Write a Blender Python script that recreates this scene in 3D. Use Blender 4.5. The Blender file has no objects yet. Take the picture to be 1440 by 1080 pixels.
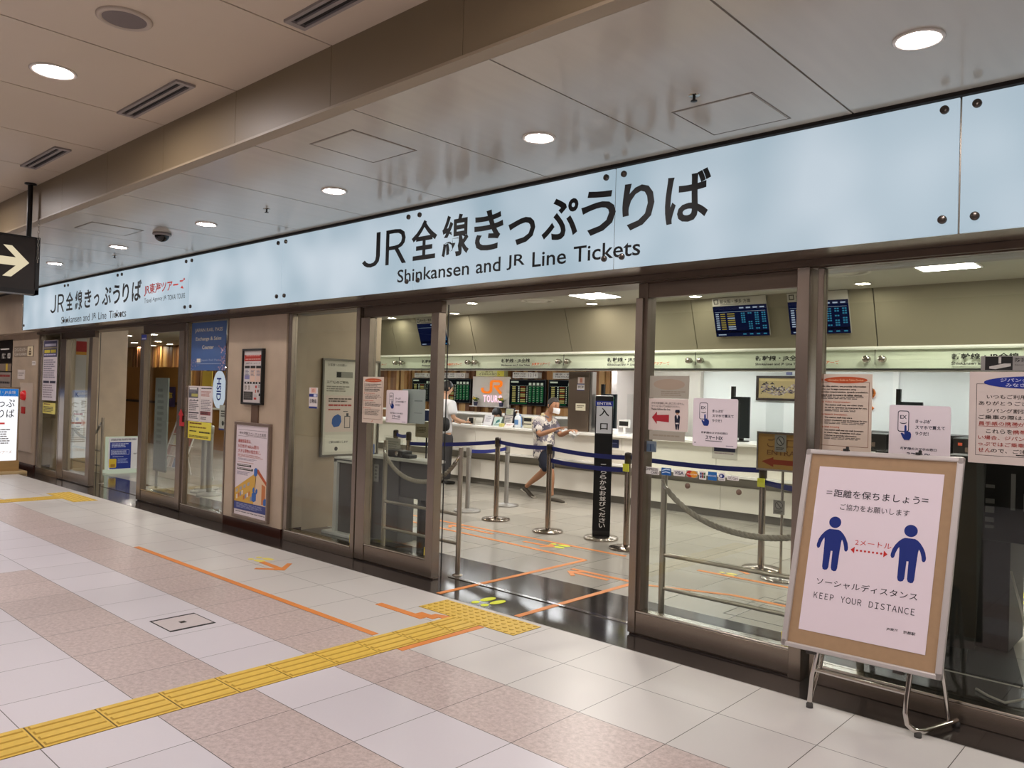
import bpy, bmesh, math, random
from mathutils import Vector, Matrix
random.seed(7)
S = bpy.context.scene
COL = S.collection
PI = math.pi

# ------------------------------------------------------------------ camera
def make_camera():
    yaw, pitch, roll = -0.739831, 0.0120521, 0.0288406
    cy, sy = math.cos(yaw), math.sin(yaw)
    f = Vector((sy*math.cos(pitch), cy*math.cos(pitch), math.sin(pitch)))
    r = Vector((cy, -sy, 0)); u = r.cross(f)
    cr, sr = math.cos(roll), math.sin(roll)
    r2 = cr*r + sr*u; u2 = -sr*r + cr*u
    cam = bpy.data.cameras.new('camera'); ob = bpy.data.objects.new('camera', cam); COL.objects.link(ob)
    m = Matrix((r2, u2, -f)).transposed().to_4x4(); m.translation = (0, 0, 1.58)
    ob.matrix_world = m
    cam.sensor_fit = 'HORIZONTAL'; cam.sensor_width = 36.0; cam.lens = 1105.846/1440*36.0
    cam.clip_start = 0.05; cam.clip_end = 200
    S.camera = ob
make_camera()

# ------------------------------------------------------------------ world, exposure
W = bpy.data.worlds.new('world'); S.world = W; W.use_nodes = True
W.node_tree.nodes['Background'].inputs[0].default_value = (0.9, 0.85, 0.8, 1)
W.node_tree.nodes['Background'].inputs[1].default_value = 0.02
S.view_settings.view_transform = 'Standard'
S.view_settings.look = 'None'
S.view_settings.gamma = 1.0
S.view_settings.use_curve_mapping = False
S.view_settings.exposure = 0.0
L_SOFFIT = 185.0      # emission of the downlight lenses under the low ceiling
L_HALL = 330.0        # high corridor ceiling
L_ROOM = 150.0        # ticket office downlights
L_PANEL = 85.0        # square ceiling panels in the office
L_MID = 330.0        # downlights in the middle of the office
L_BACK = 27.0         # strip lights behind the counter
SIGN_E = 0.70         # fascia sign glow

# ------------------------------------------------------------------ colours, materials
def lin(c):
    c /= 255.0
    return c/12.92 if c <= 0.04045 else ((c+0.055)/1.055)**2.4
def rgb(h):
    h = h.lstrip('#')
    return (lin(int(h[0:2], 16)), lin(int(h[2:4], 16)), lin(int(h[4:6], 16)), 1)
_M = {}
def M(name, col='#808080', rough=0.5, metal=0.0, emit=0.0, noise=0.0, scale=20.0, spec=0.5, bump=0.0, coat=0.0, stretch=None):
    if name in _M: return _M[name]
    m = bpy.data.materials.new(name); m.use_nodes = True
    nt = m.node_tree; b = nt.nodes['Principled BSDF']
    b.inputs['Base Color'].default_value = rgb(col)
    b.inputs['Roughness'].default_value = rough
    b.inputs['Metallic'].default_value = metal
    b.inputs['Specular IOR Level'].default_value = spec
    b.inputs['Coat Weight'].default_value = coat
    if emit > 0:
        b.inputs['Emission Color'].default_value = rgb(col); b.inputs['Emission Strength'].default_value = emit
    if noise > 0 or bump > 0:
        tc = nt.nodes.new('ShaderNodeTexCoord'); mp = nt.nodes.new('ShaderNodeMapping'); n = nt.nodes.new('ShaderNodeTexNoise')
        n.inputs['Scale'].default_value = scale; n.inputs['Detail'].default_value = 4
        if stretch: mp.inputs['Scale'].default_value = stretch
        nt.links.new(tc.outputs['Object'], mp.inputs[0]); nt.links.new(mp.outputs[0], n.inputs['Vector'])
        if noise > 0:
            hsv = nt.nodes.new('ShaderNodeHueSaturation'); hsv.inputs['Color'].default_value = rgb(col)
            mr = nt.nodes.new('ShaderNodeMapRange'); mr.inputs[1].default_value = 0.3; mr.inputs[2].default_value = 0.7
            mr.inputs[3].default_value = 1-noise; mr.inputs[4].default_value = 1+noise
            nt.links.new(n.outputs['Fac'], mr.inputs[0]); nt.links.new(mr.outputs[0], hsv.inputs['Value'])
            nt.links.new(hsv.outputs[0], b.inputs['Base Color'])
        if bump > 0:
            bp = nt.nodes.new('ShaderNodeBump'); bp.inputs['Strength'].default_value = bump; bp.inputs['Distance'].default_value = 0.01
            nt.links.new(n.outputs['Fac'], bp.inputs['Height']); nt.links.new(bp.outputs[0], b.inputs['Normal'])
    _M[name] = m
    return m
def ink(h, emit=0.0):
    return M('print_' + h.lstrip('#') + ('_lit' if emit else ''), h, 0.55, spec=0.3, emit=emit)
def glow(name, col, strength):
    if name in _M: return _M[name]
    m = bpy.data.materials.new(name); m.use_nodes = True
    nt = m.node_tree; nt.nodes.clear()
    e = nt.nodes.new('ShaderNodeEmission'); o = nt.nodes.new('ShaderNodeOutputMaterial')
    e.inputs[0].default_value = rgb(col); e.inputs[1].default_value = strength
    nt.links.new(e.outputs[0], o.inputs[0]); _M[name] = m
    return m
def glass_mat(name, tint, f0=0.045, rough=0.0, haze=0.0):
    """thin architectural pane: clear transmission with an angle dependent mirror reflection"""
    m = bpy.data.materials.new(name); m.use_nodes = True
    nt = m.node_tree; nt.nodes.clear(); N = nt.nodes.new; K = nt.links.new
    o = N('ShaderNodeOutputMaterial'); mix = N('ShaderNodeMixShader'); tr = N('ShaderNodeBsdfTransparent'); gl = N('ShaderNodeBsdfGlossy')
    tr.inputs[0].default_value = (*tint, 1); gl.inputs['Roughness'].default_value = rough; gl.inputs[0].default_value = (0.95, 0.97, 0.95, 1)
    g = N('ShaderNodeNewGeometry'); d = N('ShaderNodeVectorMath'); d.operation = 'DOT_PRODUCT'
    K(g.outputs['Normal'], d.inputs[0]); K(g.outputs['Incoming'], d.inputs[1])
    a = N('ShaderNodeMath'); a.operation = 'ABSOLUTE'; K(d.outputs['Value'], a.inputs[0])
    s = N('ShaderNodeMath'); s.operation = 'SUBTRACT'; s.inputs[0].default_value = 1; K(a.outputs[0], s.inputs[1])
    p = N('ShaderNodeMath'); p.operation = 'POWER'; p.inputs[1].default_value = 5; K(s.outputs[0], p.inputs[0])
    q = N('ShaderNodeMath'); q.operation = 'MULTIPLY_ADD'; q.inputs[1].default_value = 1-f0; q.inputs[2].default_value = f0; K(p.outputs[0], q.inputs[0])
    K(q.outputs[0], mix.inputs[0]); K(tr.outputs[0], mix.inputs[1]); K(gl.outputs[0], mix.inputs[2]); K(mix.outputs[0], o.inputs[0])
    _M[name] = m
    return m
GLASS = glass_mat('clear_glass', (0.935, 0.96, 0.93), f0=0.032)
ACRYL = glass_mat('clear_acrylic', (0.96, 0.97, 0.97))
GREENGLASS = glass_mat('greenish_glass', (0.965, 0.985, 0.955), f0=0.05)

STEEL = M('brushed_bronze_steel', '#93867a', 0.27, 0.78, noise=0.06, scale=6, stretch=(60, 60, 0.6))
STEELD = M('dark_bronze_steel', '#6a5c50', 0.36, 0.6, noise=0.05, scale=6, stretch=(0.6, 60, 60))
STEELG = M('brushed_grey_steel', '#a8a5a0', 0.28, 0.95, noise=0.05, scale=6, stretch=(60, 60, 0.6))
CHROME = M('chrome', '#d6d4d2', 0.10, 1.0)
CHROMED = M('worn_chrome', '#b9b2a8', 0.2, 1.0)
ALU = M('pale_aluminium', '#cfc9c6', 0.38, 0.55)
BLACK = M('black_plastic', '#141414', 0.4)
BLACKM = M('black_matt', '#0c0b0b', 0.65)
WHITEP = M('white_plastic', '#e6e4e2', 0.4)
RUBBER = M('grey_rubber', '#4a4846', 0.8)

# ------------------------------------------------------------------ mesh builder
class MB:
    def __init__(s): s.v = []; s.f = []; s.m = []; s.sm = []
    def add(s, vs, fs, m=0, smooth=False):
        n = len(s.v); s.v += [tuple(p) for p in vs]
        for f in fs: s.f.append([i+n for i in f]); s.m.append(m); s.sm.append(smooth)
        return s
    def box(s, x0, x1, y0, y1, z0, z1, m=0):
        if x0 > x1: x0, x1 = x1, x0
        if y0 > y1: y0, y1 = y1, y0
        if z0 > z1: z0, z1 = z1, z0
        v = [(x0,y0,z0),(x1,y0,z0),(x1,y1,z0),(x0,y1,z0),(x0,y0,z1),(x1,y0,z1),(x1,y1,z1),(x0,y1,z1)]
        return s.add(v, [(3,2,1,0),(4,5,6,7),(0,1,5,4),(1,2,6,5),(2,3,7,6),(3,0,4,7)], m)
    def obox(s, c, ax, ay, az, m=0):
        """oriented box: centre and three half-axis vectors"""
        c, ax, ay, az = Vector(c), Vector(ax), Vector(ay), Vector(az)
        v = [c+i*ax+j*ay+k*az for k in (-1,1) for (i,j) in ((-1,-1),(1,-1),(1,1),(-1,1))]
        fs = [(3,2,1,0),(4,5,6,7),(0,1,5,4),(1,2,6,5),(2,3,7,6),(3,0,4,7)]
        if ax.cross(ay).dot(az) < 0: fs = [f[::-1] for f in fs]
        return s.add(v, fs, m)
    def tube(s, pts, r, seg=12, m=0, caps=True, closed=False, smooth=True):
        pts = [Vector(p) for p in pts]; n = len(pts)
        rs = r if isinstance(r, (list, tuple)) else [r]*n
        t0 = (pts[1]-pts[0]).normalized()
        ref = Vector((0,0,1)) if abs(t0.z) < 0.9 else Vector((1,0,0))
        nrm = t0.cross(ref).normalized(); vs = []
        for i, p in enumerate(pts):
            if closed: t = (pts[(i+1)%n]-pts[i-1]).normalized()
            elif i == 0: t = t0
            elif i == n-1: t = (pts[i]-pts[i-1]).normalized()
            else: t = ((pts[i+1]-pts[i]).normalized()+(pts[i]-pts[i-1]).normalized()).normalized()
            nrm = (nrm - t*nrm.dot(t)).normalized(); b = t.cross(nrm)
            for k in range(seg):
                a = 2*PI*k/seg; vs.append(p+rs[i]*(math.cos(a)*nrm+math.sin(a)*b))
        fs = []
        for i in range(n if closed else n-1):
            j = (i+1) % n
            for k in range(seg):
                l = (k+1) % seg; fs.append((i*seg+k, i*seg+l, j*seg+l, j*seg+k))
        s.add(vs, fs, m, smooth)
        if caps and not closed:
            s.add(vs[:seg], [tuple(range(seg))[::-1]], m); s.add(vs[-seg:], [tuple(range(seg))], m)
        return s
    def cyl(s, p0, p1, r, seg=20, m=0): return s.tube([p0, p1], r, seg, m)
    def lathe(s, prof, c=(0,0,0), seg=24, m=0, smooth=True, axis='z'):
        vs = []; c = Vector(c)
        for (r, h) in prof:
            for k in range(seg):
                a = 2*PI*k/seg
                if axis == 'z': vs.append(c+Vector((r*math.cos(a), r*math.sin(a), h)))
                else: vs.append(c+Vector((r*math.cos(a), h, r*math.sin(a))))
        fs = []
        for i in range(len(prof)-1):
            for k in range(seg):
                l = (k+1) % seg; f = (i*seg+k, i*seg+l, (i+1)*seg+l, (i+1)*seg+k)
                fs.append(f if axis == 'z' else f[::-1])
        return s.add(vs, fs, m, smooth)
    def ell(s, c, rx, ry, rz, seg=18, rings=12, m=0):
        prof = [(math.sin(PI*i/rings), -math.cos(PI*i/rings)) for i in range(rings+1)]
        vs = [(c[0]+rx*r*math.cos(2*PI*k/seg), c[1]+ry*r*math.sin(2*PI*k/seg), c[2]+rz*h) for r, h in prof for k in range(seg)]
        fs = [(i*seg+k, i*seg+(k+1)%seg, (i+1)*seg+(k+1)%seg, (i+1)*seg+k) for i in range(rings) for k in range(seg)]
        return s.add(vs, fs, m, True)
    def prism(s, poly, y0, y1, m=0):
        """polygon of (x, z) points extruded along Y"""
        n = len(poly); a = sum(poly[i][0]*poly[(i+1)%n][1]-poly[(i+1)%n][0]*poly[i][1] for i in range(n))
        if a < 0: poly = poly[::-1]
        vs = [(x, y0, z) for x, z in poly]+[(x, y1, z) for x, z in poly]
        fs = [tuple(range(n)), tuple(range(2*n-1, n-1, -1))]+[((i+1)%n, i, i+n, (i+1)%n+n) for i in range(n)]
        return s.add(vs, fs, m)
    def slab(s, poly, z0, z1, m=0):
        """polygon of (x, y) points extruded along Z"""
        n = len(poly); a = sum(poly[i][0]*poly[(i+1)%n][1]-poly[(i+1)%n][0]*poly[i][1] for i in range(n))
        if a < 0: poly = poly[::-1]
        vs = [(x, y, z0) for x, y in poly]+[(x, y, z1) for x, y in poly]
        fs = [tuple(range(n))[::-1], tuple(range(n, 2*n))]+[(i, (i+1)%n, (i+1)%n+n, i+n) for i in range(n)]
        return s.add(vs, fs, m)
    def build(s, name, mats, parent=None, bevel=0.0, origin=None, local=False):
        if not isinstance(mats, (list, tuple)): mats = [mats]
        me = bpy.data.meshes.new(name)
        if origin is None:
            if parent is not None and not local: origin = parent.get('_o', (0,0,0)); origin = Vector(origin)
            elif parent is not None or local: origin = Vector((0,0,0))
            else:
                xs, ys, zs = zip(*s.v); origin = Vector(((min(xs)+max(xs))/2, (min(ys)+max(ys))/2, min(zs)))
        else: origin = Vector(origin)
        me.from_pydata([tuple(Vector(p)-origin) for p in s.v], [], s.f)
        for m in mats: me.materials.append(m)
        me.polygons.foreach_set('material_index', s.m); me.polygons.foreach_set('use_smooth', s.sm)
        me.update()
        o = bpy.data.objects.new(name, me); COL.objects.link(o)
        if parent is not None: o.parent = parent
        elif not local: o.location = origin
        o['_o'] = tuple(origin)
        if bevel > 0:
            b = o.modifiers.new('bevel', 'BEVEL'); b.width = bevel; b.segments = 2; b.limit_method = 'ANGLE'; b.angle_limit = 0.9
        return o
def tag(o, label=None, cat=None, group=None, kind=None):
    if label: o['label'] = label
    if cat: o['category'] = cat
    if group: o['group'] = group
    if kind: o['kind'] = kind
    return o
def empty(name, loc, rz=0.0, world=True):
    o = bpy.data.objects.new(name, None); COL.objects.link(o); o.location = loc; o.rotation_euler = (0,0,rz)
    o.empty_display_size = 0.1
    o['_o'] = tuple(loc) if world else (0.0,0.0,0.0)
    return o
def struct(o): o['kind'] = 'structure'; return o
def copy_thing(root, loc, label=None, rz=None):
    r = root.copy(); COL.objects.link(r); r.location = loc
    if rz is not None: r.rotation_euler = (0,0,rz)
    if label: r['label'] = label
    for ch in list(root.children):
        c = ch.copy(); COL.objects.link(c); c.parent = r
        for g in list(ch.children):
            d = g.copy(); COL.objects.link(d); d.parent = c
    return r

# ------------------------------------------------------------------ lettering
_T = {}
def glyphs(txt, bold=0.0):
    key = (txt, bold)
    if key in _T: return _T[key]
    cu = bpy.data.curves.new('t', 'FONT'); cu.body = txt; cu.size = 1.0; cu.resolution_u = 3; cu.offset = bold
    ob = bpy.data.objects.new('t', cu); COL.objects.link(ob)
    dg = bpy.context.evaluated_depsgraph_get(); ev = ob.evaluated_get(dg)
    me = ev.to_mesh()
    vs = [(v.co.x, v.co.y) for v in me.vertices]; fs = [list(p.vertices) for p in me.polygons]
    fs = [f if (vs[f[1]][0]-vs[f[0]][0])*(vs[f[2]][1]-vs[f[0]][1])-(vs[f[1]][1]-vs[f[0]][1])*(vs[f[2]][0]-vs[f[0]][0]) >= 0 else f[::-1] for f in fs]
    ev.to_mesh_clear(); COL.objects.unlink(ob); bpy.data.objects.remove(ob); bpy.data.curves.remove(cu)
    if not vs: vs = [(0,0),(0.01,0),(0,0.01)]; fs = [[0,1,2]]
    xs = [p[0] for p in vs]; ys = [p[1] for p in vs]
    _T[key] = (vs, fs, (min(xs), max(xs), min(ys), max(ys)))
    return _T[key]

class Sheet:
    """flat printed sheet: origin O (lower left), U across, V up, N out of the printed side"""
    def __init__(s, O, U, V, N=None, thick=0.003, paper='#e6dcda', radius=0.0):
        s.O, s.U, s.V = Vector(O), Vector(U), Vector(V); s.N = Vector(N) if N else s.U.cross(s.V).normalized()
        s.w, s.h = s.U.length, s.V.length; s.mb = MB(); s.mats = []; s.idx = {}; s.lay = 0
        p = s._mi(paper)
        poly = s._round(0, 1, 0, 1, radius)
        n = len(poly); vs = [s.P(u, v, 0) for u, v in poly]+[s.P(u, v, -thick) for u, v in poly]
        s.mb.add(vs, [tuple(range(n)), tuple(range(2*n-1, n-1, -1))]+[((i+1)%n, i, i+n, (i+1)%n+n) for i in range(n)], p)
    def _mi(s, c):
        m = c if isinstance(c, bpy.types.Material) else ink(c)
        if m.name not in s.idx: s.idx[m.name] = len(s.mats); s.mats.append(m)
        return s.idx[m.name]
    def P(s, u, v, d): return s.O+u*s.U+v*s.V+d*s.N
    def _d(s, lay):
        return 0.0006*lay
    def _round(s, u0, u1, v0, v1, r):
        if r <= 0: return [(u0,v0),(u1,v0),(u1,v1),(u0,v1)]
        ru, rv = r/s.w, r/s.h; out = []
        for cu_, cv_, a0 in ((u1-ru, v0+rv, -PI/2), (u1-ru, v1-rv, 0), (u0+ru, v1-rv, PI/2), (u0+ru, v0+rv, PI)):
            for k in range(6):
                a = a0+k*PI/10; out.append((cu_+ru*math.cos(a), cv_+rv*math.sin(a)))
        return out
    def poly(s, pts, c, lay=1):
        s.mb.add([s.P(u, v, s._d(lay)) for u, v in pts], [tuple(range(len(pts)))], s._mi(c)); return s
    def rect(s, u0, u1, v0, v1, c, lay=1, r=0.0): return s.poly(s._round(u0, u1, v0, v1, r), c, lay)
    def ring(s, u0, u1, v0, v1, t, c, lay=1):
        tu, tv = t/s.w, t/s.h
        s.rect(u0, u1, v0, v0+tv, c, lay); s.rect(u0, u1, v1-tv, v1, c, lay); s.rect(u0, u0+tu, v0+tv, v1-tv, c, lay); s.rect(u1-tu, u1, v0+tv, v1-tv, c, lay)
        return s
    def disc(s, u, v, ru, rv, c, lay=1, n=28):
        return s.poly([(u+ru*math.cos(2*PI*k/n), v+rv*math.sin(2*PI*k/n)) for k in range(n)], c, lay)
    def text(s, t, u0, v0, u1, v1, c, lay=2, bold=0.0, fit='box', vertical=False):
        """fit='box' stretches to the rectangle, 'h' keeps proportion from the height (left aligned), 'c' the same centred"""
        vs, fs, (a0, a1, b0, b1) = glyphs(t, bold)
        if fit == 'box': sx, sy, ou = (u1-u0)/(a1-a0), (v1-v0)/(b1-b0), u0
        else:
            sy = (v1-v0)/(b1-b0); sx = sy*s.h/s.w; wid = sx*(a1-a0)
            if wid > (u1-u0): sx *= (u1-u0)/wid; wid = u1-u0
            ou = u0 if fit == 'h' else (u0+u1-wid)/2
        d = s._d(lay)
        s.mb.add([s.P(ou+(x-a0)*sx, v0+(y-b0)*sy, d) for x, y in vs], fs, s._mi(c)); return s
    def lines(s, u0, u1, v0, v1, n, c, fill=0.55, lay=1, ragged=0.3, seed=1):
        """rows of fine print too small to read"""
        rn = random.Random(seed); dv = (v1-v0)/n
        for i in range(n):
            y1 = v1-i*dv; y0 = y1-dv*fill; u = u0; ue = u1-(u1-u0)*ragged*rn.random()
            while u < ue:
                w = min((u1-u0)*(0.05+0.16*rn.random()), ue-u); s.rect(u, u+w, y0, y1, c, lay); u += w+(u1-u0)*0.018
        return s
    def build(s, name, parent=None): return s.mb.build(name, s.mats, parent)
def wall_sheet(x0, x1, z0, z1, y, **k):
    """sheet in an XZ plane facing the corridor (-Y)"""
    return Sheet((x0, y, z0), (x1-x0, 0, 0), (0, 0, z1-z0), **k)

# ================================================================== SETTING
def tile_material(name, px, py, ox, oy, cols, joint='#3a3532', jw=0.004, rough=0.3, pink=None, speck=0.10, speck_scale=70, rvar=0.25, vary=0.03, spec=0.5):
    """stone tiles laid on a world grid; pink = (row numbers, first x) of the speckled rows"""
    m = bpy.data.materials.new(name); m.use_nodes = True; nt = m.node_tree; N = nt.nodes.new; K = nt.links.new
    b = nt.nodes['Principled BSDF']; b.inputs['Roughness'].default_value = rough; b.inputs['Specular IOR Level'].default_value = spec
    tc = N('ShaderNodeTexCoord'); sp = N('ShaderNodeSeparateXYZ'); K(tc.outputs['Object'], sp.inputs[0])
    def mth(op, a, c=None, d=None):
        n = N('ShaderNodeMath'); n.operation = op
        for i, x in enumerate((a, c, d)):
            if x is None: continue
            if isinstance(x, (int, float)): n.inputs[i].default_value = x
            else: K(x, n.inputs[i])
        return n.outputs[0]
    fx = mth('DIVIDE', mth('SUBTRACT', sp.outputs[0], ox), px); fy = mth('DIVIDE', mth('SUBTRACT', sp.outputs[1], oy), py)
    ix, iy = mth('FLOOR', fx), mth('FLOOR', fy)
    dx = mth('MULTIPLY', mth('ABSOLUTE', mth('SUBTRACT', fx, mth('ROUND', fx))), px)
    dy = mth('MULTIPLY', mth('ABSOLUTE', mth('SUBTRACT', fy, mth('ROUND', fy))), py)
    edge = mth('LESS_THAN', mth('MINIMUM', dx, dy), jw/2)
    cmb = N('ShaderNodeCombineXYZ'); K(ix, cmb.inputs[0]); K(iy, cmb.inputs[1])
    wn = N('ShaderNodeTexWhiteNoise'); wn.noise_dimensions = '3D'; K(cmb.outputs[0], wn.inputs['Vector'])
    base = N('ShaderNodeMix'); base.data_type = 'RGBA'; base.inputs[6].default_value = rgb(cols[0]); base.inputs[7].default_value = rgb(cols[1])
    if pink:
        far = mth('GREATER_THAN', iy, 5.5); K(far, base.inputs[0])
    else: K(wn.outputs['Value'], base.inputs[0])
    out = base.outputs[2]
    n1 = N('ShaderNodeTexNoise'); n1.inputs['Scale'].default_value = speck_scale; n1.inputs['Detail'].default_value = 5; n1.inputs['Roughness'].default_value = 0.7
    K(tc.outputs['Object'], n1.inputs['Vector'])
    n2 = N('ShaderNodeTexNoise'); n2.inputs['Scale'].default_value = 2.2; n2.inputs['Detail'].default_value = 4; K(tc.outputs['Object'], n2.inputs['Vector'])
    if pink:
        isp = mth('MINIMUM', 1.0, mth('ADD', mth('COMPARE', iy, 5.0, 0.1), mth('MULTIPLY', mth('COMPARE', iy, 3.0, 0.1), mth('GREATER_THAN', sp.outputs[0], pink))))
        pk = N('ShaderNodeValToRGB'); pk.color_ramp.elements[0].position = 0.36; pk.color_ramp.elements[1].position = 0.62
        pk.color_ramp.elements[0].color = rgb(cols[2]); pk.color_ramp.elements[1].color = rgb(cols[3])
        n3 = N('ShaderNodeTexNoise'); n3.inputs['Scale'].default_value = 38; n3.inputs['Detail'].default_value = 6; n3.inputs['Roughness'].default_value = 0.75
        K(tc.outputs['Object'], n3.inputs['Vector']); K(n3.outputs['Fac'], pk.inputs[0])
        mp = N('ShaderNodeMix'); mp.data_type = 'RGBA'; K(isp, mp.inputs[0]); K(out, mp.inputs[6]); K(pk.outputs[0], mp.inputs[7]); out = mp.outputs[2]
    val = mth('ADD', mth('MULTIPLY_ADD', wn.outputs['Value'], vary*2, 1-vary-speck*0.5-0.03), mth('ADD', mth('MULTIPLY', n1.outputs['Fac'], speck), mth('MULTIPLY', n2.outputs['Fac'], 0.06)))
    hs = N('ShaderNodeHueSaturation'); K(out, hs.inputs['Color']); K(val, hs.inputs['Value'])
    me = N('ShaderNodeMix'); me.data_type = 'RGBA'; K(edge, me.inputs[0]); K(hs.outputs[0], me.inputs[6]); me.inputs[7].default_value = rgb(joint)
    K(me.outputs[2], b.inputs['Base Color'])
    rr = mth('MULTIPLY_ADD', n2.outputs['Fac'], rvar, rough-rvar*0.4); K(rr, b.inputs['Roughness'])
    return m

def zslab(x0, x1, y0, y1, z0, z1, name, mat, **k):
    return struct(MB().box(x0, x1, y0, y1, z0, z1).build(name, mat, origin=(0,0,0), **k))

F_HALL = tile_material('hall_floor_tiles', 0.4975, 0.5, -2.38, 0.17, ('#d4d0d6', '#cfccc9', '#ae9e99', '#cfbfbb'), pink=-7.36, rvar=0.08, rough=0.34, speck=0.05)
F_DARK = tile_material('dark_granite_band', 0.6, 0.5425, -2.05, 4.175, ('#2f2b29', '#37322f'), joint='#151312', rough=0.11, speck=0.5, speck_scale=240, vary=0.05, rvar=0.06)
F_ROOM = tile_material('office_granite', 0.6, 0.6, -2.05, 5.26, ('#a5a198', '#aca89e'), joint='#55514b', rough=0.22, speck=0.4, speck_scale=260, vary=0.05, rvar=0.08, jw=0.006)
CEIL_HI = M('taupe_ceiling_panel', '#c6b7a2', 0.34, 0.0, noise=0.02, scale=1.5, spec=0.45)
CEIL_LO = M('pale_grey_ceiling_panel', '#b9b2a6', 0.18, 0.0, noise=0.025, scale=2, spec=0.7, stretch=(6, 0.6, 1))
BEAM = M('taupe_beam_panel', '#7c6d54', 0.45, noise=0.02, scale=2)
GAP = M('dark_joint', '#1a1613', 0.9)
STONE = M('beige_stone', '#b4a28c', 0.32, noise=0.09, scale=3.2, spec=0.5)
STONED = M('red_brown_granite', '#3a1d15', 0.2, noise=0.2, scale=60)
ROOMC = M('office_ceiling', '#9c988a', 0.6)
ROOMW = M('office_wall', '#c6bda9', 0.45, noise=0.03, scale=2)
BULK = M('bulkhead_panel', '#807a66', 0.45)
WHITEW = M('white_partition', '#e9ebec', 0.5)
WOODS = None

def floor():
    zslab(-36, 9, -5.5, 4.175, -0.08, 0, 'floor', F_HALL)
    zslab(-36, 9, 4.175, 5.26, -0.08, 0, 'floor', F_DARK)
    zslab(-36, 9, 5.26, 13.2, -0.08, 0, 'floor', F_ROOM)
floor()

def ceilings():
    hi, lo = MB(), MB()
    x = -36.51
    while x < 9:
        hi.box(x+0.006, x+0.994, -5.5, 2.365, 3.38, 3.42); x += 1.0
    hi.box(-36.5, 9.4, -5.5, 2.365, 3.421, 3.5, 1)
    struct(hi.build('ceiling', [CEIL_HI, GAP], origin=(0,0,0)))
    x = -36.43
    while x < 9:
        lo.box(x+0.005, x+0.995, 2.455, 4.075, 3.05, 3.09); x += 1.0
    lo.box(-36.5, 9.5, 2.40, 4.35, 3.091, 3.2, 1)
    struct(lo.build('ceiling', [CEIL_LO, GAP], origin=(0,0,0)))
    bm = MB(); x = -36.51
    while x < 9:
        bm.box(x+0.0015, x+0.9985, 2.365, 2.40, 3.057, 3.50); x += 1.0
    bm.box(-36.5, 9.4, 2.36, 2.44, 3.042, 3.056, 1)
    bm.box(-36.5, 9.4, 2.38, 2.42, 3.06, 3.5, 2)
    struct(bm.build('trim_1', [BEAM, M('taupe_beam_lip', '#998a74', 0.45), GAP], origin=(0,0,0)))
    r = MB(); r.box(-36.5, 9.4, 4.70, 9.24, 2.88, 2.96); r.box(-36.5, -15.7, 9.24, 13.2, 2.88, 2.96)
    struct(r.build('ceiling', ROOMC, origin=(0,0,0)))
    b = MB(); b.box(-15.7, 9.4, 9.50, 13.2, 2.06, 2.14)
    struct(b.build('ceiling', M('staff_area_ceiling', '#ece9e2', 0.6), origin=(0,0,0)))
ceilings()

def shell():
    zslab(-36.6, 9.5, -5.7, -5.5, 0, 3.5, 'wall_front', M('far_hall_wall', '#3c342d', 0.4, noise=0.05, scale=2))
    zslab(9, 9.2, -5.5, 13.2, 0, 3.5, 'wall_right', M('end_wall', '#9a8a78', 0.5))
    zslab(-36.7, -36.5, -5.5, 13.2, 0, 3.5, 'wall_left', M('end_wall', '#9a8a78', 0.5))
    zslab(-36.5, 9.3, 13.2, 13.4, 0, 3.5, 'wall_back', M('rear_wall', '#a97f4c', 0.5, noise=0.1, scale=4, stretch=(8, 8, 0.5)))
    # beam over the doors, behind the fascia
    h = MB(); h.box(-36.4, 9.3, 4.46, 4.72, 2.345, 3.2)
    struct(h.build('trim_2', STEELD, origin=(0,0,0)))
    h = MB(); h.box(-15.05, 9.3, 4.425, 4.46, 2.352, 2.39)
    struct(h.build('trim_3', STEELD, origin=(0,0,0)))
    # stone blocks between the shopfronts
    p = MB(); p.box(-8.475, -7.26, 4.455, 4.70, 0.10, 2.345); p.box(-8.40, -7.60, 4.70, 5.95, 0.0, 2.879)
    p.box(-8.475, -7.26, 4.45, 4.70, 0.0, 0.10, 1)
    struct(p.build('wall_pillar', [STONE, STONED], origin=(0,0,0)))
    p = MB(); p.box(-19.0, -15.06, 4.455, 4.70, 0.12, 2.39); p.box(-19.0, -14.72, 4.70, 5.80, 0.0, 2.879); p.box(-19, -15.06, 4.45, 4.7, 0, 0.12, 1)
    p.box(-36, -14.70, 4.30, 4.455, 2.39, 3.09)
    struct(p.build('wall_end', [STONE, STONED], origin=(0,0,0)))
shell()

def bulkhead():
    b = MB(); x = -36.0
    n = Vector((0, 0.65, 0.22)).normalized()
    edges = [-15.7, -13.6, -11.5, -9.43, -7.38, -5.26, -2.97, -0.85, 1.3, 3.4, 5.5, 9.3]
    for a, c in zip(edges, edges[1:]):
        a2, c2 = a+0.006, c-0.006
        v = [(a2, 9.2, 2.885), (c2, 9.2, 2.885), (c2, 9.42, 2.236), (a2, 9.42, 2.236)]
        back = [(p[0], p[1]+0.06, p[2]+0.02) for p in v]
        b.add(v+back, [(3,2,1,0), (4,5,6,7), (0,1,5,4), (1,2,6,5), (2,3,7,6), (3,0,4,7)])
    b.add([(-15.7, 9.26, 2.92), (9.4, 9.26, 2.92), (9.4, 9.48, 2.2), (-15.7, 9.48, 2.2)], [(3,2,1,0)], 1)
    b.box(-15.7, 9.4, 9.40, 9.47, 2.20, 2.236, 2); b.box(-15.7, 9.4, 9.46, 9.50, 1.985, 2.20, 2); b.box(-15.8, -15.7, 9.24, 12.0, 2.06, 2.88, 3)
    struct(b.build('wall_bulkhead', [BULK, GAP, M('pale_green_backing', '#eceee2', 0.5), ROOMW], origin=(0,0,0)))
bulkhead()

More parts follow.
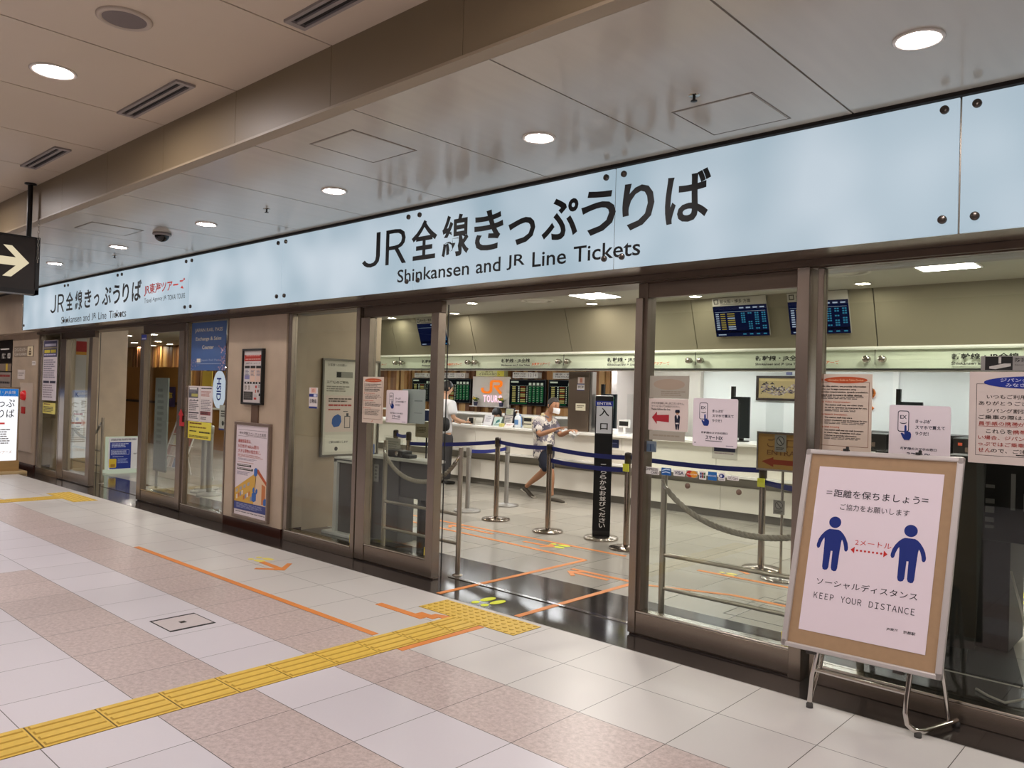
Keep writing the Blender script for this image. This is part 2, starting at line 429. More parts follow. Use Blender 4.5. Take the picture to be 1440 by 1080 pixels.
WOODC = ['#8a5a30', '#6d4323', '#a9783f', '#c29a62', '#7a4d28', '#b58a55']
def back_walls():
    # timber battens behind the left counters
    b = MB(); x = -36.0; rn = random.Random(3)
    while x < -7.3:
        w = 0.09+0.05*rn.random(); d = rn.choice((0.02, 0.05, 0.08))
        b.box(x, min(x+w, -7.3), 12.0-d, 12.1, 0, 2.06 if x > -15.8 else 2.878, rn.randrange(6)); x += w
    struct(b.build('wall_back', [M('timber_'+c.lstrip('#'), c, 0.5, noise=0.12, scale=5, stretch=(10, 10, 0.6)) for i, c in enumerate(WOODC)], origin=(0,0,0)))
    w = MB(); w.box(-7.28, -6.02, 10.9, 11.0, 0, 2.06); w.box(-7.30, -7.20, 10.36, 12.1, 0, 2.06)
    struct(w.build('wall_partition', M('pale_grey_partition', '#cfc8c2', 0.5), origin=(0,0,0)))
    w = MB(); w.box(-6.02, 9.0, 11.0, 11.1, 0, 2.06)
    struct(w.build('wall_back', WHITEW, origin=(0,0,0)))
    for x in (-3.22, -1.1, 1.1):
        struct(MB().box(x-0.035, x+0.035, 10.955, 11.0, 0, 2.06).build('trim_4', M('white_post', '#f2f2f2', 0.4), origin=(0,0,0)))
back_walls()

# ------------------------------------------------------------------ shopfront glazing
FY0, FY1 = 4.448, 4.535          # depth of the frames
def window(n, x0, x1, sl=0.12, sr=0.07, top=2.345, mid=()):
    root = empty('window_%d' % n, ((x0+x1)/2, 4.5, 0)); struct(root)
    f = MB()
    if sl: f.box(x0, x0+sl, FY0+0.02, FY1, 0, top)
    if sr: f.box(x1-sr, x1, FY0, FY1, 0, top)
    f.box(x0+sl, x1-sr, FY0, FY1, 0, 0.095); f.box(x0+sl, x1-sr, FY0-0.004, FY1+0.004, 0.095, 0.112, 1)
    for m in mid: f.box(m-0.03, m+0.03, FY0, FY1, 0.1, top)
    f.build('window_frame', [STEEL, CHROMED], root, bevel=0.004)
    g = MB().box(x0+sl, x1-sr, 4.505, 4.515, 0.112, top); g.build('window_pane', GLASS, root)
    return root
def door(n, x0, x1, wl, wr, gasket=None, top=2.345, drop=0.10):
    root = empty('door_%d' % n, ((x0+x1)/2, 4.5, 0)); struct(root)
    f = MB()
    f.box(x0, x0+wl, FY0, FY1, 0.012, top-drop); f.box(x1-wr, x1, FY0, FY1, 0.012, top-drop)
    f.box(x0+wl, x1-wr, FY0+0.01, FY1-0.01, 0.012, 0.15); f.box(x0+wl, x1-wr, FY0+0.006, FY1-0.006, 0.15, 0.165, 1)
    f.box(x0, x1, FY0+0.03, FY1, top-drop, top, 2)
    f.box(x0, x1, FY0+0.02, FY1, 0.0, 0.012, 2)
    f.build('door_frame', [STEEL, CHROMED, STEELD], root, bevel=0.004)
    MB().box(x0+wl, x1-wr, 4.505, 4.515, 0.165, top-drop).build('door_pane', GLASS, root)
    if gasket is not None:
        MB().box(gasket-0.004, gasket+0.004, 4.60, 4.607, 0.0, top-0.02).build('door_gasket', BLACK, root)
    return root
def glazing():
    window(1, -15.06, -13.93, 0.10, 0.03)
    door(1, -13.91, -12.58, 0.22, 0.14, gasket=-12.70)
    door(2, -10.86, -9.60, 0.12, 0.12)
    window(2, -9.595, -8.48, 0.05, 0.03)
    window(3, -7.255, -6.005, 0.07, 0.055)
    door(3, -5.985, -4.915, 0.13, 0.09, gasket=-4.962)
    door(4, -2.955, -1.84, 0.055, 0.0)
    # second leaf edge standing just behind the fixed stile
    post = MB(); post.box(-1.845, -1.772, 4.425, 4.56, 0, 2.35)
    struct(post.build('trim_5', STEEL, bevel=0.004))
    post = MB(); post.box(-2.905, -2.875, 4.47, 4.575, 0.0, 2.345)
    struct(post.build('trim_6', STEELD, bevel=0.003))
    window(4, -1.742, 1.2, 0.035, 0.07)
    window(5, 1.2, 4.2, 0.07, 0.07)
    window(6, 4.2, 8.9, 0.07, 0.07)
    t = MB()
    for (a, b) in ((-12.58, -10.86), (-4.90, -2.95)):
        for dy in (0.0, 0.022):
            t.box(a, b, 4.63+dy, 4.641+dy, 0.0, 0.006)
    struct(t.build('trim_7', CHROME, origin=(0,0,0)))
glazing()

# ================================================================== LAMPS (each builder carries its own light)
RINGM = M('lamp_trim', '#d9d2c8', 0.35)
def downlight(x, y, z, r, label, group, lens, drop=0.004, recess=0.0, name='ceiling_downlight'):
    root = empty(name, (x, y, z)); tag(root, label, 'ceiling light', group)
    prof = [(r*1.28, 0.0), (r*1.30, -0.006), (r*1.22, -0.010), (r*1.02, -0.006), (r*0.98, 0.0), (r*0.98, 0.0)]
    MB().lathe([(a, z+h) for a, h in prof], (x, y, 0), 28).build('trim_ring', RINGM, root)
    n = 28; m = MB(); m.add([(x+r*math.cos(2*PI*k/n), y+r*math.sin(2*PI*k/n), z-0.003) for k in range(n)], [tuple(range(n))[::-1]])
    m.build('lens', lens, root)
    return root
LENS_SOFFIT = glow('warm_white_lens', '#fff5f2', L_SOFFIT)
LENS_HALL = glow('hall_lens', '#fff4f3', L_HALL)
LENS_ROOM = glow('office_lens', '#fff6e8', L_ROOM)
LENS_MID = glow('office_mid_lens', '#fff8f0', L_MID)
LENS_PANEL = glow('office_panel_lens', '#fff8ee', L_PANEL)
LENS_STAFF = glow('staff_strip_lens', '#fbfdff', L_BACK)
def lamps():
    words = ['nearest round recessed downlight in the pale soffit above the blank sign panel',
             'round recessed downlight in the soffit above the sign word Tickets',
             'round recessed downlight in the soffit to the right of the dome camera',
             'round recessed downlight in the soffit just right of the small sprinkler',
             'round recessed downlight in the soffit above the red sign lettering',
             'small far downlight in the soffit next to the hanging arrow sign',
             'tiny farthest downlight in the soffit behind the hanging arrow sign']
    xs = [-0.94-2.0*k for k in range(9)]
    for i, x in enumerate(xs):
        downlight(x, 3.39, 3.05, 0.075, words[min(i, 6)] if i < 7 else 'far round downlight at the left end of the low soffit', 'downlights in the low soffit', LENS_SOFFIT)
    for x in (1.06, 3.06, 5.06):
        downlight(x, 3.39, 3.05, 0.075, 'soffit downlight beyond the right edge of the picture', 'downlights in the low soffit', LENS_SOFFIT)
    for y in (1.53, -1.2, -3.9):
        for x in (6.92, 2.92, -1.08, -5.08, -9.08, -13.08, -17.08, -21.08):
            if x in (-13.08, -21.08) and y < 1: continue
            lab = 'large round recessed downlight in the taupe ceiling left of the slotted vent' if (x == -5.08 and y == 1.53) else 'hall ceiling downlight outside the picture'
            downlight(x, y, 3.38, 0.095, lab, 'downlights in the high hall ceiling', LENS_HALL)
    room = [(-2.95, 8.82), (-5.02, 8.9), (-6.66, 8.92), (-8.18, 8.05), (-9.50, 8.95), (-11.2, 9.0), (-2.33, 6.4), (-4.6, 6.4), (-7.1, 6.4), (-9.9, 6.6), (-13.2, 6.6), (0.2, 6.4), (-0.9, 8.9), (1.2, 8.9)]
    names = {0: 'round office downlight right of the departure screens', 1: 'round office downlight above the left departure screen', 2: 'round office downlight beside the square light panel over the doorway',
             3: 'round office downlight over the open doorway, farthest forward', 4: 'round office downlight by the left edge of the open doorway', 5: 'round office downlight seen through the left glass leaf'}
    for i, (x, y) in enumerate(room):
        downlight(x, y, 2.88, 0.07, names.get(i, 'round office downlight hidden behind the door header'), 'downlights in the ticket office', LENS_MID if y < 8 else LENS_ROOM)
    left = [(-22.6, 8.9), (-26.4, 10.6), (-29.3, 12.0), (-31.8, 12.9), (-21.2, 9.0), (-24.6, 10.6), (-27.5, 11.7), (-25.8, 11.5), (-32.0, 11.9), (-31.2, 12.4), (-18.0, 7.4), (-19.5, 11.2), (-16.6, 6.4), (-13.3, 8.4)]
    for i, (x, y) in enumerate(left):
        downlight(x, y, 2.88, 0.11, 'round downlight deep inside the left hand hall', 'downlights deep in the left hall', LENS_ROOM)
    for x, y, r, lab in ((-2.87, 7.9, 0.30, 'large round air diffuser in the office ceiling above the right departure screen'), (-7.10, 8.25, 0.24, 'round air diffuser in the office ceiling over the doorway')):
        root = empty('ceiling_diffuser', (x, y, 2.88)); tag(root, lab, 'diffuser')
        MB().lathe([(r, 2.88), (r*0.98, 2.868), (r*0.86, 2.862), (r*0.82, 2.872)][::-1], (x, y, 0), 36).build('outer_ring', M('diffuser_grey', '#b4afa2', 0.5), root)
        MB().lathe([(r*0.62, 2.874), (r*0.58, 2.862), (0.0, 2.860)][::-1], (x, y, 0), 32).build('inner_cone', M('diffuser_grey', '#b4afa2', 0.5), root)
    def panel(x, y, label):
        root = empty('square_ceiling_light', (x, y, 2.88)); tag(root, label, 'ceiling light', 'square light panels in the ticket office')
        MB().box(x-0.26, x+0.26, y-0.26, y+0.26, 2.868, 2.88).build('frame', WHITEP, root)
        MB().add([(x-0.235, y-0.235, 2.866), (x+0.235, y-0.235, 2.866), (x+0.235, y+0.235, 2.866), (x-0.235, y+0.235, 2.866)], [(3,2,1,0)]).build('diffuser', LENS_PANEL, root)
    panel(-6.08, 8.2, 'square glowing ceiling panel above the open doorway')
    panel(-1.95, 8.0, 'square glowing ceiling panel in the upper right of the office')
    panel(-10.2, 7.0, 'square glowing ceiling panel behind the door header on the left')
    panel(2.2, 8.0, 'square glowing ceiling panel beyond the right edge of the picture')
    # staff side strip lights lie flush in the low ceiling behind the counter
    for k in range(11):
        x = -20+2.2*k
        s = MB().box(x, x+1.9, 10.2, 10.3, 2.05, 2.06)
        struct(s.build('trim_8', LENS_STAFF))
lamps()

# ================================================================== FASCIA SIGN
def sign_panel_mat():
    m = bpy.data.materials.new('backlit_frosted_glass'); m.use_nodes = True; nt = m.node_tree; N = nt.nodes.new; K = nt.links.new
    b = nt.nodes['Principled BSDF']; b.inputs['Base Color'].default_value = rgb('#3c4448'); b.inputs['Roughness'].default_value = 0.45; b.inputs['Specular IOR Level'].default_value = 0.25
    tc = N('ShaderNodeTexCoord'); n = N('ShaderNodeTexNoise'); n.inputs['Scale'].default_value = 1.6; n.inputs['Detail'].default_value = 1
    K(tc.outputs['Object'], n.inputs['Vector'])
    r = N('ShaderNodeValToRGB'); r.color_ramp.elements[0].position = 0.3; r.color_ramp.elements[1].position = 0.72
    r.color_ramp.elements[0].color = rgb('#b6cedd'); r.color_ramp.elements[1].color = rgb('#dfeefa'); K(n.outputs['Fac'], r.inputs[0])
    K(r.outputs[0], b.inputs['Emission Color']); b.inputs['Emission Strength'].default_value = SIGN_E
    return m
SIGNGLASS = sign_panel_mat()
SIGNBLACK = ink('#0d0d10'); SIGNRED = ink('#d2362c')
def put_text(mb, txt, x0, x1, z0, z1, y, bold=0.0, mi=0, sy=None, zb=None):
    vs, fs, (a0, a1, b0, b1) = glyphs(txt, bold)
    sx = (x1-x0)/(a1-a0)
    if sy is None: sy = (z1-z0)/(b1-b0); off = z0-b0*sy
    else: off = zb
    mb.add([(x0+(x-a0)*sx, y, off+v*sy) for x, v in vs], fs, mi)
BOLT = M('dark_bolt_cap', '#5a534e', 0.3, 0.9)
def fascia(name, x0, joints, label, texts, cap=False):
    x1 = joints[-1]
    root = empty(name, ((x0+x1)/2, 4.10, 2.385)); tag(root, label, 'sign')
    h = MB(); h.box(x0, x1, 4.118, 4.445, 2.392, 3.03); h.box(x0, x1, 4.075, 4.12, 3.03, 3.049, 1); h.box(x0, x1, 4.10, 4.118, 3.0301, 3.0302, 1)
    if cap: h.box(x0-0.012, x0, 4.09, 4.445, 2.385, 3.03)
    h.build('housing', [STEEL, GAP], root)
    xs = [x0]+list(joints)
    for a, c in zip(xs, xs[1:]):
        p = MB().box(a+0.005, c-0.005, 4.10, 4.112, 2.388, 3.028).build('glass_panel', SIGNGLASS, root, bevel=0.002)
        for bx in (a+0.068, c-0.068):
            for bz in (2.46, 2.982):
                m = MB().lathe([(0.0, 4.085), (0.017, 4.085), (0.02, 4.088), (0.02, 4.10)], (bx, 0, bz), 16, axis='y')
                m.build('bolt', BOLT, p, origin=root['_o'])
    for mb, nm, mt in texts: mb.build(nm, mt, root)
    return root
def words(spec, z0, z1, bold, mat, nm='lettering'):
    out = []
    for w, a, c in spec:
        mb = MB(); put_text(mb, w, a, c, z0, z1, 4.0985, bold); out.append((mb, nm, mat))
    return out
def main_legend(mb):
    y = 4.0985
    spans = [(-5.529, -5.284), (-5.208, -4.942), (-4.88, -4.574), (-4.517, -4.219), (-4.166, -3.869), (-3.82, -3.565), (-3.507, -3.193), (-3.169, -2.892), (-2.843, -2.608), (-2.533, -2.23)]
    legend(mb, spans, y, 2.612, 2.93, 2.615, 2.905)
def left_legend(mb, only=None):
    y = 4.0985
    spans = [(-13.351, -13.115), (-13.038, -12.761), (-12.687, -12.397), (-12.317, -12.039), (-11.958, -11.7), (-11.605, -11.413), (-11.308, -11.002), (-10.943, -10.708), (-10.632, -10.425), (-10.333, -10.046)]
    legend(mb, spans, y, 2.600, 2.875, 2.60, 2.87, only)
def legend(mb, spans, y, z0, z1, jz0, jz1, only=None):
    _, _, (a0, a1, b0, b1) = glyphs('線', 0.016)
    sy = (z1-z0)/(b1-b0); zb = z0-b0*sy
    for i, (ch, (a, c)) in enumerate(zip('JR全線きっぷうりば', spans)):
        if only is not None and i != only: continue
        if ch in 'JR': put_text(mb, 'Ｊ' if ch == 'J' else 'Ｒ', a, c, jz0, jz1, y, 0.004)
        else: put_text(mb, ch, a, c, 0, 0, y, 0.022, sy=sy, zb=zb)
def one(fn, nm, mat):
    mb = MB(); fn(mb); return [(mb, nm, mat)]
fascia('fascia_sign', -8.764, [-6.811, -4.854, -2.903, -0.947, 1.01, 2.97, 4.92, 6.9, 8.9],
       'long backlit pale blue fascia sign with large black ticket lettering over the open doorway',
       one(main_legend, 'lettering', SIGNBLACK) +
       words([('Shinkansen', -5.046, -4.209), ('and', -4.137, -3.887), ('JR', -3.827, -3.654), ('Line', -3.584, -3.285), ('Tickets', -3.222, -2.701)], 2.458, 2.563, 0.010, SIGNBLACK))
fascia('fascia_sign', -14.65, [-12.68, -10.725, -8.768],
       'backlit fascia sign at the far left with black lettering and a red company name',
       [x for ch in range(10) for x in one(lambda mb, k=ch: left_legend(mb, k), 'character', SIGNBLACK)] +
       words([('Shinkansen', -12.86, -12.05), ('and', -11.98, -11.74), ('JR', -11.66, -11.50), ('Line', -11.42, -11.14), ('Tickets', -11.05, -10.49)], 2.425, 2.525, 0.004, SIGNBLACK) +
       words([('JR東海ツアーズ', -9.96, -8.86)], 2.652, 2.80, 0.020, SIGNRED, 'red_lettering') +
       words([('Travel', -9.95, -9.74), ('Agency', -9.71, -9.44), ('JR', -9.41, -9.33), ('TOKAI', -9.30, -9.08), ('TOURS', -9.05, -8.85)], 2.565, 2.625, 0.0, SIGNBLACK), cap=True)

# ================================================================== CEILING FITTINGS
VENTM = M('vent_frame_grey', '#8d8580', 0.45); VENTD = M('vent_dark', '#17130f', 0.9)
def vent(x0, x1, label):
    root = empty('air_vent', ((x0+x1)/2, 2.10, 3.38)); tag(root, label, 'vent', 'slotted vents in the taupe ceiling')
    MB().box(x0+0.03, x1-0.03, 2.05, 2.155, 3.3785, 3.38).build('backing', VENTD, root)
    f = MB(); f.box(x0, x1, 2.043, 2.062, 3.366, 3.38); f.box(x0, x1, 2.143, 2.162, 3.366, 3.38); f.box(x0, x0+0.035, 2.062, 2.143, 3.366, 3.38); f.box(x1-0.035, x1, 2.062, 2.143, 3.366, 3.38)
    f.build('frame', VENTM, root)
    MB().box(x0+0.035, x1-0.035, 2.09, 2.112, 3.368, 3.38).build('slat', VENTM, root)
vent(-5.50, -4.62, 'slotted ceiling vent in the middle, beside the round hall downlight')
vent(-7.53, -6.69, 'farthest slotted ceiling vent, just above the hanging arrow sign')
vent(-3.45, -2.60, 'nearest slotted ceiling vent, cut by the top edge of the picture')
def speaker():
    root = empty('ceiling_speaker', (-4.06, 1.53, 3.38)); tag(root, 'round ceiling speaker with grey mesh at the top edge of the picture', 'speaker')
    MB().lathe([(0.128, 3.38), (0.128, 3.372), (0.120, 3.367), (0.104, 3.367), (0.100, 3.374)], (-4.06, 1.53, 0), 36).build('trim_ring', M('speaker_rim', '#b3a595', 0.4), root)
    m = MB(); m.add([(-4.06+0.102*math.cos(2*PI*k/32), 1.53+0.102*math.sin(2*PI*k/32), 3.372) for k in range(32)], [tuple(range(32))[::-1]])
    m.build('mesh_grille', M('speaker_mesh', '#6f6460', 0.6, noise=0.12, scale=400), root)
speaker()
HATCHL = M('hatch_edge', '#7b726a', 0.6)
def access_panel(x0, x1, y0, y1, label):
    root = empty('access_panel', ((x0+x1)/2, (y0+y1)/2, 3.05)); tag(root, label, 'access panel', 'access panels in the low soffit')
    MB().box(x0+0.012, x1-0.012, y0+0.012, y1-0.012, 3.0475, 3.05).build('lid', CEIL_LO, root)
    f = MB(); t = 0.006
    for a, b, c, d in ((x0, x1, y0, y0+t), (x0, x1, y1-t, y1), (x0, x0+t, y0, y1), (x1-t, x1, y0, y1)): f.box(a, b, c, d, 3.0478, 3.05)
    f.build('edge_trim', HATCHL, root)
access_panel(-4.12, -3.69, 2.64, 3.12, 'square access panel in the soffit above the sign letters JR')
access_panel(-2.14, -1.70, 3.50, 3.95, 'square access panel in the soffit above the blank right end of the sign')
access_panel(-8.21, -7.76, 2.70, 3.17, 'square access panel in the soffit left of the dome camera')
def sprinkler(x, y, z, label):
    root = empty('sprinkler', (x, y, z)); tag(root, label, 'sprinkler', 'small sprinkler heads in the soffit')
    MB().lathe([(0.0, z-0.003), (0.026, z-0.003), (0.03, z)], (x, y, 0), 16).build('cover_plate', CHROMED, root)
    m = MB(); m.cyl((x, y, z), (x, y, z-0.026), 0.007, 10); m.lathe([(0.0, z-0.03), (0.016, z-0.03), (0.016, z-0.026), (0, z-0.026)], (x, y, 0), 12)
    m.build('head', BLACK, root)
sprinkler(-5.918, 3.405, 3.05, 'sprinkler head in the soffit above the pale panel left of the lettering')
sprinkler(-1.936, 3.37, 3.05, 'sprinkler head in the soffit beside the nearest square access panel')
sprinkler(-9.6, 3.6, 3.05, 'far sprinkler head in the soffit above the left sign')
def dome():
    x, y = -7.743, 3.338
    root = empty('dome_camera', (x, y, 3.05)); tag(root, 'black dome security camera hanging under the pale soffit', 'camera')
    MB().lathe([(0.0, 3.05), (0.085, 3.05), (0.088, 3.035), (0.08, 3.024), (0.0, 3.024)][::-1], (x, y, 0), 28).build('mount_ring', M('camera_ring', '#8c8480', 0.4), root)
    MB().lathe([(0.068*math.sin(a*PI/16), 3.026-0.068*math.cos(a*PI/16)*0.9) for a in range(0, 9)], (x, y, 0), 24).build('dome', M('smoked_dome', '#0b0b0c', 0.08), root)
dome()
def arrow_sign():
    root = empty('hanging_arrow_sign', (-8.15, 1.2, 2.36)); tag(root, 'dark hanging sign with a cream arrow pointing right at the left edge', 'sign')
    MB().box(-8.24, -8.108, -0.6, 2.372, 2.395, 2.882).build('sign_box', M('dark_brown_sign', '#2a211c', 0.4), root, bevel=0.004)
    f = MB(); f.box(-8.25, -8.10, -0.6, 2.384, 2.36, 2.40); f.box(-8.25, -8.10, -0.6, 2.384, 2.872, 2.885); f.box(-8.25, -8.10, 2.352, 2.384, 2.36, 2.885)
    f.build('sign_frame', M('black_sign_frame', '#15100d', 0.35), root)
    a = MB(); X = -8.1065
    pts = [(2.301, 2.642), (2.161, 2.782), (2.091, 2.782), (2.193, 2.679), (1.70, 2.679), (1.70, 2.605), (2.193, 2.605), (2.091, 2.502), (2.161, 2.502)]
    a.add([(X, p[0], p[1]) for p in pts], [(0, 1, 2, 3, 6, 7, 8), (3, 4, 5, 6)])
    a.build('arrow', glow('cream_arrow_light', '#efe0bd', 0.85), root)
    for y in (2.305, -0.3):
        p = MB(); p.cyl((-8.16, y, 2.885), (-8.16, y, 3.38), 0.022, 16); p.lathe([(0.0, 3.38), (0.05, 3.38), (0.05, 3.37), (0.024, 3.365)][::-1], (-8.16, y, 0), 18)
        p.build('hanger_pole', M('black_pole', '#12100e', 0.35, 0.4), root)
    c = MB()
    for k in range(14):
        z = 3.05-0.03*k; s = 0.008
        c.tube([(-8.05+(s if k%2 else 0)*math.cos(t), 2.352+(0 if k%2 else s)*math.cos(t), z+0.018*math.sin(t)) for t in [i*PI/4 for i in range(8)]], 0.002, 6, closed=True)
    tag(c.build('hanging_chain', CHROMED), 'thin chain dangling beside the pole of the arrow sign', 'chain')
arrow_sign()

# ================================================================== FLOOR MARKINGS
YEL = M('tactile_yellow', '#e0bd4a', 0.5, noise=0.07, scale=25, bump=0.0)
ORANGE = ink('#e88a3c'); TAPEO = M('orange_tape', '#e0893c', 0.5, noise=0.05, scale=12)
LIME = M('lime_sticker', '#e3ee2a', 0.5); CREAMY = M('pale_yellow_sticker', '#ece06a', 0.5)
def bar_tile(x0, x1, y0, y1):
    m = MB(); m.box(x0, x1, y0, y1, 0, 0.0012, 1); m.box(x0+0.002, x1-0.002, y0+0.004, y1-0.004, 0.0012, 0.003); n = 4
    for k in range(n):
        w = (x1-x0)/n; a = x0+w*(k+0.22); b = x0+w*(k+0.78)
        poly = [(a, y0+0.012), (b, y0+0.012), (b, y1-0.012), (a, y1-0.012)]
        v = [(a, y0+0.012, 0.003), (b, y0+0.012, 0.003), (b, y1-0.012, 0.003), (a, y1-0.012, 0.003), (a+0.006, y0+0.018, 0.008), (b-0.006, y0+0.018, 0.008), (b-0.006, y1-0.018, 0.008), (a+0.006, y1-0.018, 0.008)]
        m.add(v, [(4,5,6,7)]); m.add(v, [(0,1,5,4), (1,2,6,5), (2,3,7,6), (3,0,4,7)], 2)  # rib sides take a darker yellow: shading painted into the colour
    return m
def dot_tile(x0, x1, y0, y1):
    m = MB(); m.box(x0, x1, y0, y1, 0, 0.0012, 1); m.box(x0+0.002, x1-0.002, y0+0.002, y1-0.002, 0.0012, 0.003)
    for i in range(5):
        for j in range(5):
            cx, cy = x0+(x1-x0)*(i+0.5)/5, y0+(y1-y0)*(j+0.5)/5
            m.lathe([(0.017, 0.003), (0.012, 0.0075)], (cx, cy, 0), 10, 2); m.lathe([(0.012, 0.0075), (0.0, 0.008)], (cx, cy, 0), 10)  # dot flanks use the same darker yellow as painted shading
    return m
def tactile():
    rows = [0.275+0.303*k for k in range(12)]
    nth = ['nearest the bottom left corner', 'second', 'third', 'fourth', 'fifth', 'sixth', 'seventh', 'eighth', 'ninth', 'tenth', 'eleventh', 'twelfth']
    vis = [y for y in rows]
    for i, y in enumerate(rows):
        if y < 0.8: continue
        k = len(rows)-1-i
        lab = 'ribbed yellow guide tile touching the dotted pad by the open doorway' if k == 0 else 'ribbed yellow guide tile, %s of the strip counted back from the dotted pad' % nth[k]
        tag(bar_tile(-4.02, -3.74, y, min(y+0.303, 3.84)).build('tactile_tile', [YEL, M('tactile_joint', '#6b5420', 0.7), M('tactile_shade_edge', '#bd9836', 0.6)]), lab, 'tactile tile', 'ribbed yellow guide tiles on the hall floor')
    side = ['left', 'middle', 'right']
    for i in range(3):
        x = -4.37+0.3133*i
        tag(dot_tile(x, x+0.3133, 3.84, 4.125).build('tactile_tile', [YEL, M('tactile_joint', '#6b5420', 0.7), M('tactile_shade_edge', '#bd9836', 0.6)]), 'dotted yellow warning tile, %s of the three before the open doorway' % side[i], 'tactile tile', 'dotted yellow warning tiles before the doorway')
    for i in range(3):
        x = -12.15+0.35*i
        tag(dot_tile(x, x+0.35, 3.76, 4.06).build('tactile_tile', [YEL, M('tactile_joint', '#6b5420', 0.7), M('tactile_shade_edge', '#bd9836', 0.6)]), 'far dotted yellow warning tile, %s of the three before the left entrance' % side[i], 'tactile tile', 'dotted yellow warning tiles before the left entrance')
    for i in range(6):
        y = 3.46-0.3*i
        tag(bar_tile(-11.82, -11.52, y, y+0.3).build('tactile_tile', [YEL, M('tactile_joint', '#6b5420', 0.7), M('tactile_shade_edge', '#bd9836', 0.6)]), 'far ribbed yellow guide tile, %s from the dotted pad at the left entrance' % ['first', 'second', 'third', 'fourth', 'fifth', 'sixth'][i], 'tactile tile', 'ribbed yellow guide tiles of the left strip')
tactile()
def tape(pts, w, label, z=0.0022, mat=None, name='floor_tape', group=None):
    """flat adhesive tape along a polyline on the floor"""
    m = MB()
    for (a, b) in zip(pts, pts[1:]):
        a, b = Vector((*a, 0)), Vector((*b, 0)); t = (b-a).normalized(); n = Vector((-t.y, t.x, 0))*w/2; e = t*w/2*0.98
        c = (a+b)/2; m.obox((c.x, c.y, z/2), (b-a)/2+e*0, n, (0, 0, z/2))
    return tag(m.build(name, mat or TAPEO), label, 'floor tape', group)
tape([(-7.753, 3.20), (-4.05, 3.20)], 0.05, 'long orange tape line on the hall floor left of the yellow strip')
tape([(-3.71, 3.12), (-3.71, 3.83)], 0.05, 'short orange tape running along the right side of the yellow strip')
tape([(-4.55, 4.20), (-4.55, 6.10)], 0.05, 'left orange tape line crossing the threshold of the open doorway')
tape([(-3.715, 4.19), (-3.715, 5.70)], 0.05, 'right orange tape line crossing the threshold of the open doorway')
tape([(-4.55, 6.10), (-8.6, 6.30)], 0.05, 'orange tape line inside the office running left behind the barriers', z=0.0028)
tape([(-4.4, 6.56), (-9.0, 6.56)], 0.05, 'far orange tape line under the entrance pillar sign')
tape([(-3.715, 5.70), (-4.4, 5.70)], 0.05, 'short orange tape joining the right line just inside the doorway', z=0.0028)
tape([(-2.5, 6.56), (-3.6, 6.56)], 0.05, 'orange tape line seen through the right glass leaf at the back', z=0.0028)
tape([(-3.6, 5.70), (-2.95, 5.95), (-2.2, 5.95)], 0.05, 'orange tape line on the office floor seen through the right glass leaf')
def arrow_mark(cx, cy, ang, L, w, label, head=0.16, mat=None, name='floor_arrow'):
    ca, sa = math.cos(ang), math.sin(ang); h = head
    pts = [(-L/2, -w/2), (L/2-w, -w/2), (L/2-h, -h*0.9), (L/2-h+w*0.9, -h*0.9), (L/2, 0), (L/2-h+w*0.9, h*0.9), (L/2-h, h*0.9), (L/2-w, w/2), (-L/2, w/2)]
    P = lambda p: (cx+p[0]*ca-p[1]*sa, cy+p[0]*sa+p[1]*ca)
    m = MB()
    m.slab([P(p) for p in [(-L/2, -w/2), (L/2-w*0.7, -w/2), (L/2-w*0.7, w/2), (-L/2, w/2)]], 0, 0.0026)
    m.slab([P(p) for p in [(L/2, 0), (L/2-h, h*0.9), (L/2-h-w*0.5, h*0.9-w*0.6), (L/2-w*1.35, 0)]], 0, 0.0027)
    m.slab([P(p) for p in [(L/2, 0), (L/2-w*1.35, 0), (L/2-h-w*0.5, -h*0.9+w*0.6), (L/2-h, -h*0.9)]], 0, 0.0027)
    return tag(m.build(name, mat or TAPEO), label, 'floor arrow')
arrow_mark(-6.20, 3.74, -0.06, 0.42, 0.055, 'orange arrow stuck on the pale hall floor before the glass, beside yellow footprints', 0.20)
def bent_arrow():
    m = MB(); m.slab([(-4.62, 3.64), (-4.12, 3.64), (-4.12, 3.70), (-4.62, 3.70)], 0, 0.0026)
    m.slab([(-4.24, 3.70), (-4.06, 3.70), (-4.06, 3.76), (-4.24, 3.76)], 0, 0.0026); m.slab([(-4.14, 3.76), (-4.02, 3.76), (-4.02, 3.838), (-4.14, 3.80)], 0, 0.0026)
    tag(m.build('floor_arrow', TAPEO), 'orange bent arrow on the hall floor touching the dotted yellow pad', 'floor arrow')
bent_arrow()
arrow_mark(-6.45, 6.42, PI-0.03, 0.75, 0.05, 'orange arrow on the office floor pointing left between two tape lines', 0.14)
arrow_mark(-5.35, 6.36, 0.05, 0.42, 0.05, 'short orange arrow on the office floor beside yellow footprints', 0.12)
arrow_mark(-4.15, 5.60, PI, 0.45, 0.05, 'orange arrow on the granite just inside the doorway', 0.14)
arrow_mark(-3.05, 6.90, PI+0.1, 0.65, 0.05, 'orange arrow on the office floor seen through the right leaf behind the rope', 0.14)
def footprints(cx, cy, ang, label, mat, s=1.0, heel=None):
    root = empty('footprint_sticker', (cx, cy, 0), ang, world=False); tag(root, label, 'sticker')
    for sgn in (-1, 1):
        m = MB(); y0 = sgn*0.055*s
        m.slab([(0.055*s+0.075*s*math.cos(2*PI*k/20), y0+0.036*s*math.sin(2*PI*k/20)) for k in range(20)], 0, 0.0024)
        m.slab([(-0.075*s+0.034*s*math.cos(2*PI*k/16), y0*0.95+0.028*s*math.sin(2*PI*k/16)) for k in range(16)], 0, 0.0024)
        m.build('footprint', mat, root, local=True)
    return root
footprints(-4.12, 4.31, 1.5, 'bright yellow footprints stuck on the dark granite sill of the doorway', LIME, 1.0)
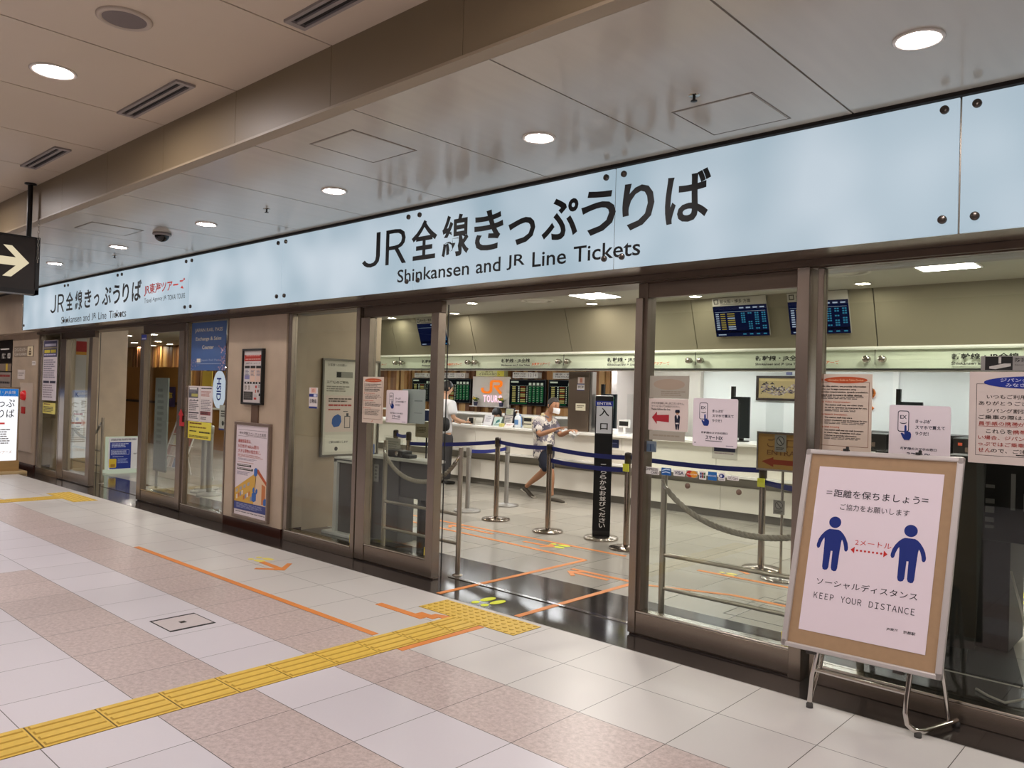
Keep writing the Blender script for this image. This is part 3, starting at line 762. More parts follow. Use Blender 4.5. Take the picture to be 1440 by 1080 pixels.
footprints(-6.52, 3.80, 0.2, 'pale yellow footprints on the hall floor at the tail of the orange arrow', CREAMY, 0.9)
footprints(-5.18, 6.44, 0.1, 'yellow footprints on the office floor below the nearest belt barrier', LIME, 1.0)
footprints(-3.35, 6.62, 0.1, 'small yellow footprints beside the barrier base seen through the right leaf', CREAMY, 0.7)
def vee():
    m = MB(); m.slab([(-1.42, 7.62), (-1.34, 7.58), (-1.22, 7.78), (-1.12, 8.25), (-1.22, 8.25), (-1.32, 7.80)], 0, 0.0026); m.slab([(-1.36, 7.56), (-0.5, 7.30), (-0.5, 7.38), (-1.32, 7.64)], 0, 0.0026)
    tag(m.build('floor_tape', LIME), 'lime yellow corner mark taped on the office floor at the right edge', 'floor tape')
vee()
def floor_hatch():
    x0, x1, y0, y1 = -5.268, -4.954, 2.275, 2.578
    root = empty('floor_hatch', ((x0+x1)/2, (y0+y1)/2, 0)); tag(root, 'small square floor hatch with black edges and a centre lock in a pale tile', 'floor hatch')
    MB().box(x0+0.012, x1-0.012, y0+0.006, y1-0.006, 0, 0.0016).build('lid', M('hatch_lid', '#cbc2c2', 0.35, noise=0.03, scale=20), root)
    f = MB(); f.box(x0, x1, y0, y0+0.007, 0, 0.002); f.box(x0, x1, y1-0.007, y1, 0, 0.002); f.box(x0, x0+0.022, y0+0.007, y1-0.007, 0, 0.002); f.box(x1-0.022, x1, y0+0.007, y1-0.007, 0, 0.002)
    f.build('edge_frame', BLACKM, root)
    c = MB(); cx, cy = (x0+x1)/2, (y0+y1)/2; c.box(cx-0.022, cx+0.022, cy-0.02, cy+0.02, 0.0016, 0.0022); c.box(cx-0.013, cx+0.013, cy-0.012, cy+0.012, 0.0022, 0.0026, 1); c.box(cx-0.004, cx+0.004, cy-0.01, cy+0.01, 0.0026, 0.003)
    c.build('lock', [BLACKM, CHROMED], root)
floor_hatch()

# ================================================================== SOCIAL DISTANCE STAND
def distance_stand():
    O = Vector((-1.747, 4.10, 0.285)); U = Vector((0.775, 0, 0.012)); V = Vector((0.028, 0.22, 1.035)); n = U.cross(V).normalized()
    root = empty('notice_stand', (-1.36, 4.15, 0)); tag(root, 'leaning silver notice stand with a keep your distance poster on cork', 'notice board')
    P = lambda u, v, d=0.0: O+u*U+v*V+d*n
    b = MB(); b.obox(P(0.5, 0.5, -0.004), U*0.49, V*0.49, n*0.006); b.build('cork_board', M('kraft_board', '#a88a69', 0.7, noise=0.04, scale=30), root)
    f = MB()
    su, sv = 0.016, 0.0125
    f.obox(P(0.5, sv, 0.002), U*0.5*0.965, V*sv, n*0.014); f.obox(P(0.5, 1-sv, 0.002), U*0.5*0.965, V*sv, n*0.014)
    f.obox(P(su*1.3, 0.5, 0.002), U*su*1.3, V*0.5*0.972, n*0.014); f.obox(P(1-su*1.3, 0.5, 0.002), U*su*1.3, V*0.5*0.972, n*0.014)
    f.build('frame', ALU, root, bevel=0.007)
    c = MB()
    for (u, v) in ((0.02, 0.018), (0.98, 0.018), (0.02, 0.982), (0.98, 0.982)): c.obox(P(u, v, 0.002), U*0.02, V*0.018, n*0.0155)
    c.build('corner_cap', M('corner_cap_grey', '#a09a96', 0.3, 0.5), root, bevel=0.009)
    for u in (0.27, 0.73):
        k = MB(); k.obox(P(u, 1.004, 0.0), U*0.016, V*0.006, n*0.02); k.obox(P(u+0.01, 1.012, 0.01), U*0.009, V*0.009, n*0.008); k.build('clip', BLACK, root, bevel=0.003)
    for u in (0.19, 0.735):
        k = MB(); k.obox(P(u+0.02, -0.006, 0.0), U*0.03, V*0.007, n*0.016); k.build('clip', M('dark_clip', '#3b3734', 0.4, 0.5), root, bevel=0.003)
    # the printed sheet, placed in board coordinates
    u0, u1, v0, v1 = 0.106, 0.894, 0.094, 0.914
    s = Sheet(P(u0, v0, 0.0055), U*(u1-u0), V*(v1-v0), n, thick=0.0015, paper=M('poster_paper', '#ecdfe8', 0.4, coat=0.6))
    q = lambda u, v: ((u-u0)/(u1-u0), (v-v0)/(v1-v0))
    INK, NAVY, RED = '#20222c', '#1d2f7c', '#c8302c'
    def T(t, ua, va, ub, vb, c, bold=0.0):
        a, b2 = q(ua, va), q(ub, vb); s.text(t, a[0], a[1], b2[0], b2[1], c, bold=bold)
    T('＝', 0.176, 0.777, 0.214, 0.792, INK); T('距離を保ちましょう', 0.226, 0.764, 0.768, 0.803, INK, 0.004); T('＝', 0.780, 0.779, 0.818, 0.794, INK)
    T('ご協力をお願いします', 0.279, 0.703, 0.716, 0.734, INK)
    for cx, sx in ((0.2595, 1.0), (0.7365, 1.0)):
        sheet_person(s, q, cx, NAVY)
    T('2メートル', 0.405, 0.541, 0.632, 0.567, RED)
    a = [q(0.381, 0.515), q(0.406, 0.531), q(0.406, 0.499)]; s.poly([a[0], a[2], a[1]], RED)
    a = [q(0.614, 0.515), q(0.589, 0.531), q(0.589, 0.499)]; s.poly([a[0], a[1], a[2]], RED)
    for k in range(7):
        c = q(0.423+0.0253*k, 0.515); s.disc(c[0], c[1], 0.0092, 0.0062, RED, n=14)
    T('ソーシャルディスタンス', 0.186, 0.324, 0.817, 0.358, INK); 
    for i, ch in enumerate('KEEP YOUR DISTANCE'):
        if ch == ' ': continue
        g = chr(ord(ch)-65+0xFF21); gv = glyphs(g)[2]; gh = glyphs('Ｅ')[2]; cu_ = 0.178+0.0357*(i+0.4); wd = (gv[1]-gv[0])/(gh[3]-gh[2])*0.029/0.775*1.06*0.80
        T(g, cu_-wd/2, 0.257, cu_+wd/2, 0.286, INK)
    T('JR東海', 0.658, 0.169, 0.727, 0.183, INK, 0.01); T('京都駅', 0.757, 0.169, 0.828, 0.183, INK, 0.01)
    s.build('poster', root)
    r = M('stand_chrome', '#cdc8c2', 0.14, 1.0)
    # tubular legs: front feet on the floor, bent back along the floor on the right
    xl, xr = -1.585, -1.125
    def along(p, q_, n=8): return [Vector(p).lerp(Vector(q_), i/n) for i in range(n+1)]
    l = MB(); l.tube([(xl+0.055, 4.178, 0.60), (xl+0.03, 4.135, 0.35), (xl+0.006, 4.10, 0.16), (xl, 4.092, 0.03)], 0.013, 14); l.build('leg', r, root)
    l = MB(); l.tube([(xr+0.03, 4.178, 0.60), (xr+0.012, 4.135, 0.35), (xr, 4.10, 0.17), (xr+0.001, 4.085, 0.11), (xr+0.012, 4.082, 0.06), (xr+0.035, 4.10, 0.033), (xr+0.065, 4.14, 0.026), (xr+0.15, 4.40, 0.026)], 0.013, 14); l.build('leg', r, root)
    l = MB(); l.tube([(xl, 4.092, 0.03), (xl+0.005, 4.10, 0.06), (xl+0.02, 4.17, 0.20), (xl+0.05, 4.28, 0.62)], 0.011, 12); l.build('rear_strut', r, root)
    l = MB(); l.tube([(xr+0.13, 4.34, 0.03), (xr+0.10, 4.31, 0.30), (xr+0.06, 4.25, 0.60)], 0.011, 12); l.build('rear_strut', r, root)
    l = MB(); l.tube([(xl+0.012, 4.108, 0.195), (xr+0.002, 4.108, 0.195)], 0.011, 12); l.build('crossbar', r, root)
    for p in ((xl, 4.092), (xr+0.05, 4.115), (xr+0.15, 4.395)):
        MB().lathe([(0.0, 0.0), (0.017, 0.0), (0.017, 0.02), (0.012, 0.026), (0, 0.026)], (p[0], p[1], 0), 14).build('rubber_foot', RUBBER, root)
def sheet_person(s, q, cx, col):
    """pictogram figure: head, rounded body with hanging arms and two legs"""
    A = 0.766/1.058     # board width over height
    k = lambda du, v: q(cx+du, v)
    c = k(0.0, 0.638); s.disc(c[0], c[1], 0.040/0.788, 0.0285/0.82, col, n=36)
    pts = []
    half = [(0.0, 0.603), (0.030, 0.603), (0.046, 0.597), (0.064, 0.585), (0.083, 0.566), (0.097, 0.545), (0.104, 0.522), (0.104, 0.512), (0.098, 0.503), (0.088, 0.502), (0.081, 0.509), (0.077, 0.525), (0.068, 0.545), (0.0585, 0.557)]
    low = [(0.0555, 0.545), (0.0525, 0.49), (0.050, 0.415), (0.044, 0.402), (0.030, 0.399), (0.015, 0.403), (0.008, 0.415), (0.006, 0.49), (0.0, 0.496)]
    R = half+low
    s.poly([k(x, v) for x, v in ([(0.0585, 0.557), (0.064, 0.585), (0.083, 0.566), (0.097, 0.545), (0.104, 0.522), (0.104, 0.512), (0.098, 0.503), (0.088, 0.502), (0.081, 0.509), (0.077, 0.525), (0.068, 0.545)][::-1])], col)
    s.poly([k(-x, v) for x, v in ([(0.0585, 0.557), (0.064, 0.585), (0.083, 0.566), (0.097, 0.545), (0.104, 0.522), (0.104, 0.512), (0.098, 0.503), (0.088, 0.502), (0.081, 0.509), (0.077, 0.525), (0.068, 0.545)])], col)
    s.poly([k(x, v) for x, v in [(-0.0525, 0.496), (0.0525, 0.496), (0.0555, 0.545), (0.0585, 0.557), (0.064, 0.585), (0.046, 0.597), (0.030, 0.603), (-0.030, 0.603), (-0.046, 0.597), (-0.064, 0.585), (-0.0585, 0.557), (-0.0555, 0.545)]], col)
    leg = [(0.0525, 0.4965), (0.006, 0.4965), (0.008, 0.415), (0.015, 0.403), (0.030, 0.399), (0.044, 0.402), (0.050, 0.415)]
    s.poly([k(x, v) for x, v in leg], col); s.poly([k(-x, v) for x, v in leg[::-1]], col)
distance_stand()

# ================================================================== POSTERS AND STICKERS ON THE GLASS
GY = 4.5015
PAPER = '#e2d6d2'
PINKW = '#eae0e6'
def sticker_tag(o, label, cat='poster', group=None): return tag(o, label, cat, group)
def ex_board(x0, x1, z0, z1, label):
    s = wall_sheet(x0, x1, z0, z1, GY, thick=0.003, paper=M('glossy_board', PINKW, 0.3), radius=0.012)
    NV, BL = '#23263c', '#1c3580'
    # telephone outline with EX on its screen
    s.rect(0.145, 0.335, 0.56, 0.91, NV, 1, 0.012); s.rect(0.158, 0.322, 0.575, 0.897, PINKW, 2, 0.009)
    s.text('EX', 0.185, 0.775, 0.295, 0.835, NV, 3, 0.02); s.disc(0.24, 0.715, 0.058, 0.024, NV, 3); s.disc(0.24, 0.722, 0.055, 0.016, PINKW, 4)
    # pointing hand
    s.poly([(0.262, 0.655), (0.272, 0.672), (0.288, 0.672), (0.296, 0.655), (0.30, 0.575), (0.335, 0.57), (0.36, 0.56), (0.375, 0.53), (0.372, 0.475), (0.345, 0.43), (0.262, 0.43), (0.235, 0.465), (0.20, 0.535), (0.222, 0.55), (0.262, 0.52)], BL, 5)
    s.text('きっぷが', 0.44, 0.715, 0.69, 0.775, NV, 2, 0.02); s.text('スマホで買えて', 0.44, 0.615, 0.915, 0.675, NV, 2, 0.02); s.text('ラクだ！', 0.44, 0.515, 0.655, 0.575, NV, 2, 0.02)
    s.text('新幹線のスマホの窓口', 0.20, 0.27, 0.79, 0.315, NV, 2, 0.02); s.text('スマートEX', 0.30, 0.15, 0.69, 0.235, NV, 2, 0.03)
    s.rect(0.30, 0.67, 0.118, 0.130, NV, 2); s.disc(0.06, 0.075, 0.014, 0.014, NV, 2, 10); s.lines(0.76, 0.93, 0.03, 0.05, 1, '#9a90a0', fill=0.9)
    return tag(s.build('notice_board_sign'), label, 'poster', 'square pale phone ticket boards on the glass')
ex_board(-1.352, -1.055, 1.255, 1.578, 'square phone ticket poster on the right window, just above the leaning stand')
ex_board(-2.533, -2.227, 1.280, 1.585, 'square phone ticket poster in the middle of the right glass leaf')
ex_board(-5.645, -5.345, 1.288, 1.580, 'square phone ticket poster on the left glass leaf beside the doorway')
def back_board():
    s = wall_sheet(-5.46, -5.15, 1.292, 1.592, 4.532, thick=0.003, paper=M('board_back_grey', '#aab0b2', 0.4), radius=0.012)
    s.lines(0.55, 0.9, 0.62, 0.68, 1, '#7c8488'); s.lines(0.55, 0.9, 0.28, 0.32, 1, '#8c9296')
    tag(s.build('notice_board_sign'), 'grey square board half hidden behind the phone ticket poster on the left leaf', 'poster')
back_board()
def guide_notice(x0, x1, z0, z1, label, py=GY):
    s = wall_sheet(x0, x1, z0, z1, py, paper='#d2c2b2')
    BK, OR = '#2a2421', '#b8502a'
    s.ring(0.06, 0.95, 0.085, 0.90, 0.0025, '#7a4a34'); s.disc(0.505, 0.925, 0.41, 0.042, OR, 2)
    s.text('Information Guide on Tablet Devices', 0.17, 0.912, 0.84, 0.938, '#e8b48c', 3, 0.01)
    y = 0.845
    for t in ('In this station, we provide information', 'to our foreign customers using', 'video interpretation, speech translation,', 'and web browsers via tablet devices.'):
        s.text(t, 0.09, y-0.018, min(0.09+0.0205*len(t), 0.93), y+0.010, BK, 2, 0.03); y -= 0.036
    s.lines(0.09, 0.92, y-0.028, y+0.012, 2, '#6a625c', seed=4); y -= 0.058
    for head, body in (('Video interpretation', ('The station staff may use video chats', 'to call an operator to interpret for you.')),
                       ('Speech translation', ('The station staff may use a', 'speech translation app to interpret for you.')),
                       ('Web browsing', ('The station staff may use web browsers', 'to check maps, timetables, and other', 'websites to provide information.'))):
        s.disc(0.085, y, 0.016, 0.010, OR, 2, 12); s.text(head, 0.12, y-0.014, 0.12+0.024*len(head), y+0.014, OR, 2, 0.012); y -= 0.036
        for t in body:
            s.text(t, 0.12, y-0.016, min(0.12+0.0195*len(t), 0.93), y+0.010, BK, 2, 0.03); y -= 0.034
        s.lines(0.12, 0.92, y-0.022, y+0.012, 2, '#6a625c', seed=len(head)); y -= 0.056
    s.poly([(0.47, 0.035), (0.50, 0.03), (0.50, 0.06), (0.52, 0.06), (0.54, 0.045), (0.52, 0.05), (0.52, 0.03), (0.485, 0.022), (0.455, 0.035)], OR, 2)
    return tag(s.build('guide_notice'), label, 'poster', 'beige guide notices with an orange oval heading')
guide_notice(-1.733, -1.443, 1.30, 1.742, 'beige English guide notice with orange oval on the right window above the stand')
guide_notice(-5.920, -5.620, 1.274, 1.695, 'beige English guide notice with orange oval on the left glass leaf', 4.4435)
def member_notice():
    s = wall_sheet(-0.973, -0.40, 1.30, 1.757, GY, paper='#d3c6bf')
    BK, RD, BL = '#26211f', '#a33a30', '#1a2f8c'
    s.ring(0.055, 0.945, 0.085, 0.87, 0.002, BK); s.disc(0.50, 0.885, 0.39, 0.068, BL, 2, 40)
    s.text('ジパング倶楽部会員の', 0.235, 0.89, 0.765, 0.93, '#c9cbe6', 3, 0.01); s.text('みなさまへお知らせ', 0.275, 0.838, 0.725, 0.878, '#c9cbe6', 3, 0.01)
    def row(t, u, v, c, n): s.text(t, u, v, u+0.0495*n, v+0.046, c, 2, 0.008)
    row('いつもご利用いただきまして', 0.135, 0.705, BK, 13); row('ありがとうございます。', 0.075, 0.635, BK, 11)
    row('ジパング割引のきっぷで', 0.135, 0.553, BK, 11); row('ご乗車の際は、', 0.075, 0.483, BK, 7); row('会員証・会', 0.425, 0.483, RD, 5)
    row('員手帳の携帯', 0.075, 0.413, RD, 6); row('が必要です。', 0.372, 0.413, RD, 6)
    row('これらを', 0.135, 0.33, BK, 4); row('携帯されていな', 0.335, 0.33, RD, 7)
    row('い場合、ジパング割引のき', 0.075, 0.26, RD, 12); row('っぷではご乗車いただけま', 0.075, 0.19, RD, 12)
    row('せん', 0.075, 0.122, RD, 2); row('ので、ご注意ください。', 0.175, 0.122, BK, 11)
    s.rect(0.43, 0.72, 0.474, 0.478, RD, 2); s.rect(0.075, 0.37, 0.404, 0.408, RD, 2)
    s.lines(0.36, 0.93, 0.093, 0.113, 1, BK, ragged=0.0); s.text('JR東海', 0.60, 0.035, 0.70, 0.062, BK, 2, 0.01)
    tag(s.build('member_notice'), 'large notice with a dark blue oval heading on the window at the right edge', 'poster')
member_notice()
def camera_sign():
    s = wall_sheet(-0.925, -0.55, 1.761, 1.835, GY, paper='#8c8a86')
    s.rect(0.05, 0.365, 0.06, 0.96, '#1c1b1b', 1)
    s.poly([(0.10, 0.30), (0.27, 0.50), (0.345, 0.50), (0.345, 0.32), (0.17, 0.12), (0.10, 0.16)], '#b9b6b0', 2); s.rect(0.205, 0.235, 0.5, 0.92, '#b9b6b0', 2)
    s.text('防犯カメラ作動中', 0.39, 0.60, 0.95, 0.88, '#3a3836', 2, 0.01); s.text('Security Cameras in Operation', 0.39, 0.34, 0.95, 0.46, '#4a4846', 2)
    tag(s.build('camera_notice'), 'small grey security camera sign above the blue oval notice', 'sign')
camera_sign()
def line_poster():
    s = wall_sheet(-2.865, -2.57, 1.365, 1.575, GY, paper=M('cream_poster', '#dccdc6', 0.4))
    BK, RD, NV = '#3a3430', '#a92a34', '#1d2033'
    s.text('只今大変混雑し申し訳ございません。', 0.07, 0.82, 0.90, 0.89, BK, 2, 0.005); s.text('ラインに沿ってお並びください。', 0.07, 0.725, 0.80, 0.795, BK, 2, 0.005); s.text('Please follow the line.', 0.07, 0.635, 0.57, 0.70, BK, 2, 0.01)
    s.poly([(0.09, 0.40), (0.22, 0.19), (0.22, 0.29), (0.53, 0.265), (0.53, 0.50), (0.22, 0.48), (0.22, 0.59)], RD, 2)
    # station officer figure
    s.poly([(0.68, 0.60), (0.69, 0.665), (0.79, 0.665), (0.80, 0.60), (0.785, 0.565), (0.695, 0.565)], NV, 2); s.disc(0.74, 0.56, 0.036, 0.05, '#b98a6e', 2)
    s.poly([(0.705, 0.05), (0.735, 0.05), (0.745, 0.20), (0.755, 0.05), (0.785, 0.05), (0.80, 0.25), (0.81, 0.45), (0.79, 0.50), (0.69, 0.50), (0.67, 0.45), (0.68, 0.25)], NV, 2)
    s.poly([(0.72, 0.50), (0.76, 0.50), (0.74, 0.38)], '#e8e4e2', 3); s.rect(0.70, 0.78, 0.225, 0.265, '#e6e0da', 3)
    tag(s.build('queue_poster'), 'poster with a red left arrow and uniformed figure on the right glass leaf', 'poster')
    b = wall_sheet(-2.862, -2.568, 1.578, 1.725, GY, paper=M('back_of_poster', '#a8a294', 0.45))
    b.disc(0.5, 0.62, 0.40, 0.24, '#a89886', 1); b.lines(0.3, 0.95, 0.08, 0.32, 3, '#958c7e'); tag(b.build('poster_back'), 'grey back of a poster above the red arrow poster on the right leaf', 'poster')
    c = wall_sheet(-2.855, -2.59, 1.300, 1.362, GY, paper=M('back_of_poster', '#a8a294', 0.45)); c.lines(0.1, 0.9, 0.3, 0.6, 1, '#9a9282')
    tag(c.build('poster_back'), 'grey strip of paper below the red arrow poster on the right leaf', 'poster')
    t = wall_sheet(-2.885, -2.80, 1.218, 1.29, GY, paper=M('grey_notice', '#6f7c86', 0.5)); t.poly([(0.02, 0.05), (0.98, 0.05), (0.80, 0.75), (0.20, 0.75)], '#56677a'); t.rect(0.45, 0.55, 0.1, 0.7, '#2b3a58', 2)
    tag(t.build('small_sticker'), 'small blue grey sticker at the left edge of the right glass leaf', 'sticker')
line_poster()
def card_logos():
    g = 'payment card stickers in a row on the right glass leaf'
    def mk(x0, x1, z0, z1, paper, fn, lab):
        s = wall_sheet(x0, x1, z0, z1, GY, thick=0.001, paper=paper, radius=0.004); fn(s); tag(s.build('card_sticker'), lab, 'sticker', g)
    W_ = '#e4e2de'
    mk(-2.885, -2.772, 1.070, 1.118, W_, lambda s: (s.text('EXPRESS', 0.06, 0.52, 0.9, 0.88, '#2c2c30', 2, 0.01), s.text('CARD', 0.45, 0.10, 0.95, 0.42, '#2c2c30', 2, 0.02)), 'white card sticker lettered express, leftmost of the row')
    mk(-2.756, -2.682, 1.074, 1.122, '#1f5aa0', lambda s: (s.poly([(0.1, 0.55), (0.5, 0.75), (0.9, 0.7), (0.9, 0.82), (0.45, 0.9), (0.1, 0.68)], '#bcd6ee', 2), s.poly([(0.1, 0.25), (0.5, 0.4), (0.9, 0.3), (0.9, 0.42), (0.45, 0.52), (0.1, 0.36)], '#bcd6ee', 2)), 'blue card sticker with pale waves, second of the row')
    mk(-2.665, -2.581, 1.077, 1.117, W_, lambda s: s.text('VISA', 0.1, 0.22, 0.9, 0.8, '#2b2f56', 2, 0.02), 'white card sticker with blue capital letters between two coloured ones')
    mk(-2.571, -2.489, 1.076, 1.121, '#a8aaa4', lambda s: (s.disc(0.34, 0.5, 0.33, 0.48, '#c4322c', 2), s.disc(0.67, 0.5, 0.32, 0.48, '#e09a34', 3), s.text('MasterCard', 0.1, 0.40, 0.92, 0.60, '#f0e8e0', 4, 0.01)), 'card sticker with overlapping red and orange discs')
    mk(-2.479, -2.430, 1.070, 1.124, W_, lambda s: [s.rect(0.14+0.26*i, 0.36+0.26*i, 0.2, 0.82, c, 2, 0.003) for i, c in enumerate(('#2a3f78', '#8e2a34', '#3f6a44'))] and s.text('JCB', 0.16, 0.42, 0.86, 0.6, '#eeeeee', 3), 'white card sticker with three coloured stripes')
    mk(-2.418, -2.357, 1.072, 1.125, '#2468ac', lambda s: s.text('AMERICAN EXPRESS', 0.05, 0.42, 0.95, 0.62, '#d8e6f2', 2), 'blue square card sticker with pale lettering across')
    mk(-2.346, -2.300, 1.076, 1.126, W_, lambda s: (s.disc(0.5, 0.58, 0.4, 0.26, '#26367e', 2), s.disc(0.42, 0.58, 0.16, 0.17, '#d8dce8', 3), s.text('Diners', 0.15, 0.08, 0.85, 0.22, '#55586a', 3)), 'white card sticker with one round blue emblem')
    mk(-2.288, -2.209, 1.085, 1.112, W_, lambda s: s.text('UC Card', 0.15, 0.2, 0.9, 0.8, '#55565a', 2), 'small white card sticker at the right end of the row')
    for (x, z, l) in ((-2.56, 1.02, 'left'), (-2.207, 1.017, 'right')):
        m = MB(); m.lathe([(0.0, 4.4985), (0.0175, 4.4985), (0.0175, 4.5045)], (x, 0, z), 20, axis='y')
        tag(m.build('safety_dot', M('brown_disc', '#7a6454', 0.4)), 'small brown safety disc on the right leaf below the card stickers, on the %s' % l, 'sticker', 'brown safety discs on the glass')
card_logos()
def door_tags():
    for (x0, x1, z0, z1, l) in ((-1.92, -1.855, 0.175, 0.235, 'yellow warning tag low on the right leaf beside the notice stand'), (-5.075, -5.015, 0.175, 0.245, 'yellow warning tag low on the left leaf by the doorway'), (-6.135, -6.075, 0.125, 0.20, 'yellow warning tag low on the fixed window left of the doorway')):
        s = wall_sheet(x0, x1, z0, z1, GY, thick=0.001, paper='#d8c64a'); s.poly([(0.2, 0.2), (0.4, 0.55), (0.25, 0.6)], '#2b2a28', 2); s.poly([(0.55, 0.2), (0.8, 0.2), (0.8, 0.6)], '#2b2a28', 2); s.rect(0.1, 0.9, 0.78, 0.86, '#8a7a28', 2)
        tag(s.build('warning_tag'), l, 'sticker', 'yellow door warning tags')
    s = wall_sheet(-6.885, -6.735, 1.372, 1.582, GY, thick=0.001, paper='#dcd4d0')
    s.rect(0.18, 0.82, 0.74, 0.98, '#e0b8a8', 2); s.text('自', 0.38, 0.78, 0.62, 0.94, '#b4533c', 3); s.rect(0.02, 0.98, 0.555, 0.70, '#2a377e', 2); s.rect(0.55, 0.92, 0.57, 0.685, '#c9cfe4', 3); s.rect(0.02, 0.98, 0.0, 0.09, '#2a377e', 2)
    s.text('自動扉', 0.12, 0.24, 0.9, 0.46, '#2c2b30', 2, 0.01)
    tag(s.build('door_sticker'), 'small blue and white automatic door sticker on the fixed window', 'sticker')
door_tags()

# ------------------------------------------------------------------ stone pillar between the shopfronts
def pillar_posters():
    x0, x1, z0, z1 = -8.092, -7.664, 1.377, 1.987
    root = empty('framed_poster', ((x0+x1)/2, 4.42, z0)); tag(root, 'black framed poster with a red heading on the stone pillar', 'framed poster')
    f = MB(); t = 0.022
    for a, b, c, d in ((x0, x1, z0, z0+t), (x0, x1, z1-t, z1), (x0, x0+t, z0+t, z1-t), (x1-t, x1, z0+t, z1-t)): f.box(a, b, 4.412, 4.454, c, d)
    f.build('frame', BLACK, root, bevel=0.003)
    s = wall_sheet(x0+t, x1-t, z0+t, z1-t, 4.430, paper=M('poster_glossy', '#d0c8c4', 0.15))
    s.rect(0.02, 0.98, 0.80, 0.92, '#a83226', 1); s.lines(0.12, 0.9, 0.885, 0.91, 1, '#d8a89c', lay=2); s.lines(0.08, 0.95, 0.82, 0.845, 1, '#d8a89c', lay=2)
    s.text('JR東海ホームページ', 0.10, 0.735, 0.88, 0.775, '#2a2726', 2, 0.008)
    for k, c in enumerate(('#c9c4c4', '#d8b8a4', '#d3b6a6')):
        u = 0.06+0.31*k; s.rect(u, u+0.27, 0.36, 0.71, c, 1); s.rect(u, u+0.27, 0.66, 0.71, '#1d1c1c', 2); s.rect(u, u+0.27, 0.36, 0.40, '#1d1c1c', 2); s.rect(u+0.09, u+0.17, 0.365, 0.395, '#c8c4c0', 3); s.lines(u+0.03, u+0.24, 0.5, 0.63, 5, '#7e7c88', lay=2, seed=k)
    s.rect(0.06, 0.33, 0.45, 0.53, '#8583ac', 2)
    s.lines(0.08, 0.2, 0.24, 0.33, 5, '#6b6456', seed=5); s.lines(0.27, 0.4, 0.24, 0.33, 5, '#6b6456', seed=6); s.rect(0.03, 0.54, 0.05, 0.21, '#35322f', 1); s.lines(0.06, 0.5, 0.07, 0.19, 6, '#6a6560', lay=2, seed=9)
    for a, b, c, d, k in ((0.66, 0.75, 0.28, 0.33, '#b23a32'), (0.66, 0.72, 0.19, 0.25, '#b0584a'), (0.78, 0.86, 0.2, 0.25, '#5a2a28'), (0.60, 0.74, 0.06, 0.10, '#b23a32'), (0.86, 0.93, 0.13, 0.18, '#26221f')): s.rect(a, b, c, d, k, 1)
    s.lines(0.8, 0.97, 0.29, 0.33, 2, '#3c3836', seed=3); s.lines(0.6, 0.8, 0.11, 0.16, 3, '#a39a98', seed=2)
    s.build('poster', root)
    b = MB().box(-7.905, -7.765, 4.440, 4.4545, 1.150, 1.372); o = b.build('wall_bracket', M('brown_plate', '#6d5646', 0.4, 0.3)); tag(o, 'brown plate on the stone pillar between the two framed posters', 'plate')
    x0, x1, z0, z1 = -8.222, -7.478, 0.125, 1.180
    root = empty('framed_poster', ((x0+x1)/2, 4.42, z0)); tag(root, 'tall grey framed luggage poster on the lower half of the stone pillar', 'framed poster')
    f = MB(); t = 0.032
    for a, bb, c, d in ((x0, x1, z0, z0+t), (x0, x1, z1-t, z1), (x0, x0+t, z0+t, z1-t), (x1-t, x1, z0+t, z1-t)): f.box(a, bb, 4.418, 4.454, c, d)
    f.build('frame', M('grey_brown_frame', '#857468', 0.35, 0.4), root, bevel=0.004)
    s = wall_sheet(x0+t, x1-t, z0+t, z1-t, 4.432, paper=M('poster_glossy2', '#ded2d6', 0.2))
    RD = '#b24a40'
    s.text('特大荷物スペースつき座席', 0.10, 0.895, 0.92, 0.925, '#3a3634', 2); s.rect(0.06, 0.95, 0.945, 0.948, '#6b6460'); s.rect(0.06, 0.95, 0.875, 0.878, '#6b6460'); s.lines(0.3, 0.95, 0.882, 0.893, 1, '#8a807c')
    s.text('最後部座席は、', 0.07, 0.80, 0.48, 0.842, RD, 2, 0.01); s.text('3辺合計160cm超の', 0.07, 0.745, 0.72, 0.787, RD, 2, 0.01); s.text('大きな荷物の指定席に。', 0.07, 0.69, 0.78, 0.732, RD, 2, 0.01)
    s.lines(0.07, 0.95, 0.64, 0.675, 3, '#c08c86', seed=2); s.lines(0.07, 0.7, 0.605, 0.63, 2, '#9a92a0', seed=8)
    s.lines(0.07, 0.6, 0.578, 0.588, 1, '#b07a5a'); s.rect(0.06, 0.50, 0.54, 0.565, '#4a4644'); s.rect(0.06, 0.56, 0.50, 0.525, '#4a4644'); s.lines(0.08, 0.48, 0.545, 0.56, 1, '#c8c2be', lay=2); s.lines(0.08, 0.54, 0.505, 0.52, 1, '#c8c2be', lay=2)
    s.lines(0.06, 0.5, 0.44, 0.485, 4, '#9a92a4', seed=4)
    # isometric carriage picture
    s.poly([(0, 0.145), (0.6, 0.145), (0.68, 0.50), (0.0, 0.285)], '#d5a84e', 2); s.poly([(0.6, 0.145), (1, 0.145), (1, 0.40), (0.70, 0.525), (0.66, 0.5)], '#dcc0a0', 2); s.poly([(0.66, 0.51), (0.72, 0.535), (1.0, 0.395), (1.0, 0.355)], '#b55a38', 3)
    s.poly([(0.84, 0.16), (0.95, 0.16), (0.95, 0.36), (0.84, 0.38)], '#c27848', 3)
    rn = random.Random(5)
    for k in range(9):
        u = 0.06+0.055*k; v = 0.17+0.018*(k%4); s.poly([(u, v), (u+0.045, v+0.008), (u+0.045, v+0.055), (u, v+0.047)], ('#e4d8cc', '#c77a48', '#8d98ae')[k%3], 4)
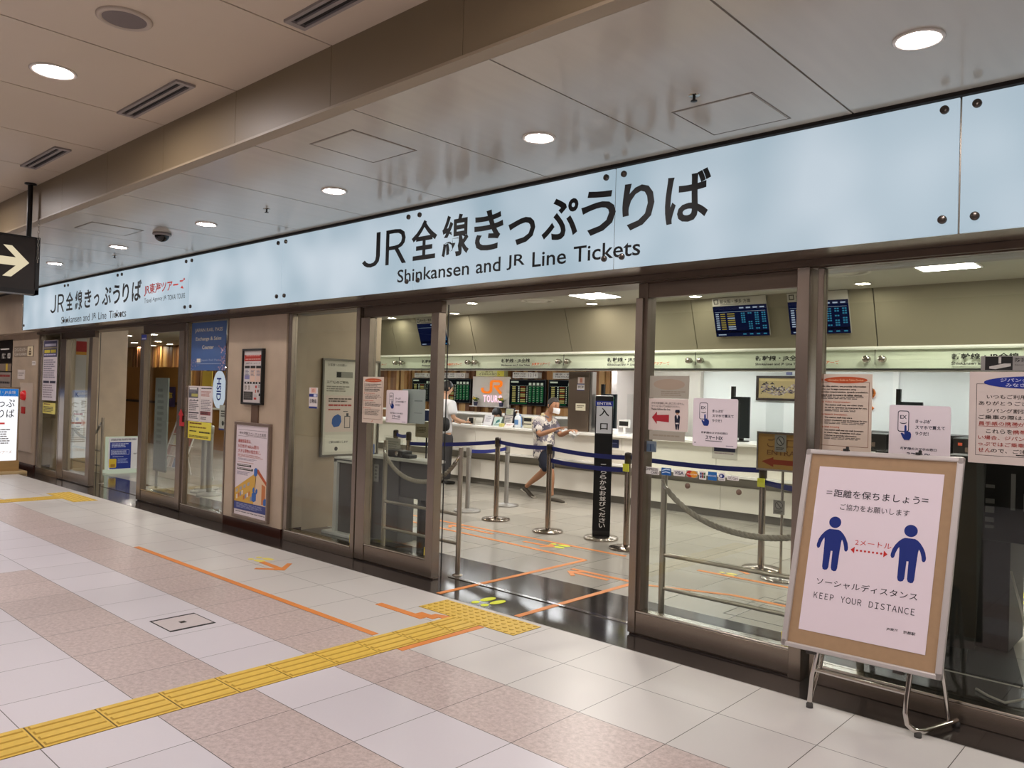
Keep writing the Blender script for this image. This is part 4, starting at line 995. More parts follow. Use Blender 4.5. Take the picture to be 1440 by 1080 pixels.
    for k in range(4): s.poly([(0.04+0.12*k, 0.24+0.03*k), (0.11+0.12*k, 0.255+0.03*k), (0.11+0.12*k, 0.29+0.03*k), (0.04+0.12*k, 0.275+0.03*k)], '#a9a6a4', 3)
    for a, c, w, h in ((0.55, 0.17, 0.13, 0.10), (0.57, 0.27, 0.06, 0.05), (0.66, 0.26, 0.06, 0.05), (0.60, 0.45, 0.10, 0.085), (0.90, 0.15, 0.10, 0.07)): s.poly([(a, c+0.01), (a+w*0.5, c), (a+w, c+0.02), (a+w, c+h), (a+w*0.5, c+h+0.012), (a, c+h-0.01)], '#3f6bb0', 5)
    s.rect(0, 1, 0.06, 0.145, '#474f86', 6); s.lines(0.08, 0.92, 0.075, 0.13, 4, '#8b91b4', lay=7, seed=3); s.lines(0.05, 0.95, 0.025, 0.04, 1, '#5a5458', ragged=0)
    s.build('poster', root)
pillar_posters()

# ------------------------------------------------------------------ left entrance
def left_posters():
    s = wall_sheet(-9.495, -8.63, 1.75, 2.335, GY, paper=M('pass_blue', '#405f92', 0.4))
    CR = '#d6ceb6'
    s.text('JAPAN RAIL PASS', 0.10, 0.78, 0.90, 0.875, CR, 2, 0.012); s.text('Exchange & Sales', 0.13, 0.60, 0.87, 0.695, CR, 2, 0.012); s.text('Counter', 0.33, 0.44, 0.66, 0.52, CR, 2, 0.012)
    s.rect(0.18, 0.29, 0.17, 0.245, '#d8d0bc', 2); s.text('Japan Rail Pass', 0.31, 0.185, 0.84, 0.235, '#98a6c0', 2); s.rect(0.18, 0.85, 0.135, 0.145, '#98a6c0', 2)
    rn = random.Random(2)
    for k in range(70):
        u, v = 0.80+0.2*rn.random(), 0.02+0.48*rn.random()
        if rn.random() < (u-0.74)*4: s.disc(u, v, 0.016, 0.016, rn.choice(('#a98c9c', '#c3a2ac', '#8f7c98')), 3, 7)
    for k in range(24):
        u, v = 0.22*rn.random()*rn.random(), 0.01+0.22*rn.random(); s.disc(u+0.01, v, 0.014, 0.014, '#8e86a4', 3, 7)
    tag(s.build('hanging_poster'), 'dark blue rail pass counter poster hung inside the left window', 'poster')
    # white oval sign hanging below
    root = empty('oval_sign', (-8.95, 4.60, 1.30)); tag(root, 'white glowing oval sign hanging inside the left window under the blue poster', 'sign')
    m = MB(); n = 40
    m.add([(-8.965+0.145*math.cos(2*PI*k/n), 4.60, 1.525+0.225*math.sin(2*PI*k/n)) for k in range(n)]+[(-8.965+0.145*math.cos(2*PI*k/n), 4.62, 1.525+0.225*math.sin(2*PI*k/n)) for k in range(n)], [tuple(range(n)), tuple(range(2*n-1, n-1, -1))]+[((k+1)%n, k, k+n, (k+1)%n+n) for k in range(n)])
    m.build('oval_plate', glow('oval_light', '#dfe6f8', 0.8), root)
    t = MB(); vs, fs, (a0, a1, b0, b1) = glyphs('HSID', 0.02)
    h = 0.27; w = 0.11; cx, cz = -8.955, 1.53
    t.add([(cx-w/2+(y-b0)/(b1-b0)*w, 4.599, cz+h/2-(x-a0)/(a1-a0)*h) for x, y in vs], fs); t.build('lettering', ink('#2438a0'), root)
    w = MB()
    w.box(-8.99, -8.94, 4.605, 4.615, 1.74, 2.345)
    w.build('hanger_strip', M('clear_strip', '#5a5a5e', 0.4), root)
    # stack of white notices and yellow notice
    s = wall_sheet(-9.535, -8.91, 1.13, 1.560, GY, paper='#d6cdca')
    s.rect(0.02, 0.42, 0.66, 0.96, '#5b5a60', 1); s.rect(0.05, 0.36, 0.90, 0.95, '#d8d4d0', 2); s.rect(0.14, 0.40, 0.70, 0.78, '#b0a860', 2); s.lines(0.05, 0.4, 0.80, 0.88, 2, '#8c8a90', lay=2)
    s.lines(0.54, 0.97, 0.90, 0.955, 1, '#2e2c30', ragged=0); s.lines(0.54, 0.97, 0.70, 0.86, 4, '#b07a70', seed=4); s.lines(0.54, 0.97, 0.30, 0.62, 7, '#8a8486', seed=5); s.rect(0.52, 0.94, 0.19, 0.30, '#8c4e50', 1); s.lines(0.54, 0.92, 0.20, 0.29, 2, '#2c2a2c', lay=2, seed=6); s.lines(0.54, 0.8, 0.05, 0.14, 2, '#3a3838', seed=7)
    s.lines(0.05, 0.46, 0.28, 0.60, 6, '#6e6a6c', seed=8); s.rect(0.04, 0.46, 0.22, 0.255, '#2e2c34', 1); s.lines(0.05, 0.46, 0.05, 0.19, 3, '#6e6a6c', seed=9); s.rect(0.49, 0.50, 0.02, 0.98, '#a8a09e', 1)
    for k in range(3): s.rect(0.11+0.14*k, 0.14+0.14*k, 0.57, 0.62, '#4a4644', 2)
    tag(s.build('notice_sheets'), 'pair of crowded white notice sheets on the left window below the oval sign', 'poster')
    s = wall_sheet(-9.515, -8.925, 0.915, 1.125, GY, paper='#dccf4e')
    s.lines(0.07, 0.6, 0.80, 0.94, 1, '#6a2a20', ragged=0); s.lines(0.07, 0.8, 0.58, 0.72, 1, '#7a5a28', ragged=0); s.lines(0.07, 0.38, 0.36, 0.48, 1, '#2c2820', ragged=0); s.lines(0.5, 0.97, 0.30, 0.46, 1, '#2c2820', ragged=0); s.lines(0.06, 0.97, 0.06, 0.2, 2, '#2c2820', seed=3)
    tag(s.build('yellow_notice'), 'yellow paper notice under the white sheets on the left window', 'poster')
    s = wall_sheet(-8.83, -8.645, 1.05, 1.345, GY+0.05, paper='#cfc9c4'); s.lines(0.2, 0.85, 0.5, 0.78, 3, '#5a5656'); s.disc(0.5, 0.28, 0.15, 0.10, '#3a3838', 2); s.rect(0.0, 1.0, 0.0, 0.06, '#26348a', 2)
    tag(s.build('hanging_card'), 'narrow white card at the right edge of the left window', 'sign')
    m = MB()
    m.prism([(-9.62+0.0, 1.06), (-9.56, 1.06), (-9.56, 1.19), (-9.53, 1.19), (-9.595, 1.27), (-9.66, 1.19), (-9.62, 1.19)], 4.4405, 4.4465); m.prism([(-9.56, 1.06), (-9.56, 1.11), (-9.50, 1.11), (-9.50, 1.06)], 4.4405, 4.4465)
    tag(m.build('arrow_sticker', ink('#b0262c')), 'red bent arrow stuck on the frame left of the yellow paper notice', 'sticker')
    s = wall_sheet(-10.84, -10.68, 2.155, 2.225, 4.446, thick=0.001, paper='#2b3fa0'); s.rect(0.1, 0.9, 0.1, 0.4, '#b9c0dc')
    tag(s.build('door_sticker'), 'small blue sticker at the top corner of the left sliding door', 'sticker')
    # far window: stacked sheets
    s = wall_sheet(-14.93, -14.25, 1.24, 2.25, GY, paper='#cdc3c6')
    s.rect(0.02, 0.98, 0.72, 0.99, '#3c3858', 1); s.rect(0.1, 0.9, 0.90, 0.94, '#b8b4c4', 2); s.rect(0.08, 0.48, 0.79, 0.84, '#c8b838', 2); s.rect(0.54, 0.9, 0.79, 0.84, '#c8b838', 2); s.rect(0.05, 0.95, 0.86, 0.885, '#8a7e66', 2); s.lines(0.06, 0.94, 0.73, 0.77, 1, '#b9b4cc', lay=2)
    s.lines(0.06, 0.9, 0.36, 0.68, 9, '#7a7480', seed=5); s.rect(0.06, 0.48, 0.285, 0.325, '#2c2a3c', 1); s.rect(0.54, 0.94, 0.285, 0.325, '#2c2a3c', 1); s.lines(0.06, 0.9, 0.03, 0.26, 6, '#8a7e84', seed=6)
    tag(s.build('notice_sheets'), 'tall stack of notice sheets on the far left window', 'poster')
    s = wall_sheet(-14.87, -14.27, 1.02, 1.20, GY, paper='#d3c768'); s.lines(0.1, 0.6, 0.76, 0.92, 1, '#6a2a20', ragged=0); s.lines(0.08, 0.9, 0.1, 0.66, 4, '#4a4430', seed=3)
    tag(s.build('yellow_notice'), 'yellow paper notice low on the far left window', 'poster')
left_posters()
def end_wall():
    # red emergency alarm with its white panel, coin locker sign
    root = empty('alarm_panel', (-15.55, 4.45, 0.4)); tag(root, 'white wall panel with a red alarm lamp beside the lit sign board', 'alarm')
    MB().box(-15.9, -15.2, 4.435, 4.4545, 0.32, 1.52).build('panel', M('pale_panel', '#c4b5a4', 0.4), root, bevel=0.003)
    MB().lathe([(0.0, 4.36), (0.06, 4.37), (0.085, 4.40), (0.09, 4.435)], (-15.62, 0, 1.30), 18, axis='y').build('alarm_lamp', M('alarm_red', '#b81d20', 0.25, emit=0.35), root)
    MB().box(-15.75, -15.55, 4.425, 4.435, 0.98, 1.10).build('red_plate', ink('#b02a26'), root)
    s = wall_sheet(-16.35, -15.28, 1.98, 2.17, 4.451, thick=0.012, paper=M('sign_stone', '#8a7a68', 0.4))
    s.rect(0.70, 0.97, 0.06, 0.94, '#d8c8a4', 1, 0.02); s.rect(0.77, 0.90, 0.16, 0.56, '#6a5a48', 2, 0.01); s.rect(0.79, 0.88, 0.36, 0.40, '#d8c8a4', 3); s.rect(0.805, 0.865, 0.62, 0.78, '#6a5a48', 2)
    s.text('コインロッカー', 0.03, 0.52, 0.66, 0.86, '#d8d0c0', 2, 0.01); s.text('Coin Lockers', 0.03, 0.14, 0.66, 0.42, '#d8d0c0', 2, 0.01)
    tag(s.build('locker_sign'), 'cream coin locker sign with a locker symbol on the far left wall', 'sign')
    s = wall_sheet(-16.1, -15.7, 1.58, 1.75, 4.45, paper='#cfc4bc'); s.lines(0.1, 0.9, 0.3, 0.7, 2, '#8a8078'); tag(s.build('wall_notice'), 'small white paper on the far left wall under the locker sign', 'poster')
    s = wall_sheet(-15.33, -15.15, 1.83, 1.90, 4.45, thick=0.002, paper='#ded8d2'); s.lines(0.1, 0.9, 0.3, 0.7, 1, '#8a8078'); tag(s.build('wall_notice'), 'tiny white label on the far left wall beside the window frame', 'poster')
    # black glazed sign at the very edge
    s = wall_sheet(-17.6, -16.45, 1.15, 2.30, 4.44, thick=0.02, paper=M('edge_sign_black', '#191514', 0.3))
    s.text('10：00', 0.50, 0.70, 0.94, 0.79, '#d8d2c8', 2, 0.01); s.rect(0.4, 0.86, 0.845, 0.865, '#d8d2c8', 2); s.rect(0, 1, 0.50, 0.62, '#7a6a5c', 2); s.rect(0.72, 0.82, 0.50, 0.62, '#c2a436', 3); s.rect(0, 1, 0.2, 0.48, '#8c8076', 2); s.lines(0.3, 0.95, 0.38, 0.44, 1, '#8a2a26', lay=3, ragged=0); s.lines(0.2, 0.95, 0.27, 0.33, 1, '#3a3432', lay=3, ragged=0); s.rect(0, 1, 0.12, 0.19, '#2f5a34', 2)
    tag(s.build('wall_board'), 'black sign board with white opening time cut by the left edge', 'sign')
end_wall()
def light_board():
    X, Y0, Y1 = -15.05, 3.68, 4.20
    root = empty('lit_sign_board', (X, (Y0+Y1)/2, 0)); tag(root, 'glowing white standing sign board with blue header on a wooden base at the left edge', 'sign')
    MB().box(X-0.14, X-0.011, Y0+0.012, Y1-0.012, 0.20, 1.44).build('light_box', M('sign_box_white', '#d8d6d2', 0.4), root, bevel=0.005)
    s = Sheet((X, Y0+0.02, 0.22), (0, Y1-Y0-0.04, 0), (0, 0, 1.195), (1, 0, 0), thick=0.01, paper=glow('board_light', '#f6f6fa', 1.15))
    BL = glow('board_blue', '#2f7fd2', 0.75)
    s.rect(0.0, 1.0, 0.895, 1.0, BL, 1); s.text('新幹線・JR全線', 0.12, 0.925, 0.92, 0.975, '#f4f6fa', 2, 0.01); s.text('Shinkansen and JR Line', 0.12, 0.902, 0.92, 0.918, '#dfe8f4', 2)
    BK = '#1d1d20'
    s.text('きっぷ', 0.14, 0.745, 0.90, 0.86, BK, 2, 0.008); s.text('うりば', 0.14, 0.60, 0.90, 0.715, BK, 2, 0.008)
    RD = glow('board_red', '#d84a48', 0.8)
    s.rect(0.22, 0.62, 0.505, 0.53, RD, 1); s.poly([(0.14, 0.5175), (0.28, 0.455), (0.28, 0.485), (0.22, 0.5175), (0.28, 0.55), (0.28, 0.58)], RD, 2)
    s.lines(0.15, 0.85, 0.22, 0.44, 7, '#b8b8be', seed=4); s.text('JR東海ツアーズ', 0.15, 0.09, 0.86, 0.14, '#e0a648', 2)
    s.build('lit_face', root)
    f = MB(); f.box(X-0.15, X+0.012, Y1-0.014, Y1+0.004, 0.18, 1.43); f.box(X-0.15, X+0.012, Y0-0.004, Y0+0.014, 0.18, 1.43); f.box(X-0.15, X+0.012, Y0-0.004, Y1+0.004, 1.418, 1.445)
    f.build('frame', M('sign_frame_brown', '#8a7458', 0.4), root)
    MB().box(X-0.18, X+0.03, Y0-0.03, Y1+0.02, 0.045, 0.215).build('wooden_base', M('base_wood', '#a98756', 0.45, noise=0.1, scale=6, stretch=(1, 0.3, 6)), root, bevel=0.004)
    MB().box(X-0.30, X+0.16, Y0-0.10, Y1+0.11, 0.0, 0.045).build('plinth', M('base_wood_pale', '#c0a578', 0.45), root, bevel=0.006)
light_board()

# ================================================================== TICKET OFFICE
CWHITE = M('counter_white', '#ece8df', 0.35); CGREY = M('counter_grey', '#8f8a80', 0.5); CTOP = M('counter_top_white', '#f1efea', 0.25)
def counter():
    x0, x1 = -14.0, 4.0
    root = empty('ticket_counter', (-5, 9.8, 0)); tag(root, 'long white ticket counter running across the back of the office', 'counter')
    MB().box(x0, x1, 9.44, 10.30, 0.985, 1.02).build('counter_top', CTOP, root, bevel=0.004)
    e = [x0+1.5*k for k in range(13)]
    a = MB(); b = MB()
    for p, q in zip(e, e[1:]):
        a.box(p+0.003, q-0.003, 9.52, 9.58, 0.60, 0.985); b.box(p+0.003, q-0.003, 9.66, 9.72, 0.11, 0.43)
    a.build('front_panel', CWHITE, root); b.build('lower_panel', CWHITE, root)
    MB().box(x0, x1, 9.47, 9.76, 0.565, 0.598).build('bag_ledge', CTOP, root, bevel=0.004)
    MB().box(x0, x1, 9.70, 9.76, 0.43, 0.565).build('recess_panel', CGREY, root)
    MB().box(x0, x1, 9.73, 9.79, 0.0, 0.11).build('kick_board', M('kick_grey', '#77736b', 0.4), root)
    r = MB().box(x0, -7.8, 11.0, 11.5, 1.15, 1.185)
    r.box(x0, -7.8, 11.45, 11.49, 0.0, 1.15); tag(r.build('staff_desk', CTOP), 'raised white staff desk behind the counter under the timber wall', 'desk')
counter()
def fascia_glass():
    J = [-15.7, -13.6, -11.435, -9.505, -7.52, -5.275, -2.99, -0.85, 1.3]
    place = ['farthest left seen through the left leaf', 'over the far left part of the counter', 'beside the left mullion', 'over the orange company letters', 'over the steel column', 'over the red arrow poster', 'over the framed picture', 'at the right edge above the member notice']
    txt = {-11.435: -10.80, -9.505: -8.83, -7.52: -6.71, -5.275: -4.43, -2.99: -2.21}
    for i, (a, c) in enumerate(zip(J, J[1:])):
        root = empty('glass_counter_sign', ((a+c)/2, 9.40, 1.985)); tag(root, 'pale green glass sign panel above the counter, '+place[i], 'sign', 'green glass sign panels over the counter')
        s = wall_sheet(a+0.004, c-0.004, 1.985, 2.215, 9.40, thick=0.010, paper=GREENGLASS)
        s.build('glass_panel', root)
        tx = txt.get(a, a+0.75)
        w = 0.60*(1.0)
        m = MB(); put_text(m, '新幹線・JR全線', tx, tx+0.62, 2.072, 2.145, 9.3985, 0.03); m.build('lettering', ink('#23231f'), root)
        for w, a_, c_ in (('Shinkansen', 0.0, 0.235), ('and', 0.25, 0.32), ('JR', 0.335, 0.38), ('Line', 0.395, 0.475), ('Tickets', 0.49, 0.62)):
            m = MB(); put_text(m, w, tx+a_, tx+c_, 2.024, 2.054, 9.3985, 0.03); m.build('lettering', ink('#2c2c28'), root)
        m = MB(); put_text(m, 'JR東海ツアーズ', tx+0.66, tx+1.04, 2.028, 2.078, 9.3985, 0.03); m.build('orange_lettering', ink('#d0663a'), root)
        for bx in (a+0.085, c-0.085):
            m = MB().lathe([(0.0, 9.335), (0.036, 9.335), (0.040, 9.342), (0.040, 9.40), (0.016, 9.401), (0.016, 9.458)], (bx, 0, 2.09), 20, axis='y'); m.build('standoff_bolt', CHROMED, root)
    l = MB().box(-15.7, 4, 9.385, 9.46, 1.968, 1.984); struct(l.build('trim_9', M('black_rail', '#1c1a18', 0.4), origin=(0,0,0)))
    l = MB().box(-15.7, 4, 9.44, 9.50, 1.95, 1.967); struct(l.build('trim_10', M('bright_rail', '#e8e6e0', 0.4), origin=(0,0,0)))
    l = MB()
    for x in (-15.7, -13.6, -11.435, -9.505, -7.52, -5.275, -2.99, -0.85, 1.3): l.box(x-0.003, x+0.003, 9.393, 9.40, 2.03, 2.20)
    struct(l.build('trim_11', BLACKM, origin=(0,0,0)))
fascia_glass()
def departure_screen(x0, x1, title, label, seed, dim=False):
    """screen let into the sloping bulkhead: header strip above a timetable"""
    yt, zt, yb, zb = 9.165, 2.872, 9.325, 2.392
    V = Vector((0, yt-yb, zt-zb)); U = Vector((x1-x0, 0, 0)); n = U.cross(V).normalized()
    root = empty('departure_screen', ((x0+x1)/2, yb, zb)); tag(root, label, 'screen', 'departure screens over the counter')
    b = MB(); b.obox(Vector(((x0+x1)/2, (yt+yb)/2, (zt+zb)/2))-n*0.018, U*0.5, V*0.5, n*0.016); b.build('screen_case', M('screen_case_grey', '#9b978e', 0.5), root)
    s = Sheet(Vector((x0, yb, zb)), U, V, n, thick=0.002, paper='#b3b0a6')
    s.ring(0.03, 0.12, 0.84, 0.97, 0.012, '#35353a', 1); s.text(title, 0.15, 0.85, 0.72 if len(title) > 5 else 0.6, 0.95, '#2f2f33', 2, 0.01); s.rect(0.15, 0.5, 0.815, 0.83, '#6a6862', 1)
    s.build('header', root)
    d = Sheet(Vector((x0, yb, zb))+n*0.003, U, V*0.79, n, thick=0.002, paper=glow('screen_navy', '#10183c', 0.6 if not dim else 0.55))
    rn = random.Random(seed); C1, C2, C3, C4 = glow('screen_white', '#b8c4dc', 0.7), glow('screen_yellow', '#b09a4a', 0.6), glow('screen_cyan', '#3f8fb4', 0.6), glow('screen_dark', '#0a0e26', 0.4)
    d.rect(0, 1, 0.12, 0.19, C4, 1)
    for k in range(4): d.rect(0.50+0.125*k, 0.58+0.125*k, 0.90, 0.94, C1, 2)
    d.rect(0.03, 0.97, 0.80, 0.808, C1, 2)
    for r in range(8):
        v = 0.72-0.07*r
        if v < 0.22: break
        if not dim: d.rect(0.04, 0.10, v, v+0.035, C1, 2); d.rect(0.13, 0.22, v, v+0.035, C2, 2); d.rect(0.26, 0.40, v, v+0.035, C2 if rn.random() < 0.7 else C1, 2)
        for k in range(4):
            if rn.random() < 0.8: d.rect(0.52+0.125*k, 0.55+0.125*k, v, v+0.04, C3, 2); d.rect(0.56+0.125*k, 0.59+0.125*k, v, v+0.04, C3, 2)
    for k in range(4): d.rect(0.52+0.125*k, 0.58+0.125*k, 0.05, 0.09, C3, 2)
    d.rect(0.05, 0.2, 0.05, 0.08, C1, 2)
    d.build('display', root)
departure_screen(-4.935, -4.212, '新大阪・博多 方面', 'left of the two blue departure screens seen through the right glass leaf', 3)
departure_screen(-3.945, -3.236, '東京 方面', 'blue departure screen half hidden behind the right bronze mullion', 8)
departure_screen(-10.74, -10.02, '新大阪・博多 方面', 'dark blue departure screen high behind the left mullion', 11, dim=True)
def train_board(x0, x1, z0, z1, label, seed, green=True):
    root = empty('train_board', ((x0+x1)/2, 11.86, z0)); tag(root, label, 'screen', 'dark seat availability boards on the timber wall')
    MB().box(x0, x1, 11.86, 11.915, z0, z1).build('board_case', BLACK, root, bevel=0.004)
    s = wall_sheet(x0+0.02, x1-0.02, z0+0.02, z1-0.02, 11.857, thick=0.002, paper=glow('board_dark', '#15181a', 0.5))
    rn = random.Random(seed); Yc, Gc, Wc, Rc, Bc = glow('board_yellow', '#b9ae6a', 0.55), glow('board_green', '#1f5f36', 0.55), glow('board_white', '#c8d0b8', 0.6), glow('board_redline', '#7a3a22', 0.6), glow('board_blueline', '#3f6fae', 0.7)
    s.rect(0.03, 0.25, 0.90, 0.96, Wc, 2)
    for k in range(4): s.rect(0.55+0.11*k, 0.62+0.11*k, 0.80, 0.90, Wc, 2)
    for k in range(4):
        if green: s.rect(0.55+0.11*k, 0.63+0.11*k, 0.12, 0.76, Gc, 1)
    for r in range(9):
        v = 0.70-0.075*r
        if v < 0.08: break
        s.rect(0.07, 0.17, v, v+0.045, Yc, 2); s.rect(0.24, 0.28, v, v+0.045, Wc, 2); s.rect(0.31, 0.45, v, v+0.045, Yc if r%3 else Rc, 2); s.rect(0.49, 0.51, v, v+0.045, Wc, 2)
        for k in range(4): s.rect(0.555+0.11*k, 0.60+0.11*k, v, v+0.01, Wc, 2)
    s.rect(0.03, 0.97, 0.77, 0.775, Wc, 2); s.rect(0.05, 0.5, 0.03, 0.07, Gc if green else Bc, 2)
    s.build('display', root)
train_board(-10.895, -9.925, 1.345, 1.872, 'dark green seat board to the right of the orange company letters', 1)
train_board(-9.86, -8.95, 1.345, 1.872, 'dark seat board beside the steel column behind the walking man', 2)
train_board(-12.98, -12.02, 1.345, 1.872, 'dark green seat board to the left of the orange company letters', 3)
train_board(-13.95, -13.03, 1.345, 1.872, 'dark seat board seen through the left glass leaf', 4, green=False)
def hanging_labels():
    def lab(x0, x1, z0, z1, fn, label, paper='#dcd8d2'):
        s = wall_sheet(x0, x1, z0, z1, 11.80, thick=0.12, paper=paper); fn(s); tag(s.build('counter_number_sign'), label, 'sign', 'small number signs on the timber wall')
    def std(num):
        def f(s):
            s.text('新幹線・JR全線', 0.05, 0.56, 0.52, 0.86, '#2f2c2a', 2, 0.01); s.text('TICKET COUNTER', 0.05, 0.18, 0.52, 0.42, '#3c3836', 2, 0.01); s.text(num, 0.64, 0.18, 0.95, 0.82, '#7a6e6a', 2)
        return f
    lab(-10.76, -10.09, 1.893, 2.012, std('13.14'), 'white sign numbered 13 and 14 over the right seat board')
    lab(-12.83, -12.15, 1.883, 1.995, std('11.12'), 'white sign numbered 11 and 12 over the left seat board')
    lab(-9.70, -9.02, 1.890, 2.008, lambda s: (s.text('東京・名古屋', 0.08, 0.56, 0.9, 0.86, '#2f2c2a', 2, 0.01), s.text('TOKYO-NAGOYA', 0.08, 0.16, 0.9, 0.42, '#3c3836', 2, 0.01)), 'white destination sign beside the steel column')
    lab(-13.8, -13.15, 1.883, 1.985, std('9.10'), 'white number sign seen through the left glass leaf')
    lab(-11.81, -11.0, 1.925, 2.05, lambda s: (s.text('ご案内', 0.20, 0.62, 0.6, 0.9, '#4a4420', 2), s.text('◁ お待ちの窓口 ▷', 0.10, 0.16, 0.86, 0.50, '#2f2c18', 2, 0.01), s.rect(0.76, 1.0, 0, 1, '#d8d04e', 1)), 'pale yellow sign above the orange company letters', paper='#d8d8a0')
hanging_labels()
def strokes(mb, pts, w, y, depth, mi=0):
    """flat rounded stroke along (x, z) points, facing -Y"""
    for (a, b) in zip(pts, pts[1:]):
        a, b = Vector((a[0], 0, a[1])), Vector((b[0], 0, b[1])); t = (b-a).normalized(); n = Vector((-t.z, 0, t.x))*w/2
        c = (a+b)/2; mb.obox((c.x, y-depth/2, c.z), (b-a)/2, n, (0, depth/2, 0), mi)
    for p in pts[1:-1]: mb.lathe([(0.0, y-depth), (w/2, y-depth), (w/2, y)], (p[0], 0, p[1]), 14, mi, axis='y')
def company_letters(name, x0, z0, w, h, y, mat, label, tours=None, tm=None):
    root = empty(name, (x0+w/2, y, z0)); tag(root, label, 'sign')
    P = lambda u, v: (x0+u*w, z0+v*h)
    m = MB(); t = 0.145*h
    arc = [P(0.06, 0.42), P(0.06, 0.25), P(0.10, 0.14), P(0.18, 0.08), P(0.36, 0.08), P(0.44, 0.14), P(0.47, 0.25), P(0.47, 0.80), P(0.50, 0.90), P(0.56, 0.93), P(0.84, 0.93), P(0.92, 0.87), P(0.94, 0.76), P(0.92, 0.62), P(0.84, 0.55), P(0.62, 0.55)]
    strokes(m, arc, t, y, 0.04); strokes(m, [P(0.66, 0.55), P(0.93, 0.03)], t, y, 0.0395)
    m.build('letters', mat, root)
    if tours:
        for k, ch in enumerate('TOURS'):
            g = MB(); put_text(g, ch, x0+w*(0.10+0.18*k), x0+w*(0.10+0.18*k+0.15), tours[0], tours[1], y-0.012, 0.02); g.build('letter', tm, root)
    return root
def company_panel():
    p = MB().box(-11.975, -10.905, 11.875, 11.92, 1.28, 1.92); tag(p.build('sign_panel', M('pale_sign_panel', '#d6d0c8', 0.5)), 'pale panel between the seat boards carrying orange and pink company letters', 'panel')
    company_letters('company_sign', -11.70, 1.565, 0.62, 0.28, 11.872, glow('orange_letter_light', '#f5822a', 0.95), 'glowing orange company letters with pink word below on the pale panel', tours=(1.385, 1.53), tm=glow('pink_neon', '#ffd3e2', 1.25))
    company_letters('company_sign', -4.14, 1.50, 0.68, 0.30, 10.997, M('orange_letters', '#ec7c22', 0.5), 'orange company letters on the white back wall, mostly behind the English guide notice')
company_panel()
def flower_pot(x, label):
    root = empty('flower_pot', (x, 11.80, 1.30)); tag(root, label, 'flowers', 'small flower pots under the company letters')
    MB().lathe([(0.0, 1.30), (0.035, 1.30), (0.05, 1.385), (0.044, 1.385), (0.0, 1.37)], (x, 11.80, 0), 14).build('pot', M('dark_pot', '#3c3f5a', 0.4), root)
    g = MB(); rn = random.Random(int(-x*10))
    for k in range(16):
        a, r, z = rn.random()*6.28, 0.02+0.055*rn.random(), 1.40+0.07*rn.random(); g.ell((x+r*math.cos(a), 11.80+r*0.6*math.sin(a), z), 0.022, 0.018, 0.014, 8, 5)
    g.build('leaves', M('leaf_green', '#4d6a2e', 0.6), root)
    f = MB()
    for k in range(9):
        a, r, z = rn.random()*6.28, 0.06*rn.random(), 1.44+0.05*rn.random(); f.ell((x+r*math.cos(a), 11.78+r*0.5*math.sin(a), z), 0.016, 0.014, 0.014, 8, 5)
    f.build('blossoms', M('yellow_blossom', '#d9b832', 0.6), root)
    s = MB().box(x-0.12, x+0.12, 11.73, 11.875, 1.285, 1.30); tag(s.build('wall_shelf', WHITEP), 'tiny white shelf carrying the '+label, 'shelf')
flower_pot(-11.80, 'flower pot left of the pink neon word'); flower_pot(-11.06, 'flower pot right of the pink neon word')
def steel_column():
    root = empty('steel_column', (-7.48, 9.85, 1.02)); tag(root, 'brushed steel clad column standing on the counter line with stickers', 'column')
    MB().box(-7.685, -7.285, 9.74, 9.88, 1.0205, 1.95).build('cladding', M('warm_brushed_steel', '#7d6f62', 0.3, 0.85, noise=0.05, scale=6, stretch=(60, 60, 0.6)), root, bevel=0.003)
    MB().box(-7.283, -7.235, 9.76, 9.86, 1.0205, 1.95).build('edge_tube', STEELG, root)
    s = wall_sheet(-7.50, -7.37, 1.765, 1.865, 9.7365, thick=0.001, paper='#d8ccc8'); s.rect(0.3, 0.7, 0.1, 0.9, '#d09a86', 2); s.text('自', 0.36, 0.25, 0.64, 0.75, '#a8503c', 3); s.build('sticker', root)
    s = wall_sheet(-7.51, -7.37, 1.66, 1.76, 9.7365, thick=0.001, paper='#d6d2d2'); s.rect(0, 1, 0.9, 1.0, '#2c3c8c', 2); s.rect(0, 1, 0.0, 0.1, '#2c3c8c', 2); s.text('禁煙席', 0.1, 0.25, 0.9, 0.75, '#2c2a2c', 2, 0.01); s.build('sticker', root)
    s = wall_sheet(-7.53, -7.34, 1.345, 1.455, 9.7365, thick=0.001, paper='#cfc8b2'); s.lines(0.1, 0.9, 0.3, 0.75, 2, '#6c6450'); s.build('notice', root)
steel_column()
def counter_screen(x0, x1, z1, label, pole=None, lit=False):
    root = empty('customer_screen', ((x0+x1)/2, 9.95, 1.02)); tag(root, label, 'screen', 'dark customer screens on the counter')
    MB().box(x0, x1, 9.92, 9.96, 1.07, z1).build('screen', M('dark_screen', '#1d2326', 0.25), root, bevel=0.006)
    b = MB(); b.box((x0+x1)/2-0.09, (x0+x1)/2+0.09, 9.88, 10.02, 1.0205, 1.035); b.box((x0+x1)/2-0.03, (x0+x1)/2+0.03, 9.96, 9.99, 1.03, 1.35); b.build('foot', BLACK, root)
    if lit:
        s = wall_sheet(x0+0.02, x1-0.02, 1.10, z1-0.02, 9.9185, thick=0.001, paper=glow('customer_screen_dark', '#1c2428', 0.5)); s.lines(0.08, 0.5, 0.72, 0.95, 3, '#6a6440', lay=2); s.rect(0.55, 0.95, 0.6, 0.95, glow('board_green', '#1f5f36', 0.55), 1); s.lines(0.55, 0.95, 0.6, 0.95, 6, '#263c30', lay=2); s.lines(0.4, 0.9, 0.2, 0.5, 3, '#3f5a6a', lay=2); s.build('display', root)
    if pole is not None:
        MB().box(pole-0.024, pole+0.024, 10.0, 10.05, 1.0205, 1.765).build('camera_pole', BLACKM, root)
